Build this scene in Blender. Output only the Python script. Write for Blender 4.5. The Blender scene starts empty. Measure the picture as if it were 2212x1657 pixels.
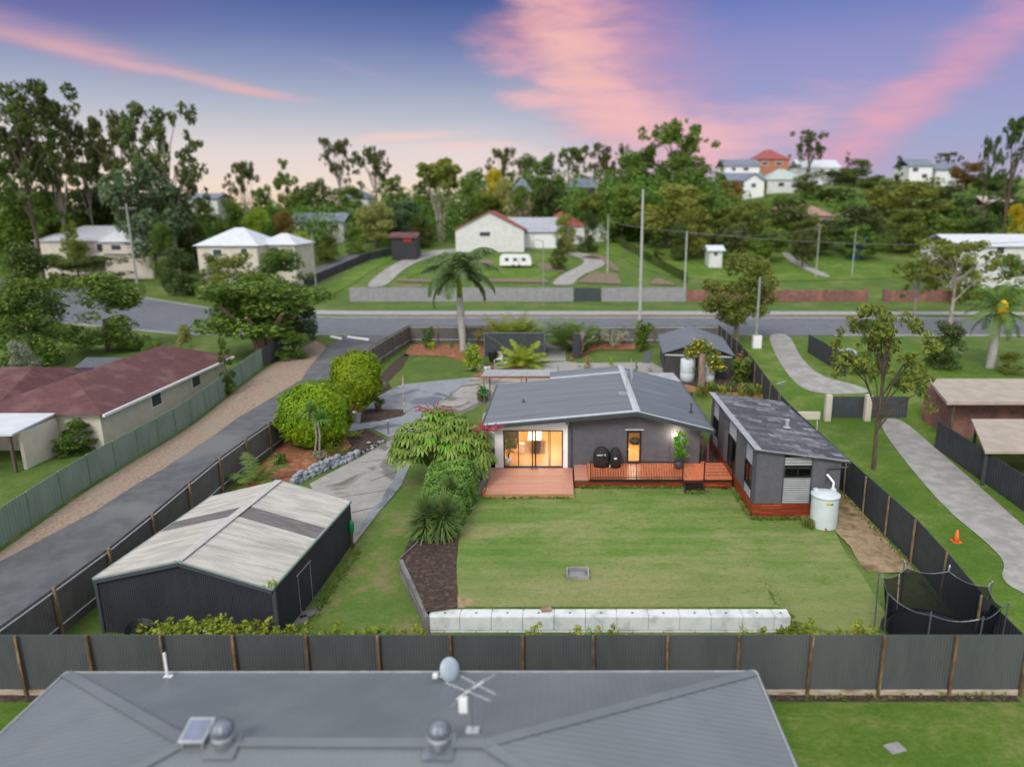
import bpy, bmesh, math, random
import numpy as np
from mathutils import Vector, Matrix
R = math.radians
scene = bpy.context.scene
COL = scene.collection

# ------------------------------------------------------------------ camera
CAMH, PITCH = 15.7, R(13.67)
cam_d = bpy.data.cameras.new("camera")
cam = bpy.data.objects.new("camera", cam_d)
COL.objects.link(cam)
cam.location = (0, 0, CAMH)
cam.rotation_euler = (R(90) - PITCH, 0, 0)
cam_d.sensor_fit = 'HORIZONTAL'
cam_d.sensor_width = 36.0
cam_d.lens = 36.0 * 1550 / 2212
cam_d.shift_x = (1106 - 1215) / 2212
cam_d.clip_start, cam_d.clip_end = 0.5, 8000
cam_d.dof.use_dof = True
cam_d.dof.focus_distance = 35.0
cam_d.dof.aperture_fstop = cam_d.lens / 1000 / 0.18      # a wide aperture: the far suburb falls soft
scene.camera = cam

def ray(u, v):
    x = (u - 1215) / 1550.0; y = (v - 828.5) / 1550.0
    return x, math.cos(PITCH) - y * math.sin(PITCH), -math.sin(PITCH) - y * math.cos(PITCH)

def lin(r, g, b):
    f = lambda c: (c / 255 / 12.92) if c / 255 <= .04045 else ((c / 255 + .055) / 1.055) ** 2.4
    return (f(r), f(g), f(b), 1.0)

# ------------------------------------------------------------------ world
class NT:
    def __init__(s, tree): s.t = tree; s.n = tree.nodes; s.l = tree.links
    def node(s, kind, **kw):
        n = s.n.new(kind)
        for k, v in kw.items():
            if k.startswith('i_'): s.put(n.inputs[k[2:].replace('_', ' ')], v)
            else: setattr(n, k, v)
        return n
    def put(s, sock, v):
        if isinstance(v, bpy.types.NodeSocket): s.l.new(v, sock)
        else: sock.default_value = v
    def m(s, op, a, b=0.0, c=0.0, clamp=False):
        n = s.n.new('ShaderNodeMath'); n.operation = op; n.use_clamp = clamp
        for k, v in enumerate((a, b, c)): s.put(n.inputs[k], v)
        return n.outputs[0]
    def rng(s, v, a, b, c=0.0, d=1.0, smooth=True):
        n = s.n.new('ShaderNodeMapRange'); n.clamp = True
        n.interpolation_type = 'SMOOTHSTEP' if smooth else 'LINEAR'
        for k, x in zip(('Value', 'From Min', 'From Max', 'To Min', 'To Max'), (v, a, b, c, d)): s.put(n.inputs[k], x)
        return n.outputs[0]
    def mix(s, f, a, b, mode='MIX'):
        n = s.n.new('ShaderNodeMix'); n.data_type = 'RGBA'; n.blend_type = mode
        s.put(n.inputs[0], f); s.put(n.inputs[6], a); s.put(n.inputs[7], b)
        return n.outputs[2]
    def ramp(s, f, stops, interp='LINEAR'):
        n = s.n.new('ShaderNodeValToRGB'); n.color_ramp.interpolation = interp
        e = n.color_ramp.elements
        while len(e) < len(stops): e.new(0.5)
        for k, (p, c) in enumerate(stops):
            e[k].position = p; e[k].color = c if len(c) == 4 else (*c, 1)
        s.put(n.inputs[0], f)
        return n.outputs[0]
    def noise(s, vec, scale, detail=3, rough=.55, dist=0.0):
        n = s.n.new('ShaderNodeTexNoise')
        s.put(n.inputs['Vector'], vec); n.inputs['Scale'].default_value = scale
        n.inputs['Detail'].default_value = detail; n.inputs['Roughness'].default_value = rough
        n.inputs['Distortion'].default_value = dist
        return n.outputs[0]
    def xyz(s, v):
        n = s.n.new('ShaderNodeSeparateXYZ'); s.put(n.inputs[0], v); return n.outputs
    def comb(s, x, y, z=0.0):
        n = s.n.new('ShaderNodeCombineXYZ')
        for k, q in enumerate((x, y, z)): s.put(n.inputs[k], q)
        return n.outputs[0]
    def scalev(s, v, k):
        n = s.n.new('ShaderNodeMapping'); s.put(n.inputs[0], v); n.inputs['Scale'].default_value = k
        return n.outputs[0]

def azel(u, v):
    x, y, z = ray(u, v)
    return math.atan2(x, y), math.atan2(z, math.hypot(x, y))

world = bpy.data.worlds.new("World"); scene.world = world; world.use_nodes = True
w = NT(world.node_tree); w.n.clear()
dirv = w.node('ShaderNodeTexCoord').outputs['Generated']
dx, dy, dz = w.xyz(dirv)
az = w.m('ARCTAN2', dx, dy)
el = w.m('ARCTAN2', dz, w.m('SQRT', w.m('ADD', w.m('MULTIPLY', dx, dx), w.m('MULTIPLY', dy, dy))))
EL = lambda v: azel(1215, v)[1]
pos = lambda v: min(1, max(0, EL(v) / .30))
eln = w.m('DIVIDE', el, .30, clamp=True)
left = w.ramp(eln, [(pos(450), lin(244, 208, 176)), (pos(400), lin(240, 220, 204)), (pos(330), lin(224, 214, 212)), (pos(255), lin(182, 188, 204)),
                    (pos(170), lin(142, 154, 190)), (pos(90), lin(102, 120, 174)), (pos(0), lin(60, 88, 154)), (1, lin(58, 84, 150))])
right = w.ramp(eln, [(pos(450), lin(186, 172, 196)), (pos(380), lin(176, 168, 198)), (pos(300), lin(156, 164, 204)), (pos(220), lin(152, 154, 202)),
                     (pos(120), lin(140, 142, 198)), (pos(40), lin(112, 126, 192)), (pos(0), lin(98, 116, 188)), (1, lin(90, 104, 176))])
nz = w.noise(w.comb(w.m('MULTIPLY', az, 5.0), w.m('MULTIPLY', el, 17.0), 0.0), 1.0, 5, .6, .4)
nz2 = w.noise(w.comb(w.m('MULTIPLY', az, 14.0), w.m('MULTIPLY', el, 60.0), 3.0), 1.0, 4, .6)
nzc = w.m('ADD', w.m('MULTIPLY', w.m('SUBTRACT', nz, .5), 1.0), w.m('MULTIPLY', w.m('SUBTRACT', nz2, .5), 1.05))
sky = w.mix(w.rng(w.m('ADD', az, w.m('MULTIPLY', nzc, .10)), azel(980, 200)[0], azel(1640, 200)[0]), left, right)
# purple cast high on the far left
sky = w.mix(w.m('MULTIPLY', w.rng(az, azel(560, 0)[0], azel(60, 0)[0]), w.rng(el, EL(190), EL(20))), sky, lin(104, 98, 166))

nz3 = w.noise(w.comb(w.m('ADD', w.m('MULTIPLY', az, 9.0), w.m('MULTIPLY', el, 6.0)), w.m('MULTIPLY', el, 42.0), 7.0), 1.0, 5, .65, .5)
wisp = w.rng(nz3, .30, .62, .55, 1.0)
def cloud(sky, u0, v0, u1, v1, hl, hw, col, alpha, soft=1.0, rough=1.0):
    """one lit cloud bank: a long soft ellipse in azimuth and elevation, frayed by noise"""
    a0, e0 = azel(u0, v0); a1, e1 = azel(u1, v1)
    ca, ce = (a0 + a1) / 2, (e0 + e1) / 2; th = math.atan2(e1 - e0, a1 - a0)
    A = w.m('SUBTRACT', az, ca); B = w.m('SUBTRACT', el, ce)
    p = w.m('ADD', w.m('MULTIPLY', A, math.cos(th) / (hl / 1550)), w.m('MULTIPLY', B, math.sin(th) / (hl / 1550)))
    q = w.m('ADD', w.m('MULTIPLY', A, -math.sin(th) / (hw / 1550)), w.m('MULTIPLY', B, math.cos(th) / (hw / 1550)))
    d = w.m('SQRT', w.m('ADD', w.m('MULTIPLY', p, p), w.m('MULTIPLY', q, q)))
    d = w.m('ADD', d, w.m('MULTIPLY', nzc, 1.3 * rough))
    f = w.m('MULTIPLY', w.m('MULTIPLY', w.rng(d, 1.4, 1.4 - 1.4 * soft), alpha), wisp)
    return w.mix(f, sky, col)

sky = cloud(sky, 1290, -60, 1480, 300, 300, 140, lin(204, 146, 186), .5, 1.0, .7)
sky = cloud(sky, 1500, 310, 1760, 255, 250, 60, lin(232, 176, 194), .75, 1.0, .9)
sky = cloud(sky, 1830, 330, 2230, 20, 330, 58, lin(212, 154, 188), .8, 1.0, .9)
sky = cloud(sky, 1800, 330, 1990, 215, 150, 48, lin(228, 164, 184), .75, 1.0, .6)
sky = cloud(sky, 1200, -30, 1330, 270, 250, 112, lin(238, 172, 178), .95, 1.0, .75)
sky = cloud(sky, 1060, 78, 1250, 50, 120, 56, lin(234, 158, 170), .8, 1.0, .9)
sky = cloud(sky, 1060, 130, 1220, 140, 110, 32, lin(222, 160, 182), .6, 1.0, .9)
sky = cloud(sky, 1190, 190, 1560, 330, 260, 66, lin(240, 182, 186), .95, 1.0, .8)
sky = cloud(sky, 1180, 60, 1290, 200, 150, 62, lin(240, 184, 178), .85, 1.0, .8)
sky = cloud(sky, 1100, 225, 1190, 215, 70, 22, lin(238, 184, 186), .7, .9, 1.1)
sky = cloud(sky, -60, 40, 300, 138, 210, 30, lin(196, 154, 184), .6, 1.0, .6)
sky = cloud(sky, -20, 66, 360, 152, 240, 15, lin(224, 166, 174), .7, 1.0, .6)
sky = cloud(sky, 260, 136, 560, 196, 200, 9, lin(228, 182, 182), .65, 1.0, .5)
sky = cloud(sky, 480, 190, 620, 213, 90, 8, lin(234, 176, 178), .7, 1.0, .5)
sky = cloud(sky, 700, 130, 850, 178, 90, 10, lin(172, 160, 198), .35, 1.0, .5)
sky = cloud(sky, 790, 300, 950, 292, 120, 9, lin(246, 206, 196), .7, 1.0, .7)
sky = cloud(sky, 960, 318, 1080, 312, 110, 10, lin(246, 202, 198), .7, 1.0, .7)
sky = cloud(sky, 600, 345, 1250, 335, 420, 26, lin(240, 212, 210), .5, 1.0, .7)
SUN_EL, SUN_ROT = R(42), R(200)
nish = w.node('ShaderNodeTexSky', sky_type='NISHITA'); nish.sun_disc = False
nish.sun_elevation = SUN_EL; nish.sun_rotation = SUN_ROT
hsv = w.node('ShaderNodeHueSaturation', i_Saturation=.93, i_Value=1.0, i_Color=sky); sky = hsv.outputs[0]
# above and behind the view, unseen pale sky added to light the ground neutrally
high = w.m('MAXIMUM', w.rng(el, .27, .62), w.rng(dy, .25, -.35))
sky = w.mix(high, sky, (.84, .83, .82, 1))
sky = w.mix(w.rng(el, -.02, -.08), sky, (.10, .12, .08, 1))
bg1 = w.node('ShaderNodeBackground', i_Color=sky, i_Strength=1.0)
bg2 = w.node('ShaderNodeBackground', i_Color=nish.outputs[0], i_Strength=0.0)
SKY_BG, SKY_NISH = bg1, bg2
bg2.inputs['Strength'].default_value = 0.05
hi_n = w.m('MULTIPLY', high, .05); w.put(bg2.inputs['Strength'], hi_n)
add = w.node('ShaderNodeAddShader'); w.l.new(bg1.outputs[0], add.inputs[0]); w.l.new(bg2.outputs[0], add.inputs[1])
wo = w.node('ShaderNodeOutputWorld'); w.l.new(add.outputs[0], wo.inputs[0])

# ------------------------------------------------------------------ soft key light from behind the camera
sun_d = bpy.data.lights.new("sun", 'SUN'); sun_d.energy = 2.2; sun_d.angle = R(22); sun_d.color = (1, .96, .9)
sun = bpy.data.objects.new("sun", sun_d); COL.objects.link(sun)
sun.rotation_euler = (R(90) - SUN_EL, 0, -R(20))
scene.view_settings.view_transform = 'Standard'; scene.view_settings.look = 'None'
scene.view_settings.exposure = 0.0; scene.view_settings.gamma = 1.0
scene.cycles.use_denoising = True
scene.cycles.max_bounces = 6; scene.cycles.transparent_max_bounces = 12
scene.cycles.caustics_reflective = False; scene.cycles.caustics_refractive = False

# ------------------------------------------------------------------ terrain height
def ss(a, b, x):
    t = min(1.0, max(0.0, (x - a) / (b - a))); return t * t * (3 - 2 * t)
def g(x, y):
    yard = ss(26.02, 26.14, y); right_ = ss(23.0, 30.0, y); left_ = ss(27.0, 41.0, y)
    if x < -2: s = yard + (left_ - yard) * ss(-5.45, -6.1, x) if x > -6.6 else left_
    else: s = yard + (right_ - yard) * ss(8.75, 9.6, x)
    z = -.7 + .7 * s
    z += 1.2 * ss(48, 68, y)
    if y > 114:
        a = x / y
        c = 1 - ss(-.27, -.46, a)          # 0 on the far left, 1 elsewhere
        z += (.03 + .085 * c) * (min(y, 168) - 114) * ss(114, 124, y)
        if y > 168:
            r_ = ss(.10, .30, a)
            z += (.02 + .045 * c + .135 * r_) * (min(y, 262) - 168)
            z -= .03 * max(0, min(y, 700) - 275)
    return z

def at(u, v, z=None):
    """the world point a picture position looks at, on height z or on the ground"""
    x, y, k = ray(u, v)
    if z is not None:
        t = (z - CAMH) / k; return Vector((x * t, y * t, z))
    t = 8.0; st = .4
    while t < 900:
        if CAMH + k * t <= g(x * t, y * t): break
        t += st; st = max(.4, t * .01)
    a, b = t - st, t
    for _ in range(18):
        m = (a + b) / 2
        if CAMH + k * m <= g(x * m, y * m): b = m
        else: a = m
    return Vector((x * b, y * b, g(x * b, y * b)))
def aty(u, v, Y):
    x, y, k = ray(u, v); t = Y / y; return Vector((x * t, Y, CAMH + k * t))
def pxm(Y):                       # metres per picture unit across, at distance Y
    return Y * 1.02 / 1550
# ------------------------------------------------------------------ materials
def new_mat(name):
    m = bpy.data.materials.new(name); m.use_nodes = True
    t = NT(m.node_tree); t.n.clear()
    o = t.node('ShaderNodeOutputMaterial')
    return m, t, o
def wpos(t): return t.node('ShaderNodeNewGeometry').outputs['Position']

def mat(name, c1, c2=None, scale=3.0, rough=.7, metal=0.0, bump=0.0, bscale=None, stretch=(1, 1, 1), detail=4, c3=None, s3=.4, spec=.4, lo=.35, hi=.65):
    """painted or weathered surface: two tones mixed by noise, a third in large stains, fine bump"""
    m, t, o = new_mat(name)
    p = t.scalev(wpos(t), stretch)
    col = c1 if len(c1) == 4 else (*c1, 1)
    b = t.node('ShaderNodeBsdfPrincipled', i_Roughness=rough, i_Metallic=metal)
    b.inputs['Specular IOR Level'].default_value = spec
    if c2 is not None:
        f = t.rng(t.noise(p, scale, detail), lo, hi)
        col = t.mix(f, col, c2 if len(c2) == 4 else (*c2, 1))
        if c3 is not None:
            col = t.mix(t.rng(t.noise(p, s3, 3), .5, .68), col, c3 if len(c3) == 4 else (*c3, 1))
    t.put(b.inputs['Base Color'], col)
    if bump:
        bn = t.node('ShaderNodeBump', i_Strength=bump, i_Distance=.03)
        t.l.new(t.noise(p, bscale or scale * 4, 4), bn.inputs['Height'])
        t.l.new(bn.outputs[0], b.inputs['Normal'])
    t.l.new(b.outputs[0], o.inputs[0])
    return m

def leaf_mat(name, c1, c2, scale=.9, trans=.35, rough=.55, var=.25):
    m, t, o = new_mat(name)
    p = wpos(t)
    f = t.rng(t.noise(p, scale, 4, .65), .32, .68)
    col = t.mix(f, (*c1, 1), (*c2, 1))
    fl = t.rng(t.noise(p, scale * 9, 2, .7), .3, .7)
    col = t.mix(t.m('MULTIPLY', fl, .55), col, t.mix(.45, col, (.32, .37, .06, 1)))
    rnd = t.node('ShaderNodeObjectInfo').outputs['Random']
    hs = t.node('ShaderNodeHueSaturation')
    t.put(hs.inputs['Hue'], t.rng(rnd, 0, 1, .5 - .03 * var * 4, .5 + .02 * var * 4, False))
    t.put(hs.inputs['Value'], t.rng(t.m('FRACT', t.m('MULTIPLY', rnd, 7.31)), 0, 1, 1 - var, 1 + var, False))
    t.put(hs.inputs['Color'], col)
    b = t.node('ShaderNodeBsdfPrincipled', i_Roughness=rough); t.l.new(hs.outputs[0], b.inputs['Base Color'])
    b.inputs['Specular IOR Level'].default_value = .16
    tr = t.node('ShaderNodeBsdfTranslucent'); t.l.new(hs.outputs[0], tr.inputs[0])
    mx = t.node('ShaderNodeMixShader'); mx.inputs[0].default_value = trans
    t.l.new(b.outputs[0], mx.inputs[1]); t.l.new(tr.outputs[0], mx.inputs[2]); t.l.new(mx.outputs[0], o.inputs[0])
    return m

def plank_mat(name, tones, board, length, axis='xz', rough=.5, gap=.004, bump=.4):
    """timber boards: brick pattern with long thin boards, each its own tone"""
    m, t, o = new_mat(name)
    x, y, z = t.xyz(wpos(t))
    if axis == 'xz': v = t.comb(t.m('ADD', x, y), z)           # upright faces
    elif axis == 'xy': v = t.comb(x, y)                        # boards running along x
    else: v = t.comb(y, x)                                     # boards running along y
    br = t.node('ShaderNodeTexBrick', offset=.37, i_Scale=1.0)
    t.put(br.inputs['Vector'], v)
    br.inputs['Brick Width'].default_value = length; br.inputs['Row Height'].default_value = board
    br.inputs['Mortar Size'].default_value = gap; br.inputs['Mortar Smooth'].default_value = .1; br.inputs['Bias'].default_value = 0
    br.inputs['Color1'].default_value = (0, 0, 0, 1); br.inputs['Color2'].default_value = (1, 1, 1, 1); br.inputs['Mortar'].default_value = (.5, .5, .5, 1)
    col = t.ramp(br.outputs['Color'], [(k / (len(tones) - 1), c) for k, c in enumerate(tones)])
    gr = t.noise(t.comb(t.m('MULTIPLY', t.xyz(v)[0], 1.2), t.m('MULTIPLY', t.xyz(v)[1], 40.0)), 1.5, 4)
    col = t.mix(t.rng(gr, .3, .7, 0, .5), col, t.mix(.5, col, (.02, .01, .006, 1)))
    col = t.mix(t.m('MULTIPLY', br.outputs['Fac'], .8), col, (.02, .012, .008, 1))
    b = t.node('ShaderNodeBsdfPrincipled', i_Roughness=rough); t.put(b.inputs['Base Color'], col)
    bn = t.node('ShaderNodeBump', i_Strength=bump, i_Distance=.01); bn.invert = True
    t.l.new(br.outputs['Fac'], bn.inputs['Height']); t.l.new(bn.outputs[0], b.inputs['Normal'])
    t.l.new(b.outputs[0], o.inputs[0])
    return m

def glass_mat(name, tint=(1, 1, 1), refl=.08):
    m, t, o = new_mat(name)
    tr = t.node('ShaderNodeBsdfTransparent'); tr.inputs[0].default_value = (*tint, 1)
    gl = t.node('ShaderNodeBsdfGlossy', i_Roughness=.02)
    mx = t.node('ShaderNodeMixShader')
    fr = t.node('ShaderNodeFresnel'); fr.inputs[0].default_value = 1.45
    t.put(mx.inputs[0], t.m('MINIMUM', t.m('MULTIPLY', fr.outputs[0], refl / .04), .2))
    t.l.new(tr.outputs[0], mx.inputs[1]); t.l.new(gl.outputs[0], mx.inputs[2]); t.l.new(mx.outputs[0], o.inputs[0])
    return m

def glow_mat(name, col, k):
    m, t, o = new_mat(name)
    e = t.node('ShaderNodeEmission', i_Strength=k); e.inputs[0].default_value = (*col, 1)
    t.l.new(e.outputs[0], o.inputs[0]); return m

def grass_mat(name, a, b_, dry, streak=False, dryness=.55):
    m, t, o = new_mat(name)
    p = wpos(t)
    fine = t.noise(t.scalev(p, (.7, 1.3, 1)), 6.0, 6, .85)
    big = t.noise(t.scalev(p, (.5, 1.0, 1)) if streak else p, .22 if not streak else .28, 6, .75, .15)
    mid = t.noise(t.scalev(p, (.45, 2.2, 1)) if streak else p, 1.5, 6, .8)
    col = t.mix(t.rng(t.m('ADD', fine, t.m('MULTIPLY', t.m('SUBTRACT', big, .5), .8)), .3, .7), (*a, 1), (*b_, 1))
    d = t.m('ADD', t.m('MULTIPLY', big, .55), t.m('ADD', t.m('MULTIPLY', mid, .33), t.m('MULTIPLY', fine, .14)))
    col = t.mix(t.rng(d, dryness - .05, dryness + .1), col, (*dry, 1))
    if streak:
        yy = t.xyz(p)[1]; mow = t.rng(t.m('SINE', t.m('ADD', t.m('MULTIPLY', yy, 5.2), t.m('MULTIPLY', mid, 2.5))), -.2, .9); col = t.mix(t.m('MULTIPLY', mow, .22), col, (.30, .31, .13, 1)); col = t.mix(t.m('MULTIPLY', t.rng(t.m('ADD', yy, t.m('MULTIPLY', t.m('SUBTRACT', mid, .5), 14)), 31.5, 26.5), .5), col, (*dry, 1))
    sp = t.noise(t.scalev(p, (.35, 2.0, 1)), 7.0, 6, .85)
    col = t.mix(t.rng(sp, .42, .70, .0, .5), col, t.mix(.55, col, (.012, .03, .004, 1)))
    if streak:
        s2 = t.noise(t.scalev(p, (1.6, 6.0, 1)), 1.5, 5, .8)
        col = t.mix(t.rng(s2, .62, .76, 0, .8), col, (.42, .37, .25, 1))
    b = t.node('ShaderNodeBsdfPrincipled', i_Roughness=.85); t.put(b.inputs['Base Color'], col)
    b.inputs['Specular IOR Level'].default_value = .15
    bn = t.node('ShaderNodeBump', i_Strength=.7, i_Distance=.05)
    t.l.new(t.noise(p, 26.0, 4, .75), bn.inputs['Height']); t.l.new(bn.outputs[0], b.inputs['Normal'])
    t.l.new(b.outputs[0], o.inputs[0]); return m

def wet_mat(name, dry1, dry2, wet, amount=.5, scale=.35):
    """concrete or asphalt with darker wet areas that shine"""
    m, t, o = new_mat(name)
    p = wpos(t)
    f = t.rng(t.noise(p, scale, 5, .55, .8), amount, amount + .07)
    col = t.mix(t.rng(t.noise(p, 1.7, 5, .7), .35, .65), (*dry1, 1), (*dry2, 1))
    col = t.mix(t.rng(t.noise(p, 40, 2, .8), .35, .7, 0, .3), col, (*wet, 1))
    col = t.mix(t.m('MULTIPLY', f, .85), col, (*wet, 1))
    b = t.node('ShaderNodeBsdfPrincipled'); t.put(b.inputs['Base Color'], col)
    t.put(b.inputs['Roughness'], t.m('SUBTRACT', .82, t.m('MULTIPLY', f, .58)))
    bn = t.node('ShaderNodeBump', i_Strength=.25, i_Distance=.01)
    t.l.new(t.noise(p, 30.0, 4, .75), bn.inputs['Height']); t.l.new(bn.outputs[0], b.inputs['Normal'])
    t.l.new(b.outputs[0], o.inputs[0]); return m

M = {}
M['grass'] = grass_mat('grass', (.07, .125, .025), (.125, .19, .04), (.20, .20, .08), False, .55)
M['lawn'] = grass_mat('lawn', (.10, .195, .034), (.172, .275, .062), (.29, .285, .13), True, .52)
M['lush'] = grass_mat('lush_grass', (.068, .138, .018), (.125, .21, .03), (.21, .23, .075), False, .55)
M['rough_lawn'] = grass_mat('rough_lawn', (.085, .165, .03), (.15, .215, .05), (.25, .20, .11), False, .535)
M['conc'] = wet_mat('driveway_concrete', (.36, .35, .33), (.29, .28, .265), (.15, .135, .115), .53, .28)
M['slab'] = wet_mat('slab_concrete', (.27, .29, .325), (.215, .235, .27), (.10, .11, .13), .55, .35)
M['asphalt'] = mat('asphalt', (.115, .12, .13), (.085, .09, .1), 1.2, .75, bump=.3, bscale=40, c3=(.15, .152, .16), s3=.18)
M['street'] = mat('street_asphalt', (.145, .155, .175), (.115, .125, .145), 1.0, .65, bump=.2, bscale=30)
M['gravel'] = mat('gravel', (.36, .27, .21), (.22, .165, .125), 6, .95, bump=.8, bscale=30, c3=(.28, .23, .18))
M['path'] = mat('footpath', (.36, .36, .36), (.29, .29, .29), 2, .85)
M['oldconc'] = mat('old_concrete', (.35, .34, .325), (.26, .255, .24), 1.2, .85, bump=.2, c3=(.26, .25, .23))
M['dirt'] = mat('dirt', (.22, .165, .12), (.14, .105, .075), 3, .95, bump=.6, bscale=20)
M['mulch_o'] = mat('orange_mulch', (.34, .135, .062), (.16, .062, .032), 9, .95, bump=1.0, bscale=26, detail=6, c3=(.42, .20, .11), s3=3)
M['mulch_d'] = mat('dark_mulch', (.075, .048, .036), (.028, .019, .016), 10, .95, bump=1.0, bscale=26, detail=6, c3=(.11, .075, .056), s3=4)
M['jute'] = mat('jute_mat', (.36, .27, .165), (.24, .17, .095), 2.5, .95, bump=.8, bscale=14, c3=(.15, .105, .05), s3=.7, detail=7)
M['bluestone'] = mat('blue_gravel', (.13, .145, .17), (.06, .068, .08), 12, .9, bump=.8, bscale=30)
M['paving'] = mat('paving', (.30, .30, .29), (.20, .20, .19), 1.5, .85, bump=.3)
M['fence_g'] = mat('grey_sheet_fence', (.084, .094, .097), (.071, .080, .083), 2.0, .55, spec=.35, stretch=(1, 1, .3), c3=(.096, .106, .108), s3=.25)
M['fence_d'] = mat('charcoal_sheet_fence', (.052, .057, .064), (.042, .047, .053), 2.0, .55, spec=.3)
M['fence_b'] = mat('brown_grey_sheet_fence', (.135, .13, .125), (.112, .108, .104), 2.0, .55, spec=.3)
M['fence_green'] = mat('pale_green_sheet_fence', (.20, .275, .215), (.165, .235, .18), 1.5, .6, stretch=(1, 1, .3))
M['fence_far'] = mat('pale_grey_sheet_fence', (.30, .30, .315), (.26, .26, .275), 1.5, .6)
M['galv'] = mat('galvanised_rail', (.72, .74, .78), (.6, .62, .66), 4, .4, metal=.15)
M['post'] = mat('timber_post', (.19, .115, .06), (.085, .048, .026), 3.5, .85, bump=.5, stretch=(3, 3, .6), c3=(.30, .22, .13), s3=2.0)
M['post2'] = mat('weathered_post', (.27, .2, .12), (.15, .1, .055), 4, .85, bump=.5, stretch=(3, 3, .6))
M['plinth'] = mat('pale_timber_plinth', (.50, .42, .35), (.36, .29, .23), 2.5, .9, bump=.4, stretch=(.6, 1, 4), c3=(.22, .13, .07), s3=1.2)
M['pine'] = mat('treated_pine', (.42, .25, .11), (.33, .18, .075), 2, .8, bump=.3, stretch=(.5, .5, 5))
M['oldsleeper'] = mat('grey_sleeper', (.20, .185, .175), (.12, .11, .105), 2, .9, bump=.5, stretch=(.6, .6, 4), c3=(.26, .27, .29), s3=1)
M['block'] = mat('concrete_block', (.66, .69, .70), (.57, .60, .61), 2.2, .9, bump=.35, bscale=18, c3=(.47, .50, .50), s3=1.3, lo=.4, hi=.75)
M['hole'] = mat('block_socket', (.13, .12, .11), (.08, .075, .07), 6, .9)
M['roof_main'] = mat('grey_steel_roof', (.135, .152, .184), (.108, .123, .150), 1.6, .5, metal=.15, spec=.35, stretch=(.12, 3.0, 1), c3=(.155, .172, .20), s3=.8, detail=6)
M['zinc_d'] = mat('grey_corrugated_infill', (.36, .37, .375), (.31, .32, .325), 2, .5, metal=.2)
M['roof_cap'] = mat('pale_ridge_capping', (.56, .59, .63), (.48, .51, .55), 2, .4, metal=.2)
M['gutter'] = mat('dark_gutter', (.066, .076, .084), (.056, .065, .072), 2, .4)
M['render'] = mat('dark_grey_render', (.112, .110, .128), (.096, .095, .111), 2.5, .85, bump=.45, bscale=24)
M['white_board'] = mat('white_cladding', (.88, .88, .89), (.84, .84, .85), 3, .55)
M['black'] = mat('black_powdercoat', (.012, .012, .013), (.018, .018, .019), 6, .4)
M['deck_pale'] = plank_mat('pale_red_decking', [lin(204, 144, 122), lin(214, 156, 134), lin(196, 134, 112), lin(208, 150, 128)], .095, 3.0, 'xy', .6, .003)
M['deck_red'] = plank_mat('oiled_red_decking', [lin(230, 132, 90), lin(238, 142, 100), lin(222, 122, 82), lin(234, 138, 96)], .095, 3.0, 'yx', .32, .003)
M['skirt'] = plank_mat('red_timber_skirt', [lin(120, 44, 26), lin(158, 70, 40), lin(104, 34, 22), lin(178, 88, 52), lin(132, 50, 30), lin(146, 60, 34)], .075, 1.1, 'xz', .4, .0025)
M['floor'] = plank_mat('honey_timber_floor', [lin(206, 152, 92), lin(214, 160, 98), lin(198, 146, 88)], .14, 1.8, 'yx', .35, .001, .1)
M['wall_in'] = mat('cream_inner_wall', (.80, .74, .64), (.78, .72, .62), 2, .8)
M['glass'] = glass_mat('clear_glass', (1, 1, 1), .05)
M['glass_d'] = glass_mat('tinted_glass', (.5, .52, .55), .035)
M['white'] = mat('white_paint', (.80, .81, .82), (.74, .75, .76), 3, .5)
M['cream'] = mat('cream_paint', (.62, .56, .48), (.56, .50, .43), 1.2, .8)
M['offwhite'] = mat('offwhite_wall', (.66, .66, .65), (.58, .58, .57), 1.0, .8)
M['poly'] = mat('pale_grey_poly_tank', (.60, .67, .69), (.54, .61, .63), 2, .45, spec=.45)
M['shed_d'] = mat('charcoal_shed_wall', (.040, .043, .054), (.033, .036, .046), 2, .5, stretch=(1, 1, .25))
M['shed_b'] = mat('brown_black_shed_wall', (.062, .058, .056), (.05, .047, .046), 2, .55, stretch=(1, 1, .25))
M['shed_roof'] = mat('weathered_white_roof', (.48, .46, .43), (.37, .355, .33), 1.8, .7, stretch=(.25, 2.6, 1), c3=(.32, .305, .285), s3=1.2, detail=8)
M['shed_lite'] = mat('grey_roof_skylight', (.155, .145, .15), (.10, .094, .098), 3, .55, stretch=(.4, 3, 1))
M['sage'] = mat('sage_trim', (.26, .33, .30), (.22, .28, .26), 3, .5)
M['zinc'] = mat('zinc_sheet', (.52, .54, .56), (.42, .44, .46), 2, .4, metal=.4)
M['orange_t'] = mat('orange_stained_timber', (.34, .13, .045), (.25, .09, .03), 3, .6, stretch=(1, 1, 4))
M['cabroof'] = None
M['nroof'] = mat('neighbour_grey_roof', (.185, .205, .225), (.168, .188, .206), .6, .45, metal=.2, c3=(.205, .225, .245), s3=.25)
M['bark'] = mat('brown_bark', (.13, .095, .07), (.07, .05, .038), 4, .9, bump=.8, stretch=(2, 2, .4))
M['bark_p'] = mat('pale_bark', (.38, .33, .28), (.24, .20, .17), 2.5, .85, bump=.5, stretch=(2, 2, .5))
M['bark_pink'] = mat('pinkish_bark', (.33, .22, .17), (.2, .13, .1), 3, .85, bump=.5, stretch=(2, 2, .5))
M['palmtrunk'] = mat('pale_ringed_palm_trunk', (.43, .41, .39), (.32, .30, .28), 2, .85, bump=.4, stretch=(.6, .6, 5))
M['rock'] = mat('blue_grey_rock', (.30, .335, .38), (.19, .215, .25), 4, .85, bump=.6, c3=(.32, .34, .37), s3=2.2)
M['black_pot'] = mat('glossy_black_glaze', (.014, .014, .017), (.02, .02, .024), 5, .18)
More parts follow.
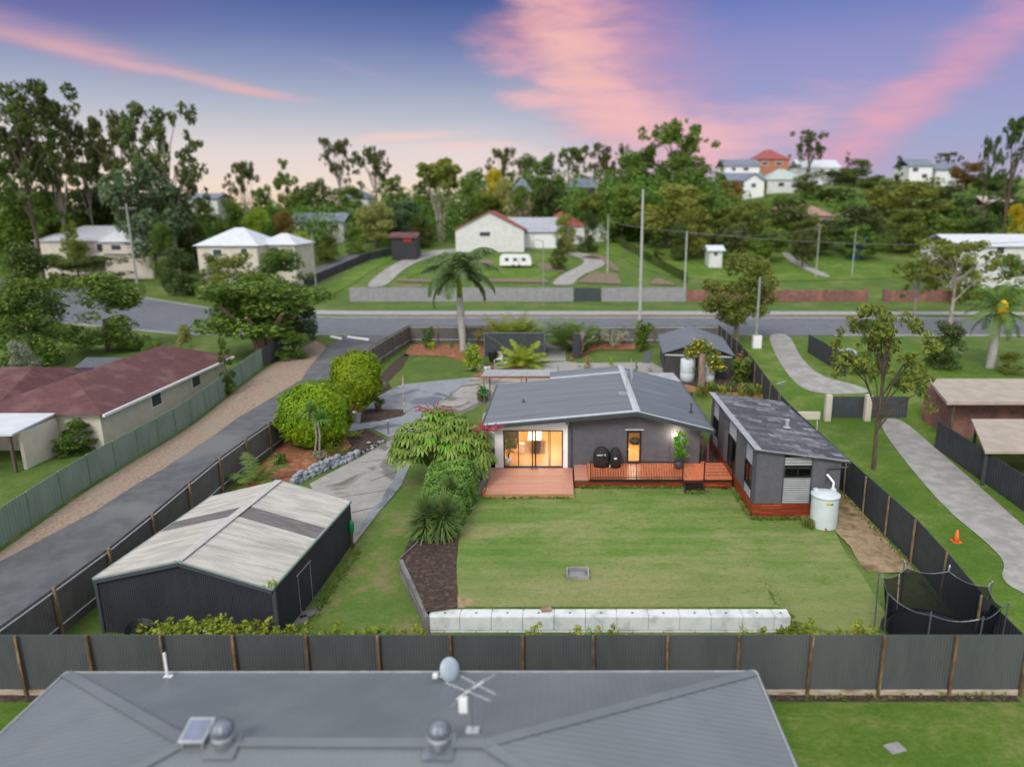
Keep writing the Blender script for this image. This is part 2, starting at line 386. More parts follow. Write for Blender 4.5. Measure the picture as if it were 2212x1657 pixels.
M['grey_pot'] = mat('dark_grey_pot', (.06, .06, .065), (.09, .09, .095), 5, .4)
M['navy'] = mat('navy_glaze', (.014, .018, .06), (.02, .025, .08), 5, .25)
M['terra'] = mat('terracotta', (.50, .33, .22), (.42, .27, .17), 5, .8)
M['orange'] = mat('orange_plastic', (.75, .17, .02), (.7, .14, .02), 4, .5)
M['green_hose'] = mat('green_hose', (.0, .30, .10), (.0, .24, .08), 6, .35)
M['red'] = mat('red_plastic', (.55, .02, .025), (.5, .02, .02), 4, .4)
M['blackfab'] = mat('black_cover_fabric', (.014, .014, .015), (.024, .024, .026), 8, .75, bump=.5, bscale=12)
M['tramp'] = mat('black_mat', (.012, .014, .02), (.02, .022, .03), 4, .7)
M['capgrey'] = mat('pale_grey_capping', (.50, .485, .46), (.42, .41, .39), 3, .6)
M['steel'] = mat('grey_steel_tube', (.24, .27, .31), (.19, .21, .25), 4, .35, metal=.6)
M['dish'] = mat('blue_grey_dish', (.36, .43, .50), (.32, .39, .46), 3, .45)
M['solar'] = mat('solar_cell', (.20, .225, .32), (.17, .195, .28), 3, .2)
M['maroon'] = mat('maroon_tile_roof', (.118, .045, .047), (.09, .036, .038), 2, .75, bump=.5, bscale=5, c3=(.15, .072, .07), s3=.6)
M['redroof'] = mat('red_tile_roof', (.33, .085, .085), (.25, .06, .06), 2, .75)
M['pinkroof'] = mat('pinkish_tile_roof', (.36, .22, .185), (.29, .17, .145), 2, .8)
M['paleroof'] = mat('pale_steel_roof', (.60, .63, .68), (.53, .56, .61), 1, .5)
M['blueroof'] = mat('slate_blue_roof', (.17, .20, .26), (.13, .155, .21), 1, .55)
M['greenroof'] = mat('pale_green_roof', (.42, .50, .48), (.36, .44, .42), 1, .55)
M['tanroof'] = mat('tan_roof', (.42, .36, .30), (.35, .30, .25), 1, .7)
M['orangebrick'] = mat('orange_brick', (.45, .20, .11), (.36, .15, .08), 3, .85)
M['brick'] = mat('dark_red_brick', (.22, .11, .10), (.165, .08, .072), 3, .9, c3=(.30, .13, .1), s3=.5)
M['pinkwall'] = mat('pink_masonry', (.42, .28, .235), (.35, .225, .19), 2, .85)
M['pole'] = mat('grey_green_pole', (.28, .31, .285), (.22, .245, .225), 2, .8)
M['concpole'] = mat('pale_concrete_pole', (.42, .43, .41), (.35, .36, .345), 2, .8)
M['wire'] = mat('wire', (.16, .17, .165), (.13, .135, .13), 2, .6)
M['dark'] = mat('dark_void', (.02, .021, .024), (.03, .031, .034), 2, .5)
M['carw'] = mat('silver_car_paint', (.55, .58, .62), (.5, .53, .57), 2, .25, metal=.2)
M['tyre'] = mat('tyre_rubber', (.012, .012, .012), (.02, .02, .02), 5, .8)
M['bluetarp'] = mat('blue_tarp', (.06, .16, .34), (.05, .13, .28), 2, .6)
# leaves
M['lf_ficus'] = leaf_mat('round_tree_leaf', (.115, .24, .006), (.28, .42, .012), 1.6, .32, .42, .08)
M['lf_hedge'] = leaf_mat('hedge_leaf', (0.122, 0.288, 0.065), (0.230, 0.431, 0.094), 1.5, .3, .4, .05)
M['lf_grass'] = leaf_mat('lawn_blades', (.15, .245, .05), (.25, .30, .10), .6, .4, .6, .0)
M['lf_umb'] = leaf_mat('umbrella_tree_leaf', (.06, .15, .022), (.24, .34, .075), 2.2, .25, .3, .05)
M['lf_umb2'] = leaf_mat('young_umbrella_leaf', (.09, .33, .02), (.16, .42, .04), .8, .3, .3, .05)
M['lf_yucca'] = leaf_mat('yucca_blade', (.10, .19, .065), (.17, .275, .09), 2.0, .2, .45, .05)
M['lf_dry'] = leaf_mat('dry_blade', (.42, .30, .14), (.30, .20, .09), 2, .2, .6, .05)
M['lf_palm'] = leaf_mat('palm_frond', (.075, .155, .035), (.13, .22, .055), .9, .25, .45, .08)
M['lf_royal'] = leaf_mat('royal_palm_frond', (0.040, 0.098, 0.040), (0.086, 0.155, 0.063), .8, .25, .4, .03)
M['lf_ypalm'] = leaf_mat('yellow_green_frond', (.22, .30, .02), (.38, .43, .05), 1.2, .3, .45, .08)
M['lf_lime'] = leaf_mat('lime_leaf', (.20, .32, .02), (.36, .46, .06), 1.5, .3, .45, .05)
M['lf_lilly'] = leaf_mat('hedging_leaf', (0.127, 0.218, 0.023), (0.368, 0.414, 0.052), 3.0, .3, .45, .15)
M['lf_gum'] = leaf_mat('gum_leaf', (0.048, 0.071, 0.025), (0.110, 0.133, 0.052), .35, .25, .55, .2)
M['lf_green'] = leaf_mat('broad_green_leaf', (0.052, 0.117, 0.019), (0.138, 0.227, 0.039), .45, .3, .5, .25)
M['lf_olive'] = leaf_mat('olive_leaf', (0.116, 0.155, 0.031), (0.232, 0.279, 0.054), .4, .3, .5, .2)
M['lf_blue'] = leaf_mat('blue_green_leaf', (0.051, 0.109, 0.065), (0.109, 0.181, 0.109), .35, .2, .55, .15)
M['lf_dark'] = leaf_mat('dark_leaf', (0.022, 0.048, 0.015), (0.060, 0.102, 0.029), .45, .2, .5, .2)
M['lf_pale'] = leaf_mat('pale_yellow_leaf', (.24, .26, .075), (.36, .37, .13), .5, .3, .5, .05)
M['lf_yel'] = leaf_mat('yellow_blossom', (.48, .36, .01), (.62, .47, .02), .5, .3, .5, .05)
M['lf_red'] = leaf_mat('reddish_leaf', (.14, .075, .025), (.25, .12, .04), .5, .25, .5, .15)
M['lf_shrub'] = leaf_mat('garden_shrub_leaf', (.055, .13, .02), (.12, .21, .04), 1.6, .3, .45, .2)
M['lf_grey'] = leaf_mat('silver_shrub_leaf', (.20, .25, .19), (.30, .35, .27), 3, .2, .6, .1)
M['lf_cordy'] = leaf_mat('red_brown_leaf', (.20, .05, .03), (.14, .035, .02), 3, .2, .5, .1)
M['flower_red'] = mat('crimson_flower', (.36, .03, .05), (.22, .02, .035), 4, .5)
M['bare'] = mat('bare_grey_twig', (.40, .34, .28), (.30, .25, .20), 4, .85)
M['yflower'] = mat('yellow_flower', (.75, .50, .01), (.65, .40, .01), 5, .6)

def _cabroof():
    m, t, o = new_mat('lichen_patched_membrane')
    p = wpos(t); x, y, z = t.xyz(p)
    br = t.node('ShaderNodeTexBrick', offset=.5, i_Scale=1.0); t.put(br.inputs['Vector'], t.comb(t.m('ADD', x, t.m('MULTIPLY', t.m('SUBTRACT', t.noise(p, 1.2, 3), .5), .5)), t.m('ADD', y, t.m('MULTIPLY', t.m('SUBTRACT', t.noise(p, 1.6, 3), .5), .6))))
    br.inputs['Brick Width'].default_value = .9; br.inputs['Row Height'].default_value = .55; br.inputs['Mortar Size'].default_value = .02
    br.inputs['Color1'].default_value = (0, 0, 0, 1); br.inputs['Color2'].default_value = (1, 1, 1, 1); br.inputs['Mortar'].default_value = (0, 0, 0, 1)
    n = t.noise(t.scalev(p, (1, 2.6, 1)), 3.2, 6, .8)
    f = t.rng(t.m('ADD', t.m('MULTIPLY', br.outputs['Color'], .30), n), .56, 1.02)
    col = t.mix(f, (.050, .053, .064, 1), (.36, .375, .41, 1))
    col = t.mix(t.rng(t.noise(p, .7, 3), .5, .7, 0, .55), col, (.075, .08, .095, 1))
    b = t.node('ShaderNodeBsdfPrincipled', i_Roughness=.6); t.put(b.inputs['Base Color'], col)
    bn = t.node('ShaderNodeBump', i_Strength=.4, i_Distance=.02); t.l.new(n, bn.inputs['Height']); t.l.new(bn.outputs[0], b.inputs['Normal'])
    t.l.new(b.outputs[0], o.inputs[0]); return m
M['cabroof'] = _cabroof()
def _mesh_net():
    m, t, o = new_mat('black_safety_net')
    tr = t.node('ShaderNodeBsdfTransparent'); df = t.node('ShaderNodeBsdfDiffuse'); df.inputs[0].default_value = (.018, .019, .022, 1)
    mx = t.node('ShaderNodeMixShader'); mx.inputs[0].default_value = .80
    t.l.new(tr.outputs[0], mx.inputs[1]); t.l.new(df.outputs[0], mx.inputs[2]); t.l.new(mx.outputs[0], o.inputs[0]); return m
M['net'] = _mesh_net()
# ------------------------------------------------------------------ mesh and scene helpers
class MB:
    """collects shapes in world coordinates; build() links them as one mesh object under a thing"""
    def __init__(s): s.v = []; s.f = []
    def add(s, vs, fs):
        k = len(s.v); s.v += [tuple(p) for p in vs]; s.f += [tuple(i + k for i in f) for f in fs]; return s
    def box(s, x0, y0, z0, x1, y1, z1):
        return s.add([(x0, y0, z0), (x1, y0, z0), (x1, y1, z0), (x0, y1, z0), (x0, y0, z1), (x1, y0, z1), (x1, y1, z1), (x0, y1, z1)],
                     [(3, 2, 1, 0), (4, 5, 6, 7), (0, 1, 5, 4), (1, 2, 6, 5), (2, 3, 7, 6), (3, 0, 4, 7)])
    def cbox(s, c, sx, sy, sz, yaw=0.0):
        ca, sa = math.cos(yaw), math.sin(yaw); P = []
        for z in (c[2], c[2] + sz):
            for (a, b) in ((-1, -1), (1, -1), (1, 1), (-1, 1)):
                a *= sx / 2; b *= sy / 2; P.append((c[0] + a * ca - b * sa, c[1] + a * sa + b * ca, z))
        return s.add(P, [(3, 2, 1, 0), (4, 5, 6, 7), (0, 1, 5, 4), (1, 2, 6, 5), (2, 3, 7, 6), (3, 0, 4, 7)])
    def beam(s, p, q, w, h=None):
        p, q = Vector(p), Vector(q); h = h or w; d = (q - p).normalized()
        a = d.cross(Vector((0, 0, 1)))
        if a.length < 1e-3: a = Vector((1, 0, 0))
        a.normalize(); b = a.cross(d).normalized(); P = []
        for c in (p, q):
            for (i, j) in ((-1, -1), (1, -1), (1, 1), (-1, 1)): P.append(c + a * (i * w / 2) + b * (j * h / 2))
        return s.add(P, [(3, 2, 1, 0), (4, 5, 6, 7), (0, 1, 5, 4), (1, 2, 6, 5), (2, 3, 7, 6), (3, 0, 4, 7)])
    def tube(s, pts, r, n=7, r1=None):
        pts = [Vector(p) for p in pts]; k0 = len(s.v); m = len(pts); rings = []
        for i, p in enumerate(pts):
            d = (pts[min(i + 1, m - 1)] - pts[max(i - 1, 0)]).normalized()
            a = d.cross(Vector((0, 0, 1)) if abs(d.z) < .95 else Vector((1, 0, 0))).normalized(); b = d.cross(a)
            rr = r[i] if isinstance(r, (list, tuple)) else (r if r1 is None else r + (r1 - r) * i / max(1, m - 1))
            for j in range(n):
                t = 2 * math.pi * j / n; rings.append(p + a * (rr * math.cos(t)) + b * (rr * math.sin(t)))
        F = []
        for i in range(m - 1):
            for j in range(n):
                q = (j + 1) % n; F.append((i * n + j, i * n + q, (i + 1) * n + q, (i + 1) * n + j))
        F.append(tuple(range(n - 1, -1, -1))); F.append(tuple((m - 1) * n + j for j in range(n)))
        return s.add(rings, F)
    def lathe(s, c, prof, n=20, cap=True):
        P = []; F = []; m = len(prof)
        for (r, z) in prof:
            for j in range(n):
                t = 2 * math.pi * j / n; P.append((c[0] + r * math.cos(t), c[1] + r * math.sin(t), c[2] + z))
        for i in range(m - 1):
            for j in range(n):
                q = (j + 1) % n; F.append((i * n + j, i * n + q, (i + 1) * n + q, (i + 1) * n + j))
        if cap: F.append(tuple(range(n - 1, -1, -1))); F.append(tuple((m - 1) * n + j for j in range(n)))
        return s.add(P, F)
    def prism(s, poly, z0, z1):
        n = len(poly); P = [(x, y, z0) for x, y in poly] + [(x, y, z1) for x, y in poly]
        return s.add(P, [tuple(range(n - 1, -1, -1)), tuple(range(n, 2 * n))] + [(i, (i + 1) % n, n + (i + 1) % n, n + i) for i in range(n)])
    def slab(s, quad, th):
        """a sheet through 4 (or more) points with thickness th downwards"""
        n = len(quad); P = [tuple(p) for p in quad] + [(p[0], p[1], p[2] - th) for p in quad]
        return s.add(P, [tuple(range(n)), tuple(range(2 * n - 1, n - 1, -1))] + [((i + 1) % n, i, n + i, n + (i + 1) % n) for i in range(n)])
    def wall(s, p, q, zb0, zt0, th, zb1=None, zt1=None):
        """upright slab between two ground points, thickness th to the left of p->q; sloping top allowed"""
        p, q = Vector((p[0], p[1])), Vector((q[0], q[1])); d = (q - p).normalized(); nrm = Vector((-d.y, d.x)) * th
        zb1 = zb0 if zb1 is None else zb1; zt1 = zt0 if zt1 is None else zt1
        P = [(*p, zb0), (*q, zb1), (*(q + nrm), zb1), (*(p + nrm), zb0), (*p, zt0), (*q, zt1), (*(q + nrm), zt1), (*(p + nrm), zt0)]
        return s.add(P, [(3, 2, 1, 0), (4, 5, 6, 7), (0, 1, 5, 4), (1, 2, 6, 5), (2, 3, 7, 6), (3, 0, 4, 7)])
    def corr(s, p, q, z0, z1, pitch=.1, amp=.02, zt=None, zb=None, per=4, square=False):
        """corrugated upright sheet from p to q, closed at the back; zt/zb give the height along the way"""
        p, q = Vector((p[0], p[1])), Vector((q[0], q[1])); L = (q - p).length; d = (q - p) / L; nr = Vector((d.y, -d.x))
        n = max(2, int(L / pitch)) * per; P = []; F = []
        for i in range(n + 1):
            f = i / n; o = amp * (math.sin(2 * math.pi * i / per) if not square else (1 if (i % per) < per / 2 else -1))
            c = p + d * (L * f); a = c + nr * o; b = c - nr * (amp + .012)
            t = zt(f) if zt else z1; bb = zb(f) if zb else z0
            P += [(a.x, a.y, bb), (a.x, a.y, t), (b.x, b.y, bb), (b.x, b.y, t)]
            if i:
                k = 4 * i; j = k - 4
                F += [(j, k, k + 1, j + 1), (k + 2, j + 2, j + 3, k + 3), (j + 1, k + 1, k + 3, j + 3), (k, j, j + 2, k + 2)]
        F += [(0, 1, 3, 2), (4 * n, 4 * n + 2, 4 * n + 3, 4 * n + 1)]
        return s.add(P, F)
    def ribs(s, a, b, c, d, pitch=.2, h=.03, th=.03, wide=.35):
        """ribbed roof sheet on the quad a,b,c,d; ribs run from edge a-b to edge d-c"""
        a, b, c, d = map(Vector, (a, b, c, d)); n = max(1, int((b - a).length / pitch)); up = Vector((0, 0, 1)); P = []; F = []
        prof = [(0, 0), (1 - wide - .12, 0), (1 - wide, h), (1 - .12, h)]
        st = [((i + f) / n, o) for i in range(n) for f, o in prof] + [(1, 0)]
        for i, (f, o) in enumerate(st):
            p = a.lerp(b, f); q = d.lerp(c, f)
            P += [p + up * o, q + up * o, p - up * th, q - up * th]
            if i:
                k = 4 * i; j = k - 4
                F += [(j, k, k + 1, j + 1), (k + 2, j + 2, j + 3, k + 3), (j, j + 2, k + 2, k), (k + 1, k + 3, j + 3, j + 1)]
        m = 4 * (len(st) - 1); F += [(0, 1, 3, 2), (m, m + 2, m + 3, m + 1)]
        return s.add(P, F)
    def ball(s, c, rx, ry, rz, n=12, m=8):
        P = []; F = []
        for i in range(m + 1):
            a = -math.pi / 2 + math.pi * i / m
            for j in range(n):
                t = 2 * math.pi * j / n; P.append((c[0] + rx * math.cos(a) * math.cos(t), c[1] + ry * math.cos(a) * math.sin(t), c[2] + rz * math.sin(a)))
        for i in range(m):
            for j in range(n):
                q = (j + 1) % n; F.append((i * n + j, i * n + q, (i + 1) * n + q, (i + 1) * n + j))
        return s.add(P, F)
    def blade(s, p, q, w, sag=0.0, tw=None):
        """long leaf blade of two folded quads"""
        p, q = Vector(p), Vector(q); d = q - p
        a = d.cross(Vector((0, 0, 1))); a = a.normalized() if a.length > 1e-4 else Vector((1, 0, 0))
        if tw: a = (Matrix.Rotation(tw, 3, d.normalized()) @ a)
        m = p + d * .5; q = q - Vector((0, 0, sag))
        return s.add([p - a * w * .3, p + a * w * .3, m + a * w * .5, m - a * w * .5, q + a * w * .06, q - a * w * .06], [(0, 1, 2, 3), (3, 2, 4, 5)])
    def mesh(s, name, loc=(0, 0, 0), smooth=False):
        me = bpy.data.meshes.new(name)
        me.from_pydata([(a - loc[0], b - loc[1], c - loc[2]) for a, b, c in s.v], [], s.f)
        if smooth:
            for p in me.polygons: p.use_smooth = True
        me.update(); return me
    def build(s, name, m, parent=None, smooth=False):
        root = parent
        while root is not None and root.parent: root = root.parent
        loc = root.location if root else (0, 0, 0)
        me = s.mesh(name, loc, smooth); me.materials.append(M[m] if isinstance(m, str) else m)
        o = bpy.data.objects.new(name, me); COL.objects.link(o); o.parent = parent; return o

def tag(o, label=None, cat=None, group=None, kind=None):
    if label: o['label'] = label
    if cat: o['category'] = cat
    if group: o['group'] = group
    if kind: o['kind'] = kind
    return o
def thing(name, label, cat, loc, group=None):
    o = bpy.data.objects.new(name, None); COL.objects.link(o); o.location = loc; o.empty_display_size = .3
    return tag(o, label, cat, group)
def solo(name, mb, m, label, cat, group=None, smooth=False):
    n = len(mb.v); lo = Vector((min(p[0] for p in mb.v), min(p[1] for p in mb.v), min(p[2] for p in mb.v)))
    hi = Vector((max(p[0] for p in mb.v), max(p[1] for p in mb.v), 0))
    loc = ((lo.x + hi.x) / 2, (lo.y + hi.y) / 2, lo.z)
    me = mb.mesh(name, loc, smooth); me.materials.append(M[m] if isinstance(m, str) else m)
    o = bpy.data.objects.new(name, me); COL.objects.link(o); o.location = loc
    return tag(o, label, cat, group)
def meshpart(name, me, parent, m=None):
    o = bpy.data.objects.new(name, me); COL.objects.link(o); o.parent = parent
    if m: me.materials.append(M[m]) if not me.materials else None
    return o
def copy_tree(root, loc, rz=0.0, sc=1.0, label=None):
    c = root.copy(); COL.objects.link(c); c.location = loc; c.rotation_euler = (0, 0, rz); c.scale = (sc, sc, sc) if not isinstance(sc, tuple) else sc
    if label: c['label'] = label
    for ch in list(root.children):
        d = ch.copy(); COL.objects.link(d); d.parent = c
        for gch in list(ch.children):
            e = gch.copy(); COL.objects.link(e); e.parent = d
    return c

def drape(name, poly, off, m, step=.5, kind='structure', hfun=None, seams=None):
    """a sheet laid on the ground: polygon in plan, cut on a grid, lifted off the terrain"""
    if m in ('oldconc', 'dirt', 'jute') and len(poly) > 4 or name in ('turf_mat',) or (m == 'lush' and step == 2.0):
        for _ in range(2):                                  # soften the corners of curved edges
            q = []
            for a, b in zip(poly, poly[1:] + poly[:1]): q += [(a[0] * .78 + b[0] * .22, a[1] * .78 + b[1] * .22), (a[0] * .22 + b[0] * .78, a[1] * .22 + b[1] * .78)]
            poly = q
    bm = bmesh.new(); vs = [bm.verts.new((p[0], p[1], 0)) for p in poly]; f = bm.faces.new(vs)
    bmesh.ops.triangulate(bm, faces=[f])
    for ax in (0, 1):
        lo = min(p[ax] for p in poly); hi = max(p[ax] for p in poly); k = math.floor(lo / step) * step + step
        while k < hi:
            co = (k, 0, 0) if ax == 0 else (0, k, 0); no = (1, 0, 0) if ax == 0 else (0, 1, 0)
            bmesh.ops.bisect_plane(bm, geom=bm.verts[:] + bm.edges[:] + bm.faces[:], plane_co=co, plane_no=no, dist=1e-5)
            k += step
    for v in bm.verts: v.co.z = g(v.co.x, v.co.y) + off + (hfun(v.co.x, v.co.y) if hfun else 0)
    bmesh.ops.recalc_face_normals(bm, faces=bm.faces)
    if sum(f.normal.z for f in bm.faces) < 0: bmesh.ops.reverse_faces(bm, faces=bm.faces)
    me = bpy.data.meshes.new(name); bm.to_mesh(me); bm.free()
    for p in me.polygons: p.use_smooth = True
    me.materials.append(M[m]); o = bpy.data.objects.new(name, me); COL.objects.link(o); o['kind'] = kind
    return o
def px(*pts): return [at(u, v) for u, v in pts]

# ------------------------------------------------------------------ leaves
def np_mesh(name, V, F, m=None):
    me = bpy.data.meshes.new(name); V = np.asarray(V, np.float32); F = np.asarray(F, np.int32); n, k = F.shape
    me.vertices.add(len(V)); me.vertices.foreach_set('co', V.ravel())
    me.loops.add(n * k); me.loops.foreach_set('vertex_index', F.ravel())
    me.polygons.add(n); me.polygons.foreach_set('loop_start', np.arange(0, n * k, k, dtype=np.int32))
    me.update(calc_edges=True)
    if m: me.materials.append(M[m])
    return me
def leaf_quads(P, size, seed, out=None, lift=.35, aspect=.55, outw=.8):
    """one diamond leaf at each point, facing roughly outwards"""
    r = np.random.default_rng(seed); n = len(P); P = np.asarray(P)
    nr = r.normal(size=(n, 3))
    if out is not None: nr = nr * .75 + out * outw
    nr[:, 2] += lift; nr /= np.linalg.norm(nr, axis=1, keepdims=True) + 1e-9
    t = np.cross(nr, r.normal(size=(n, 3))); t /= np.linalg.norm(t, axis=1, keepdims=True) + 1e-9
    b = np.cross(nr, t); L = size * r.uniform(.45, 1.5, (n, 1)); W = L * aspect
    V = np.stack([P - t * L * .5, P + b * W * .5 + nr * L * .08, P + t * L * .5, P - b * W * .5 + nr * L * .08], 1).reshape(-1, 3)
    return V, np.arange(4 * n).reshape(n, 4)
def clump_points(centers, rad, n, seed, shell=.55, squash=.8):
    """points on the skins of leaf clumps"""
    r = np.random.default_rng(seed); C = np.asarray(centers); K = len(C); rad = np.broadcast_to(rad, (K,))
    wgt = rad ** 2; idx = r.choice(K, n, p=wgt / wgt.sum())
    d = r.normal(size=(n, 3)); d /= np.linalg.norm(d, axis=1, keepdims=True)
    q = rad[idx][:, None] * (shell + (1 - shell) * r.uniform(size=(n, 1)) ** .6)
    o = d * q; o[:, 2] *= squash
    return C[idx] + o, d
# ------------------------------------------------------------------ the ground
def axis(lo, hi, st, extra=(), far=3500, grow=1.35, mid=None, midst=1.5):
    a = list(np.arange(lo, hi + 1e-6, st))
    if mid: a = list(np.arange(mid[0], lo, midst)) + a + list(np.arange(hi + midst, mid[1] + 1e-6, midst))
    d = midst
    while a[-1] < far: d *= grow; a.append(a[-1] + d)
    d = midst
    while a[0] > -far: d *= grow; a.insert(0, a[0] - d)
    return sorted(set([round(float(q), 3) for q in a] + list(extra)))
XS = axis(-42, 38, .5, extra=(-5.8, -5.4, 8.75, 9.25), mid=(-150, 150), midst=2.0)
YS = [q for q in axis(4, 114, .5, extra=(25.6, 25.9, 26.02, 26.06, 26.1, 26.14, 25.25), mid=(-6, 290), midst=2.0) if q > -400]
GZ = [[g(x, y) - (.4 * ss(22, 22.5, y) * (1 - ss(25.25, 25.6, y)) if -6 < x < 9.4 else 0) for x in XS] for y in YS]
V = np.array([(x, y, GZ[j][i]) for j, y in enumerate(YS) for i, x in enumerate(XS)], np.float32)
nx = len(XS); I, J = np.meshgrid(np.arange(nx - 1), np.arange(len(YS) - 1)); k = (J * nx + I).ravel()
ground_me = np_mesh('ground', V, np.stack([k, k + 1, k + nx + 1, k + nx], 1), 'grass')
ground_me.polygons.foreach_set('use_smooth', [True] * len(ground_me.polygons))
ground = bpy.data.objects.new('ground', ground_me); COL.objects.link(ground); ground['kind'] = 'structure'

def P2(*pts): return [(p[0], p[1]) for p in pts]
# back lawn
lawn_poly = P2((-4.2, 26.16), (8.9, 26.16), (10.2, 25.4), (12.0, 24.6), (13.2, 26.3), (13.3, 31.0), at(1800, 1140), (12.4, 34.9), (9.8, 34.9), (9.6, 38.9), (0.7, 38.9), (0.6, 41.4),
               at(1040, 1040), at(1008, 1100), at(992, 1150), at(985, 1230))
drape('lawn', lawn_poly, .02, 'lawn')
drape('lawn', P2((12.0, 24.6), (13.2, 26.3), (13.3, 30.9), (15.6, 26.0), (15.7, 22.4), (9.3, 22.4), (9.3, 25.4), (10.2, 25.35)), .018, 'rough_lawn')
drape('lawn', P2(*px((765, 1180), (806, 1130), (838, 1092), (868, 1056), (884, 1012), (930, 1008), (915, 1080), (888, 1185))) + P2((-5.9, 27.5), (-5.6, 25.4), (-5.5, 22.1), (-10.6, 22.1), (-10.5, 27), (-10.2, 31)), .02, 'rough_lawn')
# concrete
drape('driveway', P2(*px((1150, 788), (1222, 781), (1253, 785), (1404, 783), (1440, 800))) + P2((9.3, 56), (9.3, 53.9), (-5.0, 53.9)) +
      P2(*px((1047, 873), (994, 897), (950, 940), (905, 985), (884, 1007), (862, 1056), (832, 1090), (800, 1130), (762, 1180), (735, 1160), (668, 1046), (737, 1010), (834, 957), (842, 945), (870, 932), (917, 892), (1001, 832), (1026, 815), (1100, 806))), .022, 'conc')
drape('driveway', P2(*px((1026, 815), (870, 831), (846, 841), (818, 856), (792, 882), (762, 914), (740, 935), (800, 925), (842, 945), (870, 932), (917, 892), (1001, 832))), .027, 'slab')
drape('driveway', P2(*px((1143, 782), (1222, 780), (1222, 700), (1140, 700))), .024, 'conc')
drape('path', P2((-6.2, 54), (-4.2, 54), (-4.2, 41.7), (-4.3, 37.6), (-5.4, 38.5), (-5.6, 46)), .026, 'conc')
for a, b in (((1001, 832), (870, 932)), ((842, 945), (872, 932)), ((1152, 808), (1143, 800)), ((917, 892), (1000, 897)), ((960, 860), (1040, 862)), ((800, 1040), (880, 1012)), ((735, 1075), (862, 1056)), ((780, 1000), (900, 985)), ((860, 945), (930, 950)), ((760, 1108), (830, 1092)), ((1206, 790), (1206, 830)), ((1150, 802), (1250, 806)), ((1060, 832), (1105, 808)), ((1000, 848), (1100, 850))):
    p, q = at(*a), at(*b); d = (q - p).normalized(); n = Vector((-d.y, d.x, 0)) * .022
    drape('driveway', P2(p - n, q - n, q + n, p + n), .033, 'dark')
# garden beds
def bed(poly, m, h=.03, soft=None): return drape('mulch_bed', P2(*poly), h, m, kind='stuff')
bed(px((520, 1062), (600, 972), (630, 952), (712, 948), (745, 944), (760, 968), (735, 990), (700, 1006), (655, 1032), (630, 1052), (560, 1080)), 'mulch_o', .16)
bed(px((745, 944), (790, 930), (832, 952), (812, 966), (780, 982), (752, 992), (735, 992), (762, 968)), 'mulch_d', .17)
bed(px((762, 915), (776, 890), (800, 884), (872, 886), (877, 893), (870, 899), (830, 908), (775, 916)), 'mulch_d', .06)
bed(px((740, 925), (768, 888), (806, 862), (846, 839), (838, 826), (868, 796), (884, 768), (872, 764), (838, 795), (800, 840), (745, 890)), 'mulch_d', .05)
bed([(-16.7, 77.8)] + px((872, 772), (884, 769), (957, 770), (985, 775), (1004, 786), (1046, 772)) + [(-5.2, 77.8)], 'mulch_o', .05)
bed(px((1018, 814), (1040, 804), (1075, 802), (1110, 795), (1142, 788), (1142, 795), (1105, 806), (1050, 815)), 'mulch_o', .06)
bed(px((1231, 781), (1236, 762), (1262, 752)) + [(3.3, 77.6), (9.4, 77.8)] + px((1393, 752), (1385, 757), (1290, 757), (1262, 768)), 'mulch_o', .08)
drape('mulch_bed', P2((-5.45, 25.75), (-4.25, 26.1), *px((985, 1215), (992, 1150), (1003, 1095), (1040, 1040)), (-4.6, 41), (-6.6, 41), *px((930, 1010), (915, 1080), (888, 1180), (868, 1238))), .06, 'mulch_d', kind='stuff', hfun=lambda x, y: max(0, -.03 - g(x, y)))
drape('driveway', P2(*px((885, 1008), (868, 1048), (836, 1088), (800, 1126), (768, 1160), (790, 1118), (822, 1080), (846, 1044), (862, 1014))), .036, 'slab')
bed([at(1660, 857)[:2], at(1482, 842)[:2], (9.9, 63.5), (15.6, 64.2), (16.0, 57.5)], 'mulch_d', .24)
drape('patio', P2(*px((1003, 800), (1030, 790), (1110, 783), (1126, 792), (1046, 804))), .09, 'paving')
drape('gravel_strip', P2((8.5, 53.5), (9.85, 53.5), (9.85, 41.9), (8.5, 41.7)), .025, 'bluestone')
drape('patio', P2(*px((1388, 784), (1404, 786), (1406, 758), (1393, 760))), .03, 'bluestone')
drape('turf_mat', P2(*px((1798, 1146), (1808, 1080), (1822, 1060), (1862, 1108), (1935, 1190), (1985, 1243), (1920, 1238), (1868, 1235), (1850, 1208), (1836, 1180))), .05, 'jute', hfun=lambda x, y: .045 * math.sin(3.1 * x + 2 * math.sin(2 * y)) * math.sin(5.3 * y + x))
drape('turf_mat', P2(*px((973, 1240), (989, 1237), (985, 1293), (1024, 1294), (1024, 1314), (964, 1314))), .035, 'jute')
drape('turf_mat', P2(*px((1008, 1080), (1029, 1080), (1025, 1111), (1001, 1112))), .05, 'jute')
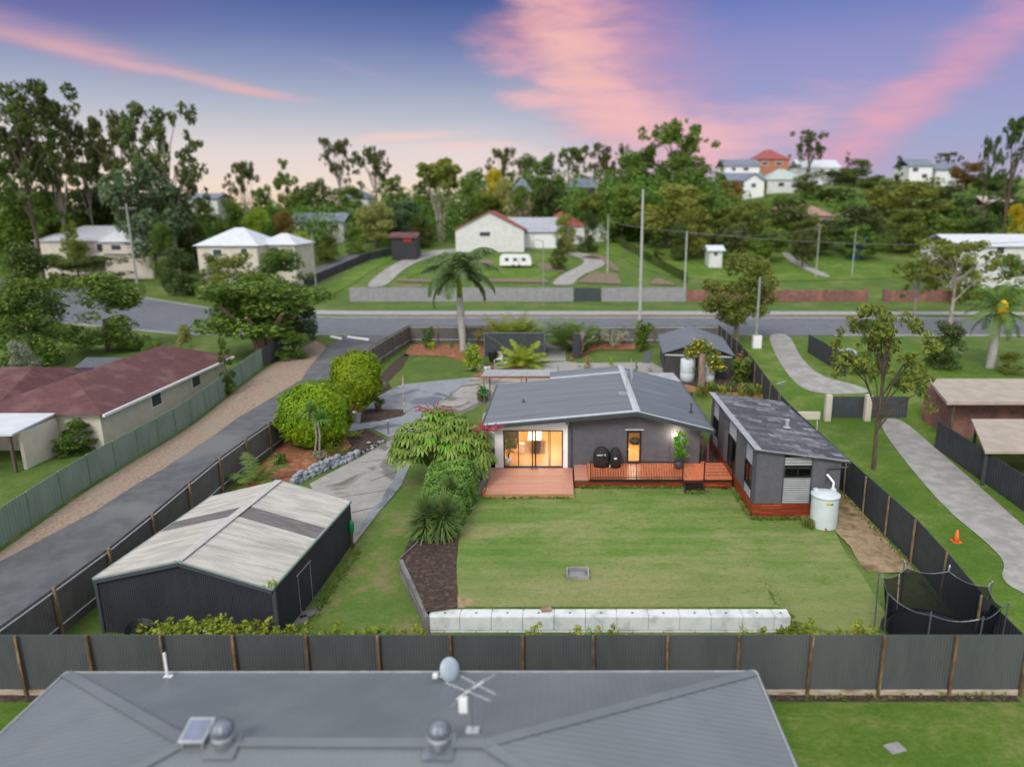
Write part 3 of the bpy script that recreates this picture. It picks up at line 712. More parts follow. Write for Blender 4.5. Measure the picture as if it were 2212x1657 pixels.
# lane, street, verges
drape('lane_road', P2((-20.6, 10), (-20.6, 24), (-20.3, 45), (-18.0, 80), (-19.5, 85), (-25.5, 85), (-25.3, 76)) + P2(*px((651, 821), (510, 905), (350, 1015), (204, 1106), (0, 1213))) + P2((-24.5, 10)), .03, 'asphalt', 1.0)
drape('gravel_strip', P2((-27.2, 10), (-24.4, 10)) + P2(*px((0, 1213), (204, 1106), (350, 1015), (510, 905), (651, 821))) + P2((-25.4, 76), (-27.9, 80), (-27.7, 60), (-27.3, 40)), .025, 'gravel', 1.0)
drape('street', [(170, 82), (17, 83.5), (-28, 83.5), (-45, 84), (-66, 93), (-95, 104), (-170, 122), (-170, 165), (-96, 138), (-62, 114), (-44, 100), (-30, 97.5), (40, 97), (170, 94)], .04, 'street', 2.0)
drape('footpath', [(-44, 101.5), (-30, 100.2), (50, 100.2), (170, 98), (170, 101), (50, 103.6), (-30, 104.2), (-46, 106)], .05, 'path', 2.0)
drape('verge', [(-30, 97.5), (40, 97), (50, 97), (50, 100), (-30, 100)], .05, 'dirt', 2.0)
drape('driveway', [(-3, 77), (1.3, 77), (1.8, 83.6), (-3.6, 83.6)], .035, 'conc')
drape('road_marking', P2(*px((752, 727), (798, 733), (796, 737), (748, 730))), .06, 'white')
drape('road_marking', P2(*px((716, 726), (740, 731), (736, 735), (712, 729))), .06, 'white')
def kerb(pts, gap=()):
    m_ = MB()
    for p, q in zip(pts, pts[1:]):
        n = max(1, int(math.hypot(q[0] - p[0], q[1] - p[1]) / 3))
        for k in range(n):
            a = (p[0] + (q[0] - p[0]) * k / n, p[1] + (q[1] - p[1]) * k / n); c = (p[0] + (q[0] - p[0]) * (k + 1) / n, p[1] + (q[1] - p[1]) * (k + 1) / n)
            if any(lo < (a[0] + c[0]) / 2 < hi for lo, hi in gap): continue
            m_.beam((*a, g(*a) + .05), (*c, g(*c) + .05), .28, .2)
    o = m_.build('kerb', 'path'); o['kind'] = 'structure'
kerb([(170, 94), (40, 97), (-30, 97.5), (-44, 100), (-62, 114), (-96, 138)])
kerb([(170, 82), (17, 83.5), (-28, 83.5), (-45, 84), (-66, 93), (-95, 104)], ((-26, -18.5), (-3.8, 2), (24, 32)))
# across the street
drape('driveway', P2(*px((786, 622), (832, 622), (868, 586), (900, 568), (945, 552), (1000, 545), (1000, 537), (925, 543), (862, 566), (822, 590))), .12, 'oldconc', 2.0)
drape('driveway', P2(*px((1187, 617), (1236, 619), (1252, 598), (1308, 575), (1306, 562), (1278, 551), (1228, 544), (1222, 549), (1258, 560), (1264, 570), (1214, 594))), .12, 'oldconc', 2.0)
drape('driveway', P2(*px((1686, 548), (1703, 546), (1740, 574), (1800, 600), (1775, 600), (1712, 572))), .14, 'oldconc', 2.0)
drape('lane_road', P2(*px((636, 610), (688, 610), (745, 570), (790, 548), (775, 545), (700, 570))), .14, 'asphalt', 2.0)
for pts in (((860, 604), (940, 606), (940, 612), (856, 610)), ((1050, 604), (1185, 606), (1185, 613), (1050, 611)), ((840, 622), (905, 616), (915, 622), (850, 628)), ((1245, 612), (1280, 590), (1330, 592), (1345, 616)), ((1400, 616), (1420, 600), (1465, 618)), ((1160, 570), (1210, 572), (1220, 590), (1170, 586)), ((1240, 560), (1290, 552), (1320, 585), (1345, 590), (1300, 548)), ((960, 572), (1060, 562), (1070, 572), (980, 580))):
    drape('dirt_bank', P2(*px(*pts)), .16, 'dirt', 2.0)
for pts in (((1330, 560), (1480, 612), (1900, 605), (2000, 592), (1900, 560), (1700, 545), (1560, 530), (1420, 530)), ((1268, 512), (1330, 515), (1350, 560), (1320, 565), (1285, 545)), ((700, 645), (752, 622), (800, 588), (850, 562), (830, 556), (740, 600)), ((845, 618), (880, 586), (955, 560), (960, 600), (1180, 610), (1210, 590), (1255, 575), (1240, 560), (1090, 545), (1000, 552))):
    drape('lawn', P2(*px(*pts)), .09, 'lush', 2.0)
# right hand neighbour
drape('driveway', P2(*px((1655, 722), (1705, 722), (1728, 772), (1765, 812), (1870, 838), (1880, 852), (1742, 852), (1690, 800))), .05, 'oldconc', 1.0)
drape('driveway', P2(*px((1892, 905), (1952, 905), (2056, 1000), (2160, 1092), (2225, 1150), (2520, 1370), (2520, 1470), (2240, 1300), (2160, 1256), (2172, 1215), (2130, 1172), (2046, 1104), (1956, 1000))), .05, 'oldconc', 1.0)
rl = [(17.0, 10), (17.0, 30), (17.1, 50), (18, 80), (26, 80), (40, 78), (40, 10)]
drape('lawn', rl, .02, 'lush', 1.0)
drape('lawn', [(6.6, 6), (15.6, 6), (15.6, 21.35), (6.0, 21.35), (-14, 21.35), (-30, 21.35), (-30, 6)], .02, 'lush')
drape('garden_edge', [(5.9, 21.28), (15.7, 21.28), (15.7, 21.62), (-30, 21.62), (-30, 21.28)], .024, 'mulch_d')
# ------------------------------------------------------------------ the house
HY = 41.62
xh = lambda u, v=985: aty(u, v, HY).x
house = thing('house', 'long low house with ribbed grey gable roof, grey rendered wall and lit glass doors', 'house', (2, HY, 0))
RX, LX, EX = 4.45, -4.72, 9.0
zl = lambda x: 3.16 + (x - LX) / (RX - LX) * .84
zr = lambda x: 2.85 + (EX - x) / (EX - RX) * 1.15
ztop = lambda x: (zl(x) if x < RX else zr(x)) - .10
def fw(mb, x0, x1, z0, z1=None, th=.16, y=HY):
    if x0 < RX < x1 and z1 is None: fw(mb, x0, RX, z0, None, th, y); fw(mb, RX, x1, z0, None, th, y); return mb
    return mb.wall((x0, y), (x1, y), z0, ztop(x0) if z1 is None else z1, th, z0, ztop(x1) if z1 is None else z1)
DX0, DX1, DZ0, DZ1 = xh(1088), xh(1216), .27, 2.66
GX0, GX1, GZ0, GZ1 = xh(1353.5), xh(1384.5), .55, 2.62
WL, WM, WR = -4.12, .32, 8.36
b = MB(); fw(b, WL, DX0, 0); fw(b, DX0, DX1, DZ1); fw(b, DX1, WM, 0); b.box(DX0, HY, 0, DX1, HY + .16, DZ0)
for k in range(11):                                   # weatherboard laps stand a little proud
    z = .3 + k * .26
    for x0, x1 in ((WL, DX0 - .06), (DX1 + .06, WM)):
        if z + .25 < ztop(x0): b.box(x0, HY - .018, z, x1, HY, z + .235)
for x in (WL, WM - .09): b.box(x, HY - .03, .05, x + .09, HY - .018, ztop(x) - .1)
wall_w = b.build('wall', 'white_board', house); tag(wall_w, 'white weatherboard wall round the glass doors')
b = MB(); fw(b, WM, GX0, 0); fw(b, GX0, GX1, GZ1); fw(b, GX1, WR, 0); b.box(GX0, HY, 0, GX1, HY + .16, GZ0)
b.box(WR - .16, HY + .16, 0, WR, 53.2, zr(WR) - .1)
b.box(WL, 50.9, 0, WR - .16, 51.06, 2.9)
wall_g = b.build('wall', 'render', house); tag(wall_g, 'dark grey rendered wall')
b = MB().box(WL, HY + .16, 0, WL + .16, 50.9, 3.1); b.build('wall', 'white_board', house)
b = MB(); b.box(GX0 - .03, HY - .012, GZ1 + .03, GX1 + .03, HY, ztop(4) - .06); b.build('infill_panel', 'render', house)
b = MB(); b.box(GX0 - .12, HY - .08, GZ1 + .06, GX1 + .12, HY - .013, GZ1 + .11); b.build('door_flashing', 'galv', house)
xa, xb = xh(1446), xh(1477)
for x, z in ((xa, 2.6), (xb, 2.55)): MB().box(x, HY - .014, .55, x + .03, HY, z).build('cover_strip', 'gutter', house)
b = MB(); b.tube([(WM + .22, HY - .06, .1), (WM + .22, HY - .06, 3.35)], .045); b.build('downpipe', 'gutter', house)
b = MB(); vx = xh(1224.5); vx = aty(1224, 915, HY).x; b.box(vx - .11, HY - .03, 3.0, vx + .11, HY, 3.2); b.build('wall_vent', 'white', house)
# roof
b = MB(); b.ribs((RX, 40.95, 4.0), (RX, 51.25, 4.0), (LX, 51.25, 3.16), (LX, 40.95, 3.16), .19, .03)
roof_l = b.build('roof', 'roof_main', house)
b = MB(); b.ribs((RX, 53.4, 4.0), (RX, 40.95, 4.0), (EX, 40.95, 2.85), (EX, 53.4, 2.85), .19, .03)
roof_r = b.build('roof', 'roof_main', house)
b = MB(); b.ribs((RX, 51.28, 4.09), (RX, 53.4, 4.09), (-.9, 53.4, zl(-.9) + .09), (-.9, 51.28, zl(-.9) + .09), .19, .03); b.box(-.95, 51.28, 2.6, -.9, 53.4, zl(-.9) + .1)
roof_b = b.build('roof', 'roof_main', house)
b = MB(); b.box(-.9, 53.2, .1, WR - .16, 53.36, 2.7); b.build('wall', 'render', house)
b = MB(); b.slab([(-.9, 51.18, zl(-.9) + .13), (RX, 51.18, 4.13), (RX, 51.42, 4.14), (-.9, 51.42, zl(-.9) + .14)], .06); b.build('step_flashing', 'roof_cap', roof_l)
b = MB(); b.slab([(RX - .24, 40.93, 4.035), (RX, 40.93, 4.065), (RX, 53.42, 4.14), (RX - .24, 53.42, 4.12)], .03); b.slab([(RX, 40.93, 4.064), (RX + .2, 40.93, 4.02), (RX + .2, 53.42, 4.02), (RX, 53.42, 4.139)], .03)
b.build('ridge_capping', 'roof_cap', roof_l)
b = MB(); b.slab([(LX, 40.9, 3.2), (RX, 40.9, 4.05), (RX, 41.25, 4.055), (LX, 41.25, 3.205)], .02); b.build('verge_flashing', 'roof_cap', roof_l)
b = MB(); b.slab([(RX, 40.9, 4.05), (EX, 40.9, 2.9), (EX, 41.08, 2.9), (RX, 41.08, 4.05)], .02); b.build('verge_flashing', 'roof_cap', roof_r)
b = MB(); b.beam((LX - .05, 40.87, 3.06), (RX, 40.87, 3.905), .05, .24); b.beam((LX - .05, 40.83, 3.10), (RX, 40.83, 3.945), .05, .07); b.box(LX - .14, 40.9, 3.02, LX, 51.3, 3.16); b.build('gutter', 'gutter', roof_l)
b = MB(); b.beam((RX, 40.87, 3.905), (EX + .05, 40.87, 2.75), .05, .24); b.beam((RX, 40.83, 3.945), (EX + .05, 40.83, 2.79), .05, .07); b.box(EX, 40.9, 2.70, EX + .14, 53.4, 2.84); b.build('gutter', 'gutter', roof_r)
b = MB(); b.slab([(LX, 40.9, 3.12), (RX, 40.9, 3.96), (RX, 41.75, 3.96), (LX, 41.75, 3.12)], .03); b.slab([(RX, 40.9, 3.96), (EX, 40.9, 2.81), (EX, 41.75, 2.81), (RX, 41.75, 3.96)], .03); b.build('eave_lining', 'gutter', house)
def flue(u, v0, v1, Y, m='gutter', r=.05):
    p = aty(u, v0, Y); q = aty(u, v1, Y); bb = MB(); bb.tube([p, q], r, 8); bb.box(p.x - .13, Y - .1, p.z - .02, p.x + .13, Y + .1, p.z + .01); return bb
b = flue(1131, 868.5, 862, 41.3); b.build('vent_pipe', 'gutter', roof_l)
b = flue(1493, 889, 871, 44.0, r=.05); b.build('vent_pipe', 'gutter', roof_r)
p = aty(1354, 830, 45.2)
b = MB(); b.tube([(p.x, 45.2, 3.95), (p.x, 45.2, 5.55), (p.x - .3, 45.2, 5.55)], .025, 6)
b.tube([(p.x + .28, 44.6, 5.2), (p.x + .28, 45.9, 5.9)], .02, 5)
for k in range(9):
    f = k / 8; c = Vector((p.x + .28, 44.6 + 1.3 * f, 5.2 + .7 * f)); b.tube([c - Vector((.05, 0, .32)), c + Vector((.05, 0, .32))], .012, 4)
b.box(p.x - .5, 45.1, 3.98, p.x + .05, 45.3, 4.12)
b.build('tv_antenna', 'zinc', roof_l)
# sliding glass doors
sd = MB(); y = HY + .04
for x0, x1, z0, z1 in ((DX0, DX1, DZ0, DZ0 + .08), (DX0, DX1, DZ1 - .06, DZ1), (DX0, DX0 + .07, DZ0 + .08, DZ1 - .06), (DX1 - .07, DX1, DZ0 + .08, DZ1 - .06)): sd.box(x0, y - .07, z0, x1, y + .08, z1)
for f, wd in ((.25, .05), (.487, .075), (.537, .085), (.765, .05), (.79, .035)):
    x = DX0 + (DX1 - DX0) * f; sd.box(x - wd / 2, y - .05, DZ0 + .08, x + wd / 2, y + .04, DZ1 - .06)
door = sd.build('sliding_door', 'black', house)
b = MB(); b.box(DX0 + .07, y, DZ0 + .08, DX0 + (DX1 - DX0) * .487, y + .01, DZ1 - .06); b.box(DX0 + (DX1 - DX0) * .54, y, DZ0 + .08, DX1 - .07, y + .01, DZ1 - .06); b.build('pane', 'glass', door)
b = MB(); b.box(DX0 + (DX1 - DX0) * .53, y - .09, 1.2, DX0 + (DX1 - DX0) * .545, y - .05, 1.5); b.build('handle', 'black', door)
gd = MB()
for x0, x1, z0, z1 in ((GX0, GX1, GZ0, GZ0 + .13), (GX0, GX1, GZ1 - .1, GZ1), (GX0, GX0 + .11, GZ0 + .13, GZ1 - .1), (GX1 - .11, GX1, GZ0 + .13, GZ1 - .1)): gd.box(x0, y - .07, z0, x1, y + .06, z1)
door2 = gd.build('glazed_door', 'black', house)
MB().box(GX0 + .11, y, GZ0 + .13, GX1 - .11, y + .01, GZ1 - .1).build('pane', 'glass', door2)
MB().box(GX0 + .06, y - .1, 1.45, GX0 + .2, y - .07, 1.49).build('handle', 'galv', door2)
# room behind the glass
b = MB(); b.box(WL + .16, HY + .16, .15, WR - .16, 50.9, .27); b.build('floor', 'floor', house)
b = MB(); b.box(WL + .17, 50.78, .27, WR - .17, 50.88, 2.76); b.box(WL + .17, HY + .17, .27, WL + .22, 50.78, 2.76); b.box(WR - .22, HY + .17, .27, WR - .17, 50.78, 2.6); b.box(WL + .17, HY + .17, 2.62, WR - .17, 50.78, 2.68); b.box(1.7, 41.9, .28, 1.8, 50.7, 2.6)
b.build('room_lining', 'wall_in', house)
b = MB(); b.box(-3.0, 49.4, .3, -.3, 49.8, .72); b.build('tv_bench', 'bark', house)
b = MB(); b.box(1.0, 43.6, .28, 1.68, 50.6, 1.15); b.box(-3.7, 47.8, .28, -3.2, 50.6, 2.3); b.build('kitchen_cupboard', 'wall_in', house)
def lamp(name, loc, e, size, col=(1, .84, .64)):
    l = bpy.data.lights.new(name, 'AREA'); l.energy = e; l.size = size; l.color = col; o = bpy.data.objects.new(name, l); COL.objects.link(o); o.location = loc; return o
lamp('ceiling_lamp', (-1.4, 44.6, 2.58), 185, 2.6); lamp('ceiling_lamp', (-1.4, 48.3, 2.58), 140, 2.6); lamp('ceiling_lamp', (4.2, 44.6, 2.52), 180, 2.4)
# lit outdoor lamp on the wall
lx = aty(1459, 927, HY).x
b = MB(); b.ball((lx, HY - .14, 2.42), .085, .085, .085); wl = b.build('wall_lamp', glow_mat('lamp_glow', (1, .9, .74), 40), house, True)
b = MB(); b.box(lx - .1, HY - .06, 2.36, lx + .1, HY, 2.54); b.build('lamp_base', 'white', wl)
pl = bpy.data.lights.new('wall_lamp_light', 'POINT'); pl.energy = 55; pl.color = (1, .87, .66); pl.shadow_soft_size = .09
po = bpy.data.objects.new('wall_lamp_light', pl); COL.objects.link(po); po.location = (lx, HY - .3, 2.42)
# furniture seen through the glass
p = at(1150, 980, .27)
isl = thing('kitchen_island', 'kitchen island with pale stone top and dark slatted end, seen through the glass doors', 'kitchen island', (p.x, p.y, .27))
ix0, ix1 = at(1137, 976, .27).x + .2, at(1168, 980, .27).x
b = MB(); b.box(ix0 + .3, p.y, .27, ix1 - .05, p.y + 3.1, 1.15); b.build('body', 'bark', isl)
b = MB()
for k in range(9): b.box(ix0 + .32 + k * .085, p.y - .02, .27, ix0 + .37 + k * .085, p.y, 1.15)
b.build('slat_panel', 'render', isl)
MB().box(ix0 - .1, p.y - .06, 1.15, ix1 + .03, p.y + 3.15, 1.2).build('countertop', 'cream', isl)
p = at(1128, 979, .27)
st = thing('bar_stool', 'white metal bar stool beside the kitchen island', 'stool', (p.x, p.y, .27))
MB().box(p.x - .16, p.y - .16, .9, p.x + .16, p.y + .16, .94).build('seat', 'white', st)
for sx in (-1, 1):
    for sy in (-1, 1): MB().beam((p.x + sx * .22, p.y + sy * .22, .27), (p.x + sx * .14, p.y + sy * .14, .9), .04).build('leg', 'white', st)
b = MB()
for z, k in ((.45, .2), (.66, .18)):
    b.beam((p.x - k, p.y - k, z), (p.x + k, p.y - k, z), .025); b.beam((p.x - k, p.y + k, z), (p.x + k, p.y + k, z), .025)
b.build('stretcher', 'white', st)
p = at(1106, 966, .27)
ac = thing('armchair', 'brown armchair at the edge of the lit living room', 'armchair', (p.x, p.y, .27))
MB().box(p.x - .55, p.y - .3, .4, p.x + .35, p.y + .5, .75).build('seat', 'bark', ac); MB().box(p.x - .55, p.y + .5, .4, p.x + .35, p.y + .7, 1.25).build('backrest', 'bark', ac)
for sx in (-.5, .25): MB().box(p.x + sx, p.y - .3, .27, p.x + sx + .06, p.y - .24, .4).build('leg', 'black', ac)
p = at(1372, 957, .27)
cu = MB(); cu.ball((p.x, p.y, .45), .42, .5, .2, 14, 8); solo('floor_cushion', cu, 'blackfab', 'black cushion on the timber floor behind the narrow glass door', 'cushion', smooth=True)
# ---- decks
ld = thing('lower_deck', 'low pale red timber deck in front of the lit glass doors', 'deck', (-1.8, 39.4, 0))
b = MB().box(-4.3, 37.42, .2, .62, 41.6, .262); b.build('deck_boards', 'deck_pale', ld)
b = MB().box(-4.36, 37.36, .0, .66, 37.415, .255); b.box(-4.36, 37.415, 0, -4.305, 41.6, .255); b.build('fascia', 'pine', ld)
ZD = .55
ud = thing('upper_deck', 'oiled red timber deck with black balustrade, running along the grey wall', 'deck', (5.5, 40, 0))
b = MB().box(1.5, 38.92, ZD - .06, 9.85, 41.6, ZD); b.box(8.5, 41.6, ZD - .06, 9.85, 41.95, ZD); b.build('deck_boards', 'deck_red', ud)
b = MB().box(.7, 39.0, .42, 1.48, 41.55, .48); b.box(.68, 38.95, .34, 1.48, 39.0, .485); b.build('step_platform', 'deck_pale', ud)
b = MB().box(.72, 39.0, -.02, 9.85, 39.06, .42); b.build('skirting', 'skirt', ud)
b = MB().box(1.56, 38.86, ZD - .11, 6.98, 38.915, ZD + .012); b.box(8.16, 38.87, ZD - .09, 9.85, 38.915, ZD - .02); b.build('edge_beam', 'black', ud)
ry = 38.89; rx0, rx1 = 1.62, 6.92; rm = (rx0 + rx1) / 2
bal = MB().box(rx0, ry - .02, 1.60, rx1, ry + .02, 1.65); bal.box(rx0, ry - .018, ZD + .1, rx1, ry + .018, ZD + .14)
bal = bal.build('balustrade', 'black', ud)
for x in (rx0, rm, rx1): MB().box(x - .03, ry - .03, ZD + .012, x + .03, ry + .03, 1.68).build('post', 'black', bal)
b = MB()
for k in range(1, 56):
    x = rx0 + (rx1 - rx0) * k / 56
    if abs(x - rm) > .05: b.box(x - .011, ry - .01, ZD + .14, x + .011, ry + .01, 1.6)
b.build('baluster_row', 'black', bal)
hr = MB().box(8.16, ry - .03, 1.58, 9.82, ry + .03, 1.64)
for k in range(4): hr.box(8.2, ry - .008, .8 + k * .2, 9.8, ry + .008, .815 + k * .2)
hr = hr.build('handrail', 'black', ud)
for x in (8.16, 9.8): MB().box(x - .035, ry - .036, -.1 if x > 9 else ZD - .09, x + .035, ry + .036, 1.58).build('post', 'black', hr)
ps = thing('deck_steps', 'black open-tread steps from the upper deck to the lawn', 'steps', (7.5, 38.5, 0))
for x in (6.98, 8.06): MB().beam((x, 38.9, ZD - .06), (x, 38.05, -.03), .05, .2).build('stringer', 'black', ps)
for k in range(4): MB().box(7.0, 38.66 - k * .21, .40 - k * .135, 8.04, 38.88 - k * .21, .44 - k * .135).build('tread', 'black', ps)
# things on the decks
p = at(1463, 1006.5, ZD)
pt = thing('potted_tree', 'leafy young tree in a round dark grey pot at the end of the balustrade', 'potted tree', (p.x, 40.7, ZD)); p = Vector((p.x, 40.7, ZD))
MB().lathe(p, [(.16, 0), (.27, .12), (.31, .3), (.28, .5), (.25, .5), (.25, .45), (.0, .45)], 20).build('pot', 'grey_pot', pt, True)
MB().tube([p + Vector((0, 0, .4)), p + Vector((.02, 0, 1.2)), p + Vector((0, .02, 2.1))], .02, 6).build('trunk', 'bark', pt)
r_ = random.Random(4); C = [(r_.gauss(0, .2), r_.gauss(0, .2), .75 + 1.5 * k / 26) for k in range(26)]
C = [(x * (1.35 - .55 * (z - .75) / 1.5), y_ * (1.35 - .55 * (z - .75) / 1.5), z) for x, y_, z in C]
Pn, dd = clump_points(C, .17, 1500, 5); Vq, Fq = leaf_quads(Pn, .13, 6, dd, .3, .5); meshpart('foliage', np_mesh('foliage', Vq, Fq, 'lf_umb2'), pt)
def bbq(u, v, wx, hy, label, kettle):
    p = at(u, v, ZD); p = Vector((p.x, p.y, ZD)); t = thing('covered_barbecue', label, 'barbecue', p)
    if kettle: prof = [(.29, .03), (.33, .3), (.34, .62), (.33, .85), (.27, 1.05), (.15, 1.17), (.05, 1.2)]
    else: prof = [(.47, .04), (.48, .3), (.5, .55), (.49, .78), (.42, .98), (.3, 1.12), (.12, 1.2)]
    b = MB().lathe((0, 0, 0), prof, 22); rr = random.Random(u)
    b.v = [(p.x + x * (1 + .06 * math.sin(9 * math.atan2(y_, x) + z * 3)), p.y + y_ * (.68 if not kettle else 1) * (1 + .06 * math.sin(7 * math.atan2(y_, x))), p.z + z * hy / 1.2) for x, y_, z in b.v]
    b.build('cover', 'blackfab', t, True); return t, p
t, p = bbq(1299, 1008, .9, 1.28, 'wide barbecue under a black fabric cover with white lettering', False)
def text(name, s, size, loc, parent, m, rot=(R(90), 0, 0)):
    c = bpy.data.curves.new(name, 'FONT'); c.body = s; c.size = size; c.extrude = .004; c.align_x = 'CENTER'; c.align_y = 'CENTER'
    o = bpy.data.objects.new(name, c); COL.objects.link(o); c.materials.append(M[m]); o.parent = parent
    rl_ = parent
    while rl_.parent: rl_ = rl_.parent
    me = bpy.data.meshes.new_from_object(o); me.name = name; bpy.data.objects.remove(o); bpy.data.curves.remove(c); o = bpy.data.objects.new(name, me); COL.objects.link(o); o.parent = parent
    o.location = Vector(loc) - rl_.location; o.rotation_euler = rot; return o
text('lettering', 'weber Q', .15, (p.x - .02, p.y - .345, p.z + .86), t, 'white', (R(76), 0, 0))
b = MB().tube([(p.x + .47, p.y - .32, p.z + .12), (p.x + .51, p.y - .32, p.z + .12)], .13, 16); b.build('wheel', 'zinc', t)
t, p = bbq(1329, 1009, .65, 1.24, 'narrow kettle barbecue under a black cover beside the wide one', True)
b = MB().box(p.x - .1, p.y - .36, p.z + .62, p.x + .06, p.y - .345, p.z + .72); b.build('logo_patch', 'white', t)
b = MB().box(p.x + .065, p.y - .36, p.z + .64, p.x + .1, p.y - .345, p.z + .72); b.build('logo_patch', 'red', t)
p = at(1154, 1013, .262)
for dx_, rot in ((-.13, .5), (.12, -.7)):
    b = MB().ball((p.x + dx_, p.y - .04, .295), .11, .06, .035, 10, 6); o = solo('slipper', b, 'jute', 'grey-brown slipper lying on the deck at the glass doors', 'slipper', 'pair of slippers', True); o.rotation_euler.z = rot
p = at(1043, 1072, .0); b = MB().tube([(-4.42, 37.5, .05), (-4.45, 37.8, .25), (-4.4, 38.0, .12), (-4.44, 38.3, .3), (-4.4, 37.7, .35)], .05, 6)
solo('orange_strap', b, 'orange', 'bright orange strap bundled at the corner of the low deck', 'strap')
p = at(1515, 1002, ZD)
t = thing('slatted_gate', 'low black slatted gate at the gap between house and cabin', 'gate', (8.95, 42.1, 0))
for x in (8.55, 9.3): MB().box(x - .03, 42.05, 0, x + .03, 42.11, 1.6).build('post', 'black', t)
b = MB()
for k in range(6): b.box(8.58, 42.06, .65 + k * .16, 9.27, 42.09, .68 + k * .16)
b.build('slat_panel', 'black', t)
b = MB().tube([(8.9, 41.5, ZD + .1), (8.92, 41.9, 1.95)], .025, 6); t = solo('mop', b, 'red', 'red-handled mop leaning on the black slatted gate', 'mop')
b = MB().lathe((8.75, 43.4, 0), [(.27, 0), (.27, 1.55), (.24, 1.62), (.0, 1.64)], 18); solo('water_heater', b, 'cream', 'beige water heater cylinder on the right side of the house', 'water heater', smooth=True)
# pots left of the white wall
for u, v, m, h, pm, lab in ((1065, 1010, 'lf_shrub', .75, 'navy', 'leafy plant in a tall navy pot beside the low deck'), (1075, 1008, 'lf_red', .5, 'black_pot', 'bare brown stems in a small black pot against the white wall')):
    p = at(u, v); p.z = g(p.x, p.y) + .03; t = thing('potted_plant', lab, 'potted plant', p)
    MB().lathe(p, [(.13, 0), (.2, h), (.17, h), (.16, h - .06), (0, h - .06)], 16).build('pot', pm, t, True)
    Pn, dd = clump_points([(random.Random(k).gauss(0, .15), random.Random(k + 9).gauss(0, .15), h + .15 + .06 * k) for k in range(6)], .16, 130, int(u)); Vq, Fq = leaf_quads(Pn, .2, 3, dd); meshpart('foliage', np_mesh('foliage', Vq, Fq, m), t)
# indoor plant
p = at(1098, 1003, .27); p.y = max(p.y, HY + .55); p.z = .27
t = thing('indoor_plant', 'broad-leaved plant in a white pot just inside the glass doors', 'potted plant', p)
MB().lathe(p, [(.15, 0), (.21, .42), (.17, .42), (.16, .36), (0, .36)], 18).build('pot', 'white', t, True)
b = MB(); r_ = random.Random(3)
for k in range(14):
    a = r_.uniform(0, 6.28); L = r_.uniform(.5, 1.0); q = p + Vector((math.cos(a) * L * .32, math.sin(a) * L * .32, .4 + L)); b.tube([p + Vector((0, 0, .36)), q], .012, 4)
    e = q + Vector((math.cos(a) * .42, math.sin(a) * .42, r_.uniform(-.1, .35))); b.blade(q, e, .26, .05)
b.build('foliage', 'lf_shrub', t)
# ------------------------------------------------------------------ the cabin
CY, CX0, CX1, CYB = 34.82, 9.92, 14.32, 46.0
cab = thing('cabin', 'grey flat-roofed cabin with lichen-patched roof and corrugated window panels over a red timber base', 'cabin', (12, 40, 0))
zc = lambda x: 3.70 + (x - CX0) / (CX1 - CX0) * (-.52)
FL = .81
cu_ = lambda u, v: aty(u, v, CY)
w0, w1 = cu_(1692, 1030).x, cu_(1753, 1030).x
WZ0, WZ1 = cu_(1690, 1031).z, cu_(1690, 1006).z
b = MB(); b.wall((CX0, CY), (w0, CY), FL, zc(CX0), .15, FL, zc(w0)); b.wall((w1, CY), (CX1, CY), FL, zc(w1), .15, FL, zc(CX1))
b.box(CX1 - .15, CY + .15, .2, CX1, CYB, zc(CX1)); b.box(CX0, CYB - .15, FL, CX1 - .15, CYB, zc(CX1))
b.v += []
LW = [(35.35, 36.85, 1.35, 2.65), (38.9, 40.9, .84, 2.75), (43.6, 45.2, 1.5, 2.6)]     # openings in the side wall: y0,y1,z0,z1
ys = CY + .15
for y0, y1, z0, z1 in LW: b.box(CX0, ys, FL, CX0 + .15, y0, zc(CX0)); ys = y1
b.box(CX0, ys, FL, CX0 + .15, CYB - .15, zc(CX0)); b.build('wall', 'render', cab)
def hcorr(mb, x0, x1, y0, y1, z0, z1, pitch=.12, amp=.035):
    """corrugated infill with level ribs, on a wall facing -y (y0==y1) or -x (x0==x1)"""
    n = max(1, int((z1 - z0) / pitch)); P = []; F = []
    for i in range(n * 4 + 1):
        z = z0 + (z1 - z0) * i / (n * 4); o = amp * math.sin(math.pi * i / 2)
        if y0 == y1: P += [(x0, y0 - o, z), (x1, y0 - o, z)]
        else: P += [(x0 - o, y0, z), (x0 - o, y1, z)]
        if i: k = 2 * i; F.append((k - 2, k - 1, k + 1, k))
    return mb.add(P, F)
b = MB(); hcorr(b, w0, w1, CY + .03, CY + .03, FL, WZ0); hcorr(b, w0, w1, CY + .03, CY + .03, WZ1, zc(w1) - .02); b.build('corrugated_panel', 'zinc_d', cab)
for y0, y1, z0, z1 in LW:
    b = MB(); hcorr(b, CX0 + .03, CX0 + .03, y0, y1, z1, zc(CX0) - .02)
    if z0 > 1: hcorr(b, CX0 + .03, CX0 + .03, y0, y1, FL, z0)
    b.build('corrugated_panel', 'zinc_d', cab)
for x in (w0, w1): MB().box(x - .03, CY - .02, FL, x + .03, CY + .03, zc(w1)).build('cover_strip', 'gutter', cab)
for y0, y1, z0, z1 in LW:
    for q in (y0, y1): MB().box(CX0 - .02, q - .03, FL, CX0 + .03, q + .03, zc(CX0) - .02).build('cover_strip', 'gutter', cab)
MB().box(CX0 - .02, CY - .02, FL, CX0 + .05, CY, zc(CX0)).build('corner_trim', 'gutter', cab)
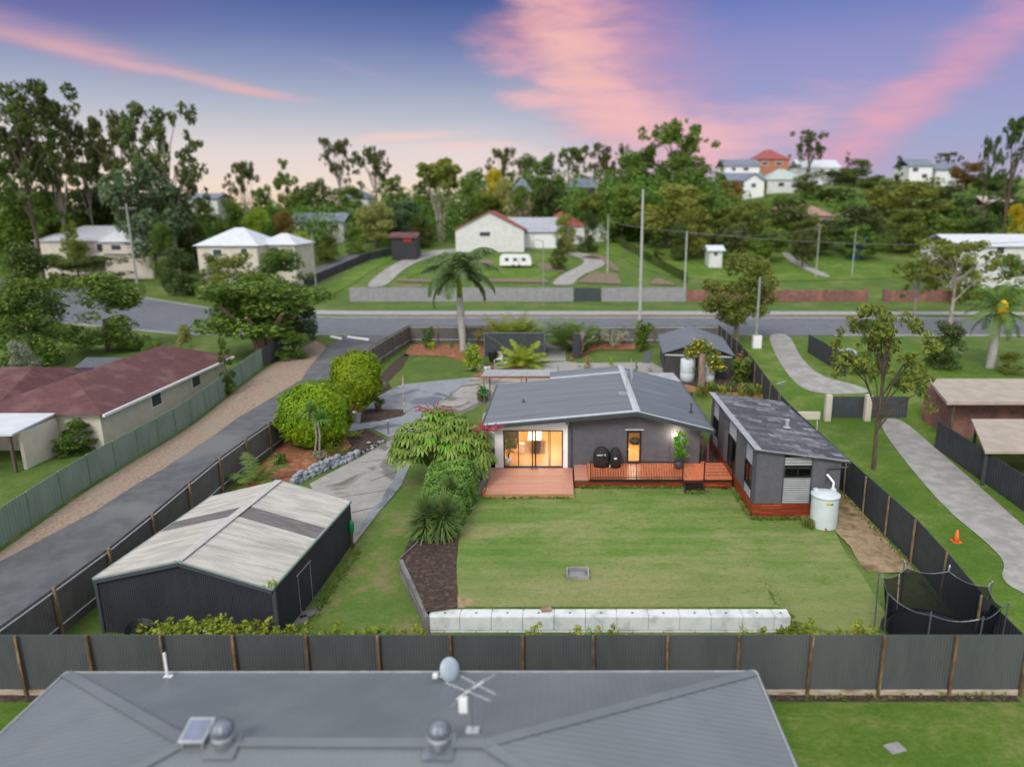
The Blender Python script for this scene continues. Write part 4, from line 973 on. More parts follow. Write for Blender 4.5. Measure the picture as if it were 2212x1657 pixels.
def window(mb_p, axis, a0, a1, z0, z1, off, split=.5, name='window', blind=0):
    fr = MB(); bx = (lambda A0, A1, Z0, Z1, d0, d1, mb: mb.box(A0, off + d0, Z0, A1, off + d1, Z1)) if axis == 'x' else (lambda A0, A1, Z0, Z1, d0, d1, mb: mb.box(off + d0, A0, Z0, off + d1, A1, Z1))
    for A0, A1, Z0, Z1 in ((a0, a1, z0, z0 + .06), (a0, a1, z1 - .06, z1), (a0, a0 + .06, z0 + .06, z1 - .06), (a1 - .06, a1, z0 + .06, z1 - .06)): bx(A0, A1, Z0, Z1, -.03, .08, fr)
    mid = a0 + (a1 - a0) * split
    if 0 < split < 1: bx(mid - .03, mid + .03, z0 + .06, z1 - .06, -.02, .07, fr)
    f = fr.build(name, 'black', mb_p); gl = MB(); bx(a0 + .06, a1 - .06, z0 + .06, z1 - .06, .02, .03, gl); gl.build('pane', 'glass_d', f)
    bk = MB(); bx(a0, a1, z0, z1, .10, .12, bk); bk.build('room_shade', 'dark', f)
    if blind:
        bl = MB(); bx(a0 + .06, a1 - .06, z1 - .06 - (z1 - z0) * blind, z1 - .06, .045, .06, bl); bl.build('blind', 'white', f)
    return f
window(cab, 'x', w0 + .03, w1 - .03, WZ0, WZ1, CY, .5, 'window', .2)
for k, (y0, y1, z0, z1) in enumerate(LW):
    f = window(cab, 'y', y0 + .03, y1 - .03, z0, z1, CX0, .5, 'window' if k != 1 else 'sliding_door')
    bl = MB().box(CX0 + .045, y0 + .1 if k == 0 else (y0 + y1) / 2, z0 + .06, CX0 + .06, (y0 + y1) / 2 if k == 0 else y1 - .1, z1 - .06); bl.build('curtain', 'white', f)
b = MB(); b.box(CX0 - .03, CY - .03, -.02, CX1 - .1, CY + .02, FL - .01); b.box(CX0 - .03, CY + .02, -.02, CX0 + .02, CYB, FL - .01); b.build('skirting', 'skirt', cab)
b = MB(); b.slab([(CX0 - .16, CY - .2, 3.86), (CX1 + .3, CY - .2, 3.22), (CX1 + .3, CYB + .3, 3.22), (CX0 - .16, CYB + .3, 3.86)], .11); cr = b.build('roof', 'cabroof', cab)
b = MB(); b.slab([(CX0 - .17, CY - .21, 3.875), (CX0 + .22, CY - .21, 3.82), (CX0 + .22, CYB + .3, 3.82), (CX0 - .17, CYB + .3, 3.875)], .012)
b.beam((CX0 - .17, CY - .215, 3.85), (CX1 + .31, CY - .215, 3.215), .02, .05); b.build('edge_flashing', 'zinc', cr)
b = MB(); b.box(CX1 + .3, CY - .2, 3.06, CX1 + .42, CYB + .3, 3.2); b.build('gutter', 'gutter', cr)
b = MB(); b.tube([(CX1 + .34, CY - .1, 3.06), (CX1 + .3, CY - .12, 2.86), (CX1 - .62, CY - .1, 2.80), (CX1 - .68, CY - .09, 2.7), (CX1 - .72, CY - .08, 1.92)], .05, 8); b.build('downpipe', 'gutter', cab)
def stub(u, v0, v1, Y, r, m, name='vent_pipe'):
    p, q = aty(u, v0, Y), aty(u, v1, Y); b = MB().lathe((p.x, Y, p.z - .05), [(r * 2, 0), (r * 2, .04), (r, .08), (r, q.z - p.z), (r * 1.3, q.z - p.z + .01), (r * 1.3, q.z - p.z + .1), (0, q.z - p.z + .12)], 12); b.build(name, m, cr)
stub(1700, 922, 908, 39.4, .11, 'zinc'); 
p = aty(1764, 929, 40.6); MB().tube([p, p + Vector((0, 0, .55))], .05, 8).build('vent_pipe', 'zinc', cr)
p = aty(1685, 866, 46.0); b = MB().tube([p, p + Vector((0, 0, 1.1))], .025, 6); b.ball(p + Vector((0, 0, 1.1)), .16, .16, .05, 8, 4); b.tube([p + Vector((-.3, 0, 1.15)), p + Vector((.3, 0, 1.35))], .03, 5); b.build('antenna', 'steel', cr)
# rain tank
p = at(1777, 1146); p.z = 0
tk = thing('rain_tank', 'tall pale grey poly rain tank at the corner of the grey cabin', 'water tank', (13.3, 33.9, 0)); c = (13.3, 33.9, 0)
MB().lathe(c, [(.66, 0), (.67, .03), (.67, .05), (.67, 1.6), (.67, 1.62), (.67, 1.63), (.71, 1.64), (.72, 1.66), (.72, 1.72), (.71, 1.74), (.66, 1.76), (.3, 1.88), (0, 1.9)], 32).build('tank_body', 'poly', tk, True)
b = MB().box(12.78, 34.05, 1.7, 13.0, 34.3, 1.9); b.box(13.7, 34.15, 1.7, 13.92, 34.4, 1.86); b.build('inlet_strainer', 'poly', tk)
b = MB().tube([(13.8, 34.3, 1.86), (13.82, 34.32, 2.16), (13.72, 34.5, 2.3), (13.6, 34.72, 2.45)], .06, 8); b.build('inlet_pipe', 'white', tk)
b = MB(); b.add([(13.12, 33.222, 1.38), (13.28, 33.222, 1.38), (13.4, 33.222, 1.49), (13.12, 33.222, 1.49)], [(0, 1, 2, 3)]); b.build('yellow_label', 'yflower', tk)
b = MB(); b.add([(13.28, 33.22, 1.38), (13.46, 33.222, 1.38), (13.46, 33.222, 1.49), (13.4, 33.22, 1.49)], [(0, 1, 2, 3)]); b.build('green_label', 'green_hose', tk)
b = MB().tube([(13.2, 33.26, .12), (13.2, 33.12, .12)], .045, 8); b.build('tap', 'red', tk)
# ------------------------------------------------------------------ big shed, front left
A, B_, C_, D_ = (-11.02, 24.72), (-18.3, 25.5), (-10.45, 32.9), (-17.6, 33.5)
s1 = thing('shed', 'large charcoal shed with stained white gable roof, standing behind the near fence', 'shed', (-14.4, 29, -1)); ZE, ZR = 1.70, 2.66
mid = lambda p, q: ((p[0] + q[0]) / 2, (p[1] + q[1]) / 2)
RA, RB = mid(A, B_), mid(C_, D_)
b = MB(); b.corr(B_, RA, -1.2, 2, .09, .012, zt=lambda f: ZE + (ZR - ZE) * f - .06, square=True); b.corr(RA, A, -1.2, 2, .09, .012, zt=lambda f: ZR - (ZR - ZE) * f - .06, square=True)
b.corr(A, C_, -1.2, ZE - .06, .09, .012, square=True); b.corr(C_, D_, -1.0, ZE - .06, .2, .012); b.corr(D_, B_, -1.0, ZE - .06, .2, .012); b.build('wall', 'shed_d', s1)
L3 = lambda p, z: Vector((p[0], p[1], z))
def ext(p, q, k): v = (Vector((p[0], p[1])) - Vector((q[0], q[1]))).normalized() * k; return (p[0] + v.x, p[1] + v.y)
A2, B2, C2, D2, RA2, RB2 = ext(A, C_, .12), ext(B_, D_, .12), ext(C_, A, .12), ext(D_, B_, .12), ext(RA, RB, .12), ext(RB, RA, .12)
def lerp2(p, q, f): return (p[0] + (q[0] - p[0]) * f, p[1] + (q[1] - p[1]) * f)
for (E0, E1) in ((A2, C2), (B2, D2)):
    rf = None
    for f0, f1, m in ((0, .50, 'shed_roof'), (.50, .63, 'shed_lite'), (.63, 1, 'shed_roof')):
        b = MB(); b.ribs(L3(lerp2(RA2, RB2, f0), ZR), L3(lerp2(RA2, RB2, f1), ZR), L3(lerp2(E0, E1, f1), ZE), L3(lerp2(E0, E1, f0), ZE), .11, .022, .02, .45)
        o = b.build('roof' if m == 'shed_roof' else 'skylight', m, s1 if m == 'shed_roof' else rf); rf = rf or o
b = MB(); b.beam(L3(RA2, ZR + .025), L3(RB2, ZR + .025), .36, .03); b.build('ridge_capping', 'capgrey', s1)
b = MB(); b.beam(L3(B2, ZE - .02), L3(RA2, ZR - .02), .03, .07); b.beam(L3(RA2, ZR - .02), L3(A2, ZE - .02), .03, .07); b.beam(L3(A2, ZE - .02), L3(C2, ZE - .02), .1, .09); b.beam(L3(RB2, ZR), L3(C2, ZE), .05, .08); b.beam(L3(B2, ZE), L3(D2, ZE), .06, .07); b.build('edge_trim', 'sage', s1)
b = MB(); q0, q1 = ext(B2, A2, 0), A2; b.beam(L3(B2, ZE - .13) - Vector((0, .02, 0)), L3(RA2, ZR - .13) - Vector((0, .02, 0)), .03, .15); b.beam(L3(RA2, ZR - .13) - Vector((0, .02, 0)), L3(A2, ZE - .13) - Vector((0, .02, 0)), .03, .15); b.build('barge_board', 'gutter', s1)
for q in (A, B_): MB().beam(L3(q, -1.2) + Vector((.02, -.02, 0)), L3(q, ZE - .1) + Vector((.02, -.02, 0)), .12).build('corner_trim', 'gutter', s1)
b = MB(); e = Vector((C_[0] - A[0], C_[1] - A[1], 0)).normalized(); o = L3(A, 0); 
for f in (2.0, 3.2): b.box(o.x + e.x * f + .005, o.y + e.y * f, -1.0, o.x + e.x * f + .03, o.y + e.y * f + .02, 1.1)
b.beam(o + e * 1.9 + Vector((.03, 0, 1.12)), o + e * 3.3 + Vector((.03, 0, 1.12)), .03, .03); b.build('side_door', 'zinc', s1)
# weeds in the gutter
b = MB(); r_ = random.Random(2); o = L3(A2, ZE)
for k in range(40):
    q = o + Vector((r_.uniform(-.25, .12), r_.uniform(-.02, .35), -.02)); b.blade(q, q + Vector((r_.gauss(0, .1), r_.gauss(0, .08), r_.uniform(.15, .33))), .03)
solo('gutter_weed', b, 'lf_lime', 'tuft of yellow-green weeds in the shed gutter', 'weed')
b = MB(); 
for k in range(5):
    rr = .78 - .035 * k; b.tube([(-16.2 + rr * math.cos(t / 24 * 6.283) + .03 * k, 24.75 - .04 * k, -.42 + rr * math.sin(t / 24 * 6.283)) for t in range(25)], .028, 6)
solo('pipe_coil', b, 'black', 'large coil of black poly pipe leaning on the charcoal shed', 'pipe coil')
sc_ = thing('scrap_pile', 'pile of pale planks and sheeting behind the near hedge, against the shed', 'scrap pile', (-14.3, 24.4, -.9))
b = MB()
for k in range(5): b.cbox((-14.2 + .2 * k, 24.5, -.9 + .08 * k), 2.4, .5, .06, .06 * k)
b.build('plank_stack', 'plinth', sc_)
b = MB(); b.slab([(-14.2, 24.2, -.15), (-12.6, 24.1, -.55), (-12.4, 24.6, -.5), (-14.0, 24.7, -.05)], .05); b.build('sheet', 'white', sc_)
for x in (-14.55, -13.85): MB().tube([(x, 24.45, -1), (x + .04, 24.5, .12)], .03, 6).build('stake', 'black', sc_)
def hose(pl, label, stand):
    t = thing('garden_hose', label, 'garden hose', pl); b = MB()
    for k in range(6):
        rr = .26 - .02 * (k % 3); b.tube([(pl[0] + .02 * k, pl[1] + (.8 * rr) * math.cos(q / 16 * 6.283) * .5, pl[2] + 1.1 + rr * 1.35 * math.sin(q / 16 * 6.283)) if not stand else (pl[0] + rr * math.cos(q / 16 * 6.283), pl[1] - .02 * k, pl[2] + 1.1 + rr * 1.35 * math.sin(q / 16 * 6.283)) for q in range(17)], .022, 5)
    b.build('hose_coil', 'green_hose', t)
    MB().box(pl[0] - .05, pl[1] + .02, pl[2] - .3, pl[0] + .05, pl[1] + .1, pl[2] + 1.15).build('post', 'post', t)
p = at(757, 1172); hose((-10.3, 32.3, -.45), 'green hose coiled on a post at the shed corner', False)
# ------------------------------------------------------------------ shed two, front right
E0, E1, E2, E3 = (9.19, 62.7), (14.75, 61.6), (15.6, 70.2), (9.9, 71.3)
s2 = thing('shed', 'dark brown-black shed with blue-grey gable roof near the front fence', 'shed', (12, 66, 1)); ze, zr2 = 3.35, 4.35
M1, M2 = mid(E0, E1), mid(E3, E2)
b = MB(); b.corr(E0, M1, .6, 3, .18, .015, zt=lambda f: ze + (zr2 - ze) * f - .08, square=True); b.corr(M1, E1, .6, 3, .18, .015, zt=lambda f: zr2 - (zr2 - ze) * f - .08, square=True); b.corr(E3, E0, .6, ze - .08, .18, .015, square=True); b.corr(E1, E2, .6, ze - .08, .18, .015); b.corr(E2, E3, .6, ze - .08, .3, .015); b.build('wall', 'shed_b', s2)
X0, X1, X2, X3, Y1, Y2 = ext(E0, E3, .35), ext(E1, E2, .35), ext(E2, E1, .3), ext(E3, E0, .3), ext(M1, M2, .35), ext(M2, M1, .3)
for p, q in ((X0, X3), (X1, X2)): 
    p = ext(p, mid(X0, X1), .3); q = ext(q, mid(X3, X2), .3); b = MB(); b.ribs(L3(Y1, zr2), L3(Y2, zr2), L3(q, ze - .08), L3(p, ze - .08), .2, .025); b.build('roof', 'roof_main', s2)
b = MB(); b.beam(L3(E0, ze - .25) - Vector((.1, .07, 0)), L3(E1, ze - .25) + Vector((.1, -.07, 0)), .06, .1); b.build('fascia_strip', 'galv', s2)
b = MB(); v = Vector((E3[0] - E0[0], E3[1] - E0[1], 0)).normalized(); o = L3(E0, 0)
for f0, f1 in ((1.2, 3.9), (4.6, 7.3)):
    p, q = o + v * f0, o + v * f1; b.corr((q.x - .05, q.y), (p.x - .05, p.y), .9, 3.0, .12, .012, square=True)
b.build('roller_door', 'gutter', s2)
b = MB(); p, q = o + v * 1.0, o + v * 7.6; b.beam(p + Vector((-.12, 0, 1.05)), q + Vector((-.12, 0, 1.05)), .1, .08); b.build('door_sill', 'galv', s2)
# two white tanks, stump and flowering creeper
tank0 = thing('drum_tank', 'white drum tank at the left of the old stump', 'water tank', (10.95, 61.3, .85))
MB().lathe((10.95, 61.3, .85), [(.62, 0), (.64, .9), (.63, .92), (.64, .94), (.63, 2.1), (.58, 2.16), (0, 2.2)], 24).build('tank_body', 'poly', tank0, True)
copy_tree(tank0, (12.75, 61.2, .85), .5, (.92, .92, .82), 'white drum tank at the right of the old stump')
b = MB(); b.tube([(11.85, 59.6, .7), (11.88, 59.6, 1.8), (11.82, 59.6, 2.9), (11.85, 59.62, 3.75)], [.34, .28, .27, .25], 12); b.v = [(x + .05 * math.sin(5 * math.atan2(y - 59.6, x - 11.85)), y, z) for x, y, z in b.v]
solo('tree_stump', b, 'bark_pink', 'tall weathered grey-brown stump between the two white tanks', 'stump')
cr_ = thing('flowering_creeper', 'yellow-flowered creeper sprawling over the stump and white tanks', 'creeper', (12, 60.6, 1))
r_ = np.random.default_rng(8); C = [(11.0, 60.9, 4.0), (11.5, 60.9, 4.4), (12.1, 60.9, 4.5), (12.6, 60.9, 4.1), (13.1, 60.7, 3.5), (13.5, 60.6, 2.9), (10.9, 60.8, 3.5), (12.5, 60.5, 3.2), (13.0, 60.4, 2.4), (11.3, 60.9, 3.6), (13.7, 60.5, 2.4), (12.0, 60.9, 3.8), (12.9, 60.4, 2.9), (11.4, 60.2, 2.4), (12.2, 60.2, 2.3)]
loc = np.array(cr_.location)
Pn, dd = clump_points(C, [.5] * 13 + [.25, .22], 1500, 9, .3); Vq, Fq = leaf_quads(Pn - loc, .2, 3, dd); meshpart('foliage', np_mesh('foliage', Vq, Fq, 'lf_shrub'), cr_)
Pn, dd = clump_points(C[:13], .52, 300, 19, .8); Vq, Fq = leaf_quads(Pn - loc, .15, 5, dd, aspect=.9); meshpart('blossom', np_mesh('blossom', Vq, Fq, 'yflower'), cr_)
b = MB()
for k in range(6): b.tube([(11.7 + .08 * k, 59.9, .8), (11.4 + .25 * k, 60.2, 2.4), (11.2 + .45 * k, 60.7, 3.6)], .025, 4)
b.build('stems', 'bark', cr_)
# raised bed
q = [at(1482, 846), at(1552, 856), at(1552, 856), at(1664, 861)]
rb = thing('raised_bed', 'orange timber raised bed edging in front of the stump', 'raised bed', (at(1570, 858).x, at(1570, 858).y, .2))
for a, c in ((at(1478, 842), at(1537, 857)), (at(1540, 858), at(1666, 862))):
    b = MB().beam((a.x, a.y, a.z + .22), (c.x, c.y, c.z + .22), .08, .5); b.build('sleeper', 'pine', rb)
# ------------------------------------------------------------------ pergola
pg = thing('pergola', 'orange timber pergola with zinc sheet roof beside the house', 'pergola', (-3.5, 57, .4))
b = MB(); b.ribs((-6.55, 56.3, 2.62), (-.45, 56.3, 2.62), (-.45, 58.2, 2.72), (-6.4, 58.2, 2.72), .24, .035, .02, .4); b.build('roof', 'zinc', pg)
b = MB().box(-6.5, 56.34, 2.42, -.5, 56.44, 2.59); b.box(-6.4, 58.0, 2.5, -.5, 58.1, 2.69); b.build('beam', 'orange_t', pg)
for x, y in ((-6.35, 56.39), (-6.0, 57.6), (-3.3, 56.39), (-3.0, 58.05)): MB().box(x - .05, y - .05, .2, x + .05, y + .05, 2.42).build('post', 'orange_t', pg)
hose((-6.3, 55.9, .35), 'green hose coiled on the pergola post', True)
b = MB(); b.ribs((6.6, 54.4, 2.55), (9.3, 54.4, 2.55), (9.0, 56.9, 2.75), (7.0, 56.9, 2.75), .2, .03); aw = thing('lean_to', 'small zinc lean-to roof behind the right end of the house', 'lean-to', (8, 55, .5)); b.build('roof', 'zinc', aw)
for x in (6.8, 9.1): MB().box(x - .05, 56.6, .4, x + .05, 56.7, 2.7).build('post', 'gutter', aw)
# ------------------------------------------------------------------ fences
def fence(label, pts, h, m, posts, rails=True, plinth=None, pitch=.1, amp=.016, ph=.12, pm='post', inner=1, side='right', group=None, railm='galv', psz=.11):
    """sheet fence along pts; posts every so often on the inner side"""
    c = pts[len(pts) // 2]; t = thing('fence', label, 'fence', (c[0], c[1], g(c[0], c[1])), group)
    for i in range(len(pts) - 1):
        p, q = Vector(pts[i][:2]), Vector(pts[i + 1][:2]); L = (q - p).length; d = (q - p) / L; nr = Vector((d.y, -d.x)) * inner
        n = max(1, round(L / posts)); gz = lambda f: g(p.x + (q.x - p.x) * f, p.y + (q.y - p.y) * f)
        for k in range(n):
            f0, f1 = k / n, (k + 1) / n; a, b2 = p + d * L * f0, p + d * L * f1; z0, z1 = gz(f0), gz(f1)
            MB().corr(a, b2, 0, 0, pitch, amp, zt=lambda f: z0 + (z1 - z0) * f + h, zb=lambda f: z0 + (z1 - z0) * f + (.2 if plinth else 0) - (.1 if not plinth else 0)).build('panel', m, t)
            if rails:
                rl_ = MB(); o = nr * .045
                for rz in (h - .14, .42 if h < 2.2 else .5):
                    rl_.beam((a.x + o.x, a.y + o.y, z0 + rz), (b2.x + o.x, b2.y + o.y, z1 + rz), .03, .055)
                rl_.build('rail', railm, t)
            if plinth:
                o = nr * .03; MB().beam((a.x + o.x, a.y + o.y, z0 + .09), (b2.x + o.x, b2.y + o.y, z1 + .09), .05, .2).build('plinth_board', plinth, t)
        for k in range(n + (i == len(pts) - 2)):
            f = k / n; a = p + d * L * f + nr * .10; z = gz(f); rr = random.Random(int(a.x * 31 + a.y * 17)); s = psz * rr.uniform(.9, 1.15)
            MB().beam((a.x, a.y, z - .2), (a.x + rr.gauss(0, .025), a.y, z + h + ph * rr.uniform(.1, .8)), s).build('post', pm, t)
    return t
fence('near grey corrugated fence with timber posts and pale plinth, across the foot of the view', [(-23.5, 21.72), (15.85, 21.72)], 2.31, 'fence_g', 2.45, False, 'plinth', .1, .011, .05, psz=.085)
fence('long charcoal fence on the left beside the lane, with white rails and timber posts', [(-19.95, 21.9), (-19.3, 45), (-16.95, 78.6)], 2.05, 'fence_b', 3.1, True, None, .16, .014, .16, 'post2')
fence('front street fence left of the gateway, with white rails', [(-16.95, 78.6), (-4.4, 78.4), (-1.7, 72.9)], 1.95, 'fence_b', 3.1, True, None, .16, .014, .1)
fence('front street fence right of the gateway, behind the small lawn and shed', [(1.7, 70.8), (3.2, 78.2), (17.2, 78.4)], 1.95, 'fence_b', 3.3, True, None, .16, .014, .14)
fence('long charcoal sheet fence on the right boundary, running back from the trampoline', [(17.2, 78.4), (16.3, 52), (16.0, 38), (15.95, 21.8)], 2.1, 'fence_d', 2.6, False, None, .16, .012, .1, 'post2', 1, psz=.07)
# gate: leaf slid open, and the black pillar
gl = thing('sliding_gate', 'dark slid-open gate leaf with a diagonal brace', 'gate', (-3.6, 70.4, 1.2))
gx0, gx1, gy, gz0, gz1 = at(1046, 777).x, at(1176, 777).x, 70.3, 1.3, 3.75
MB().corr((gx0, gy), (gx1, gy), gz0, gz1, .26, .03, square=True).build('leaf_sheet', 'gutter', gl)
b = MB()
for z in (gz0, gz1): b.box(gx0 - .05, gy - .09, z - .06, gx1 + .05, gy - .02, z + .06)
for x in (gx0, gx1): b.box(x - .05, gy - .09, gz0, x + .05, gy - .02, gz1)
b.beam((gx0, gy - .06, gz1), (gx0 + (gx1 - gx0) * .58, gy - .06, gz0), .05, .08); b.beam((gx0 + (gx1 - gx0) * .4, gy - .06, gz0), (gx1, gy - .06, gz0 + 1.4), .05, .08); b.build('frame', 'steel', gl)
b = MB().box(1.0, 70.0, 1.1, 1.75, 70.4, 3.6); b.box(.97, 69.97, 3.6, 1.78, 70.43, 3.66); solo('gate_pillar', b, 'shed_d', 'black rendered gate pillar right of the driveway', 'pillar')
# ------------------------------------------------------------------ block wall, sleepers, pit
def block(x0, x1, y0, z0, z1, d=.6):
    bm = bmesh.new(); bmesh.ops.create_cube(bm, size=1)
    for v in bm.verts: v.co = Vector(((x0 + x1) / 2 + v.co.x * (x1 - x0 - .012), y0 + d / 2 + v.co.y * d, (z0 + z1) / 2 + v.co.z * (z1 - z0 - .01)))
    bmesh.ops.bevel(bm, geom=bm.edges[:], offset=.022, segments=2, affect='EDGES'); mb = MB(); bm.verts.index_update()
    mb.v = [tuple(v.co) for v in bm.verts]; mb.f = [tuple(v.index for v in f.verts) for f in bm.faces]; bm.free(); return mb
BX0 = -5.34; BW = 1.253
for k in range(12):
    x0 = BX0 + k * BW; x1 = x0 + (BW if k < 11 else BW * .52)
    lab = 'pale concrete wall block in the top course' if 0 < k < 11 else ('end block of the top course, beside the dark mulch bed' if k == 0 else 'short end block of the top course, at the right end of the wall')
    o = solo('concrete_block', block(x0, x1, 25.53, -.66, -.05), 'block', lab, 'concrete block', 'concrete wall blocks')
    c = MB().lathe(((x0 + x1) / 2, 25.83, -.055), [(.05, 0), (.05, .01), (0, .011)], 10); c.build('lifting_socket', 'hole', o)
for k in range(12):
    x0 = BX0 + (k - .5) * BW if k else BX0; x1 = BX0 + (k + .5) * BW if k < 11 else BX0 + 11.45 * BW
    solo('concrete_block', block(x0, x1, 25.54, -1.27, -.67), 'block', 'pale concrete wall block in the lower course, half hidden by shrubs', 'concrete block', 'concrete wall blocks')
solo('paver', MB().cbox((at(1180, 1314).x, 26.0, -.02), .42, .3, .08, .1), 'plinth', 'loose pale paver lying on the lawn edge above the block wall', 'paver')
b = MB(); pa, pb = at(864, 1238), (-5.45, 25.4); b.wall((pa.x, pa.y), pb, g(pa.x, pa.y) - .3, .07, .16, -1.2, .02); b.wall((pa.x + .5, pa.y + 1.8), (pa.x, pa.y + .1), -.3, .12, .05)
solo('retaining_sleeper', b, 'oldsleeper', 'grey timber sleeper edging the dark mulch bed', 'sleeper')
pc = at(1248, 1243); pit = thing('drain_pit', 'square grey drain pit set in the middle of the lawn', 'drain pit', (pc.x, pc.y, 0))
b = MB(); 
for x0, y0, x1, y1 in ((-.5, -.42, .5, -.36), (-.5, .36, .5, .42), (-.5, -.36, -.43, .36), (.43, -.36, .5, .36)): b.box(pc.x + x0, pc.y + y0, -.1, pc.x + x1, pc.y + y1, .2)
b.build('pit_frame', 'paving', pit); MB().box(pc.x - .43, pc.y - .36, -.1, pc.x + .43, pc.y + .36, .03).build('pit_grate', 'oldsleeper', pit)
# rock edging
rke = thing('rock_edging', 'blue-grey rock retaining edge curving round the orange mulch bed', 'rock edging', at(740, 1002)); r_ = random.Random(11); line = [at(u, v) for u, v in ((634, 1050), (668, 1032), (705, 1016), (740, 1002), (775, 985), (805, 969), (832, 953))]
for i in range(len(line) - 1):
    p, q = line[i], line[i + 1]; L = (q - p).length; n = int(L / .36); lay = 3 if i < 3 else (2 if i < 4 else 1)
    for k in range(n):
        for j in range(lay):
            c = p.lerp(q, (k + r_.random() * .6) / n) + Vector((r_.gauss(0, .05) - .05 * j, .06 * j, .08 + .2 * j)); s = r_.uniform(.2, .3) * (1 if lay > 1 else .7)
            bm = bmesh.new(); bmesh.ops.create_icosphere(bm, subdivisions=2, radius=1)
            pw = lambda t: math.copysign(abs(t) ** .55, t) * r_.uniform(.8, 1.1); rot = Matrix.Rotation(math.atan2(q.y - p.y, q.x - p.x) + r_.gauss(0, .25), 3, 'Z') @ Matrix.Rotation(r_.gauss(0, .3), 3, 'Y'); pv = [rot @ Vector((pw(v.co.x) * s * .95, pw(v.co.y) * s * .7, pw(v.co.z) * s * .62)) + c for v in bm.verts]; MB().add(pv, [tuple(v.index for v in f.verts) for f in bm.faces]).build('rock', 'rock', rke); bm.free()
# ------------------------------------------------------------------ trampoline
tx, ty, tr_ = 14.12, 24.2, 1.62; tz = g(tx, ty)
tp = thing('trampoline', 'black netted trampoline in the corner by the right boundary', 'trampoline', (tx, ty, tz))
oc = lambda r, z, k, ph=.2: Vector((tx + 1.08 * r * math.cos(k / 8 * 6.2832 + ph), ty + r * math.sin(k / 8 * 6.2832 + ph), z))
b = MB().lathe((tx, ty, tz + .66), [(0, 0), (tr_ * 1.0, 0), (tr_ * 1.0, .03), (0, .03)], 40, False); b.build('jump_mat', 'tramp', tp)
b = MB().tube([oc(tr_ + .1, tz + .68, k / 4) for k in range(33)], .06, 6); b.build('frame_ring', 'tramp', tp)
NT_ = tz + 2.45
b = MB(); K = 48; P = []; F = []
for i, z in enumerate((tz + .68, tz + 1.15, tz + 1.6, tz + 2.05, NT_)):
    for k in range(K):
        f = (k % 6) / 6; s = math.cos(math.pi / 8) / math.cos((f - .5) * math.pi / 4); hgt = i / 4; flare = 1 + .08 * hgt
        sag = (-.16 * 4 * f * (1 - f)) if i == 4 else 0
        wz = s * hgt + (1 - hgt); flare = 1 + .16 * hgt; p = oc(tr_ * flare * (wz), z + sag, k / 6); P.append(p)
for i in range(4):
    for k in range(K): q = (k + 1) % K; F.append((i * K + k, i * K + q, (i + 1) * K + q, (i + 1) * K + k))
b.add(P, F); b.build('safety_net', 'net', tp)
b = MB().tube(P[4 * K:] + [P[4 * K]], .011, 4); b.build('net_edge', 'steel', tp)
for k in range(8):
    q = oc(tr_ + .36, tz, k); t_ = oc(tr_ + .42, NT_ + .22, k); e = oc(tr_ * 1.16, NT_, k); MB().tube([q, t_, e + Vector((0, 0, .02))], .026, 6).build('pole', 'steel', tp)
for k in (5, 6): MB().tube([oc(tr_ + .15, tz + .78, k), oc(tr_ + .5, tz + .4, k), oc(tr_ + .25, tz, k)], .03, 6).build('leg', 'steel', tp)
p = oc(tr_ * 1.05, NT_ - .1, 2.35); q = oc(tr_, tz + .85, 2.35); MB().tube([p, q], .02, 5).build('net_zip', 'plinth', tp)
# ------------------------------------------------------------------ front garden things
p = at(1065, 787); ur = MB().lathe(p, [(.2, 0), (.3, .2), (.46, .8), (.5, 1.05), (.42, 1.22), (.46, 1.28), (.38, 1.28), (.34, 1.1), (0, 1.0)], 26); solo('urn', ur, 'black_pot', 'tall glossy black urn beside the gate leaf', 'urn', smooth=True)
p = at(1077, 787); ch = thing('patio_chair', 'white metal patio chair on the paving by the gate leaf', 'chair', p); p = p + Vector((0, 0, .09))
MB().box(p.x - .34, p.y - .3, p.z + .42, p.x + .34, p.y + .32, p.z + .49).build('seat', 'white', ch); MB().beam((p.x, p.y + .33, p.z + .46), (p.x, p.y + .5, p.z + 1.05), .66, .05).build('backrest', 'plinth', ch)
for sx in (-.36, .36):
    for sy in (-.32, .36): MB().box(p.x + sx - .025, p.y + sy - .025, p.z - .09, p.x + sx + .025, p.y + sy + .025, p.z + .68).build('leg', 'white', ch)
    MB().box(p.x + sx - .04, p.y - .36, p.z + .68, p.x + sx + .04, p.y + .42, p.z + .72).build('armrest', 'white', ch)
p = at(1116, 788); bn = thing('bin', 'small dark green bin beside the bright palm', 'bin', p); MB().prism([(p.x - .36, p.y - .3), (p.x + .36, p.y - .3), (p.x + .36, p.y + .3), (p.x - .36, p.y + .3)], p.z, p.z + 1.0).build('body', 'lf_dark', bn); MB().box(p.x - .4, p.y - .34, p.z + 1.0, p.x + .4, p.y + .34, p.z + 1.07).build('lid', 'gutter', bn)
p = at(1092, 786); solo('tray', MB().cbox(p + Vector((0, 0, .09)), .95, .4, .07, -.1), 'white', 'white tray lying on the paving beside the patio chair', 'tray')
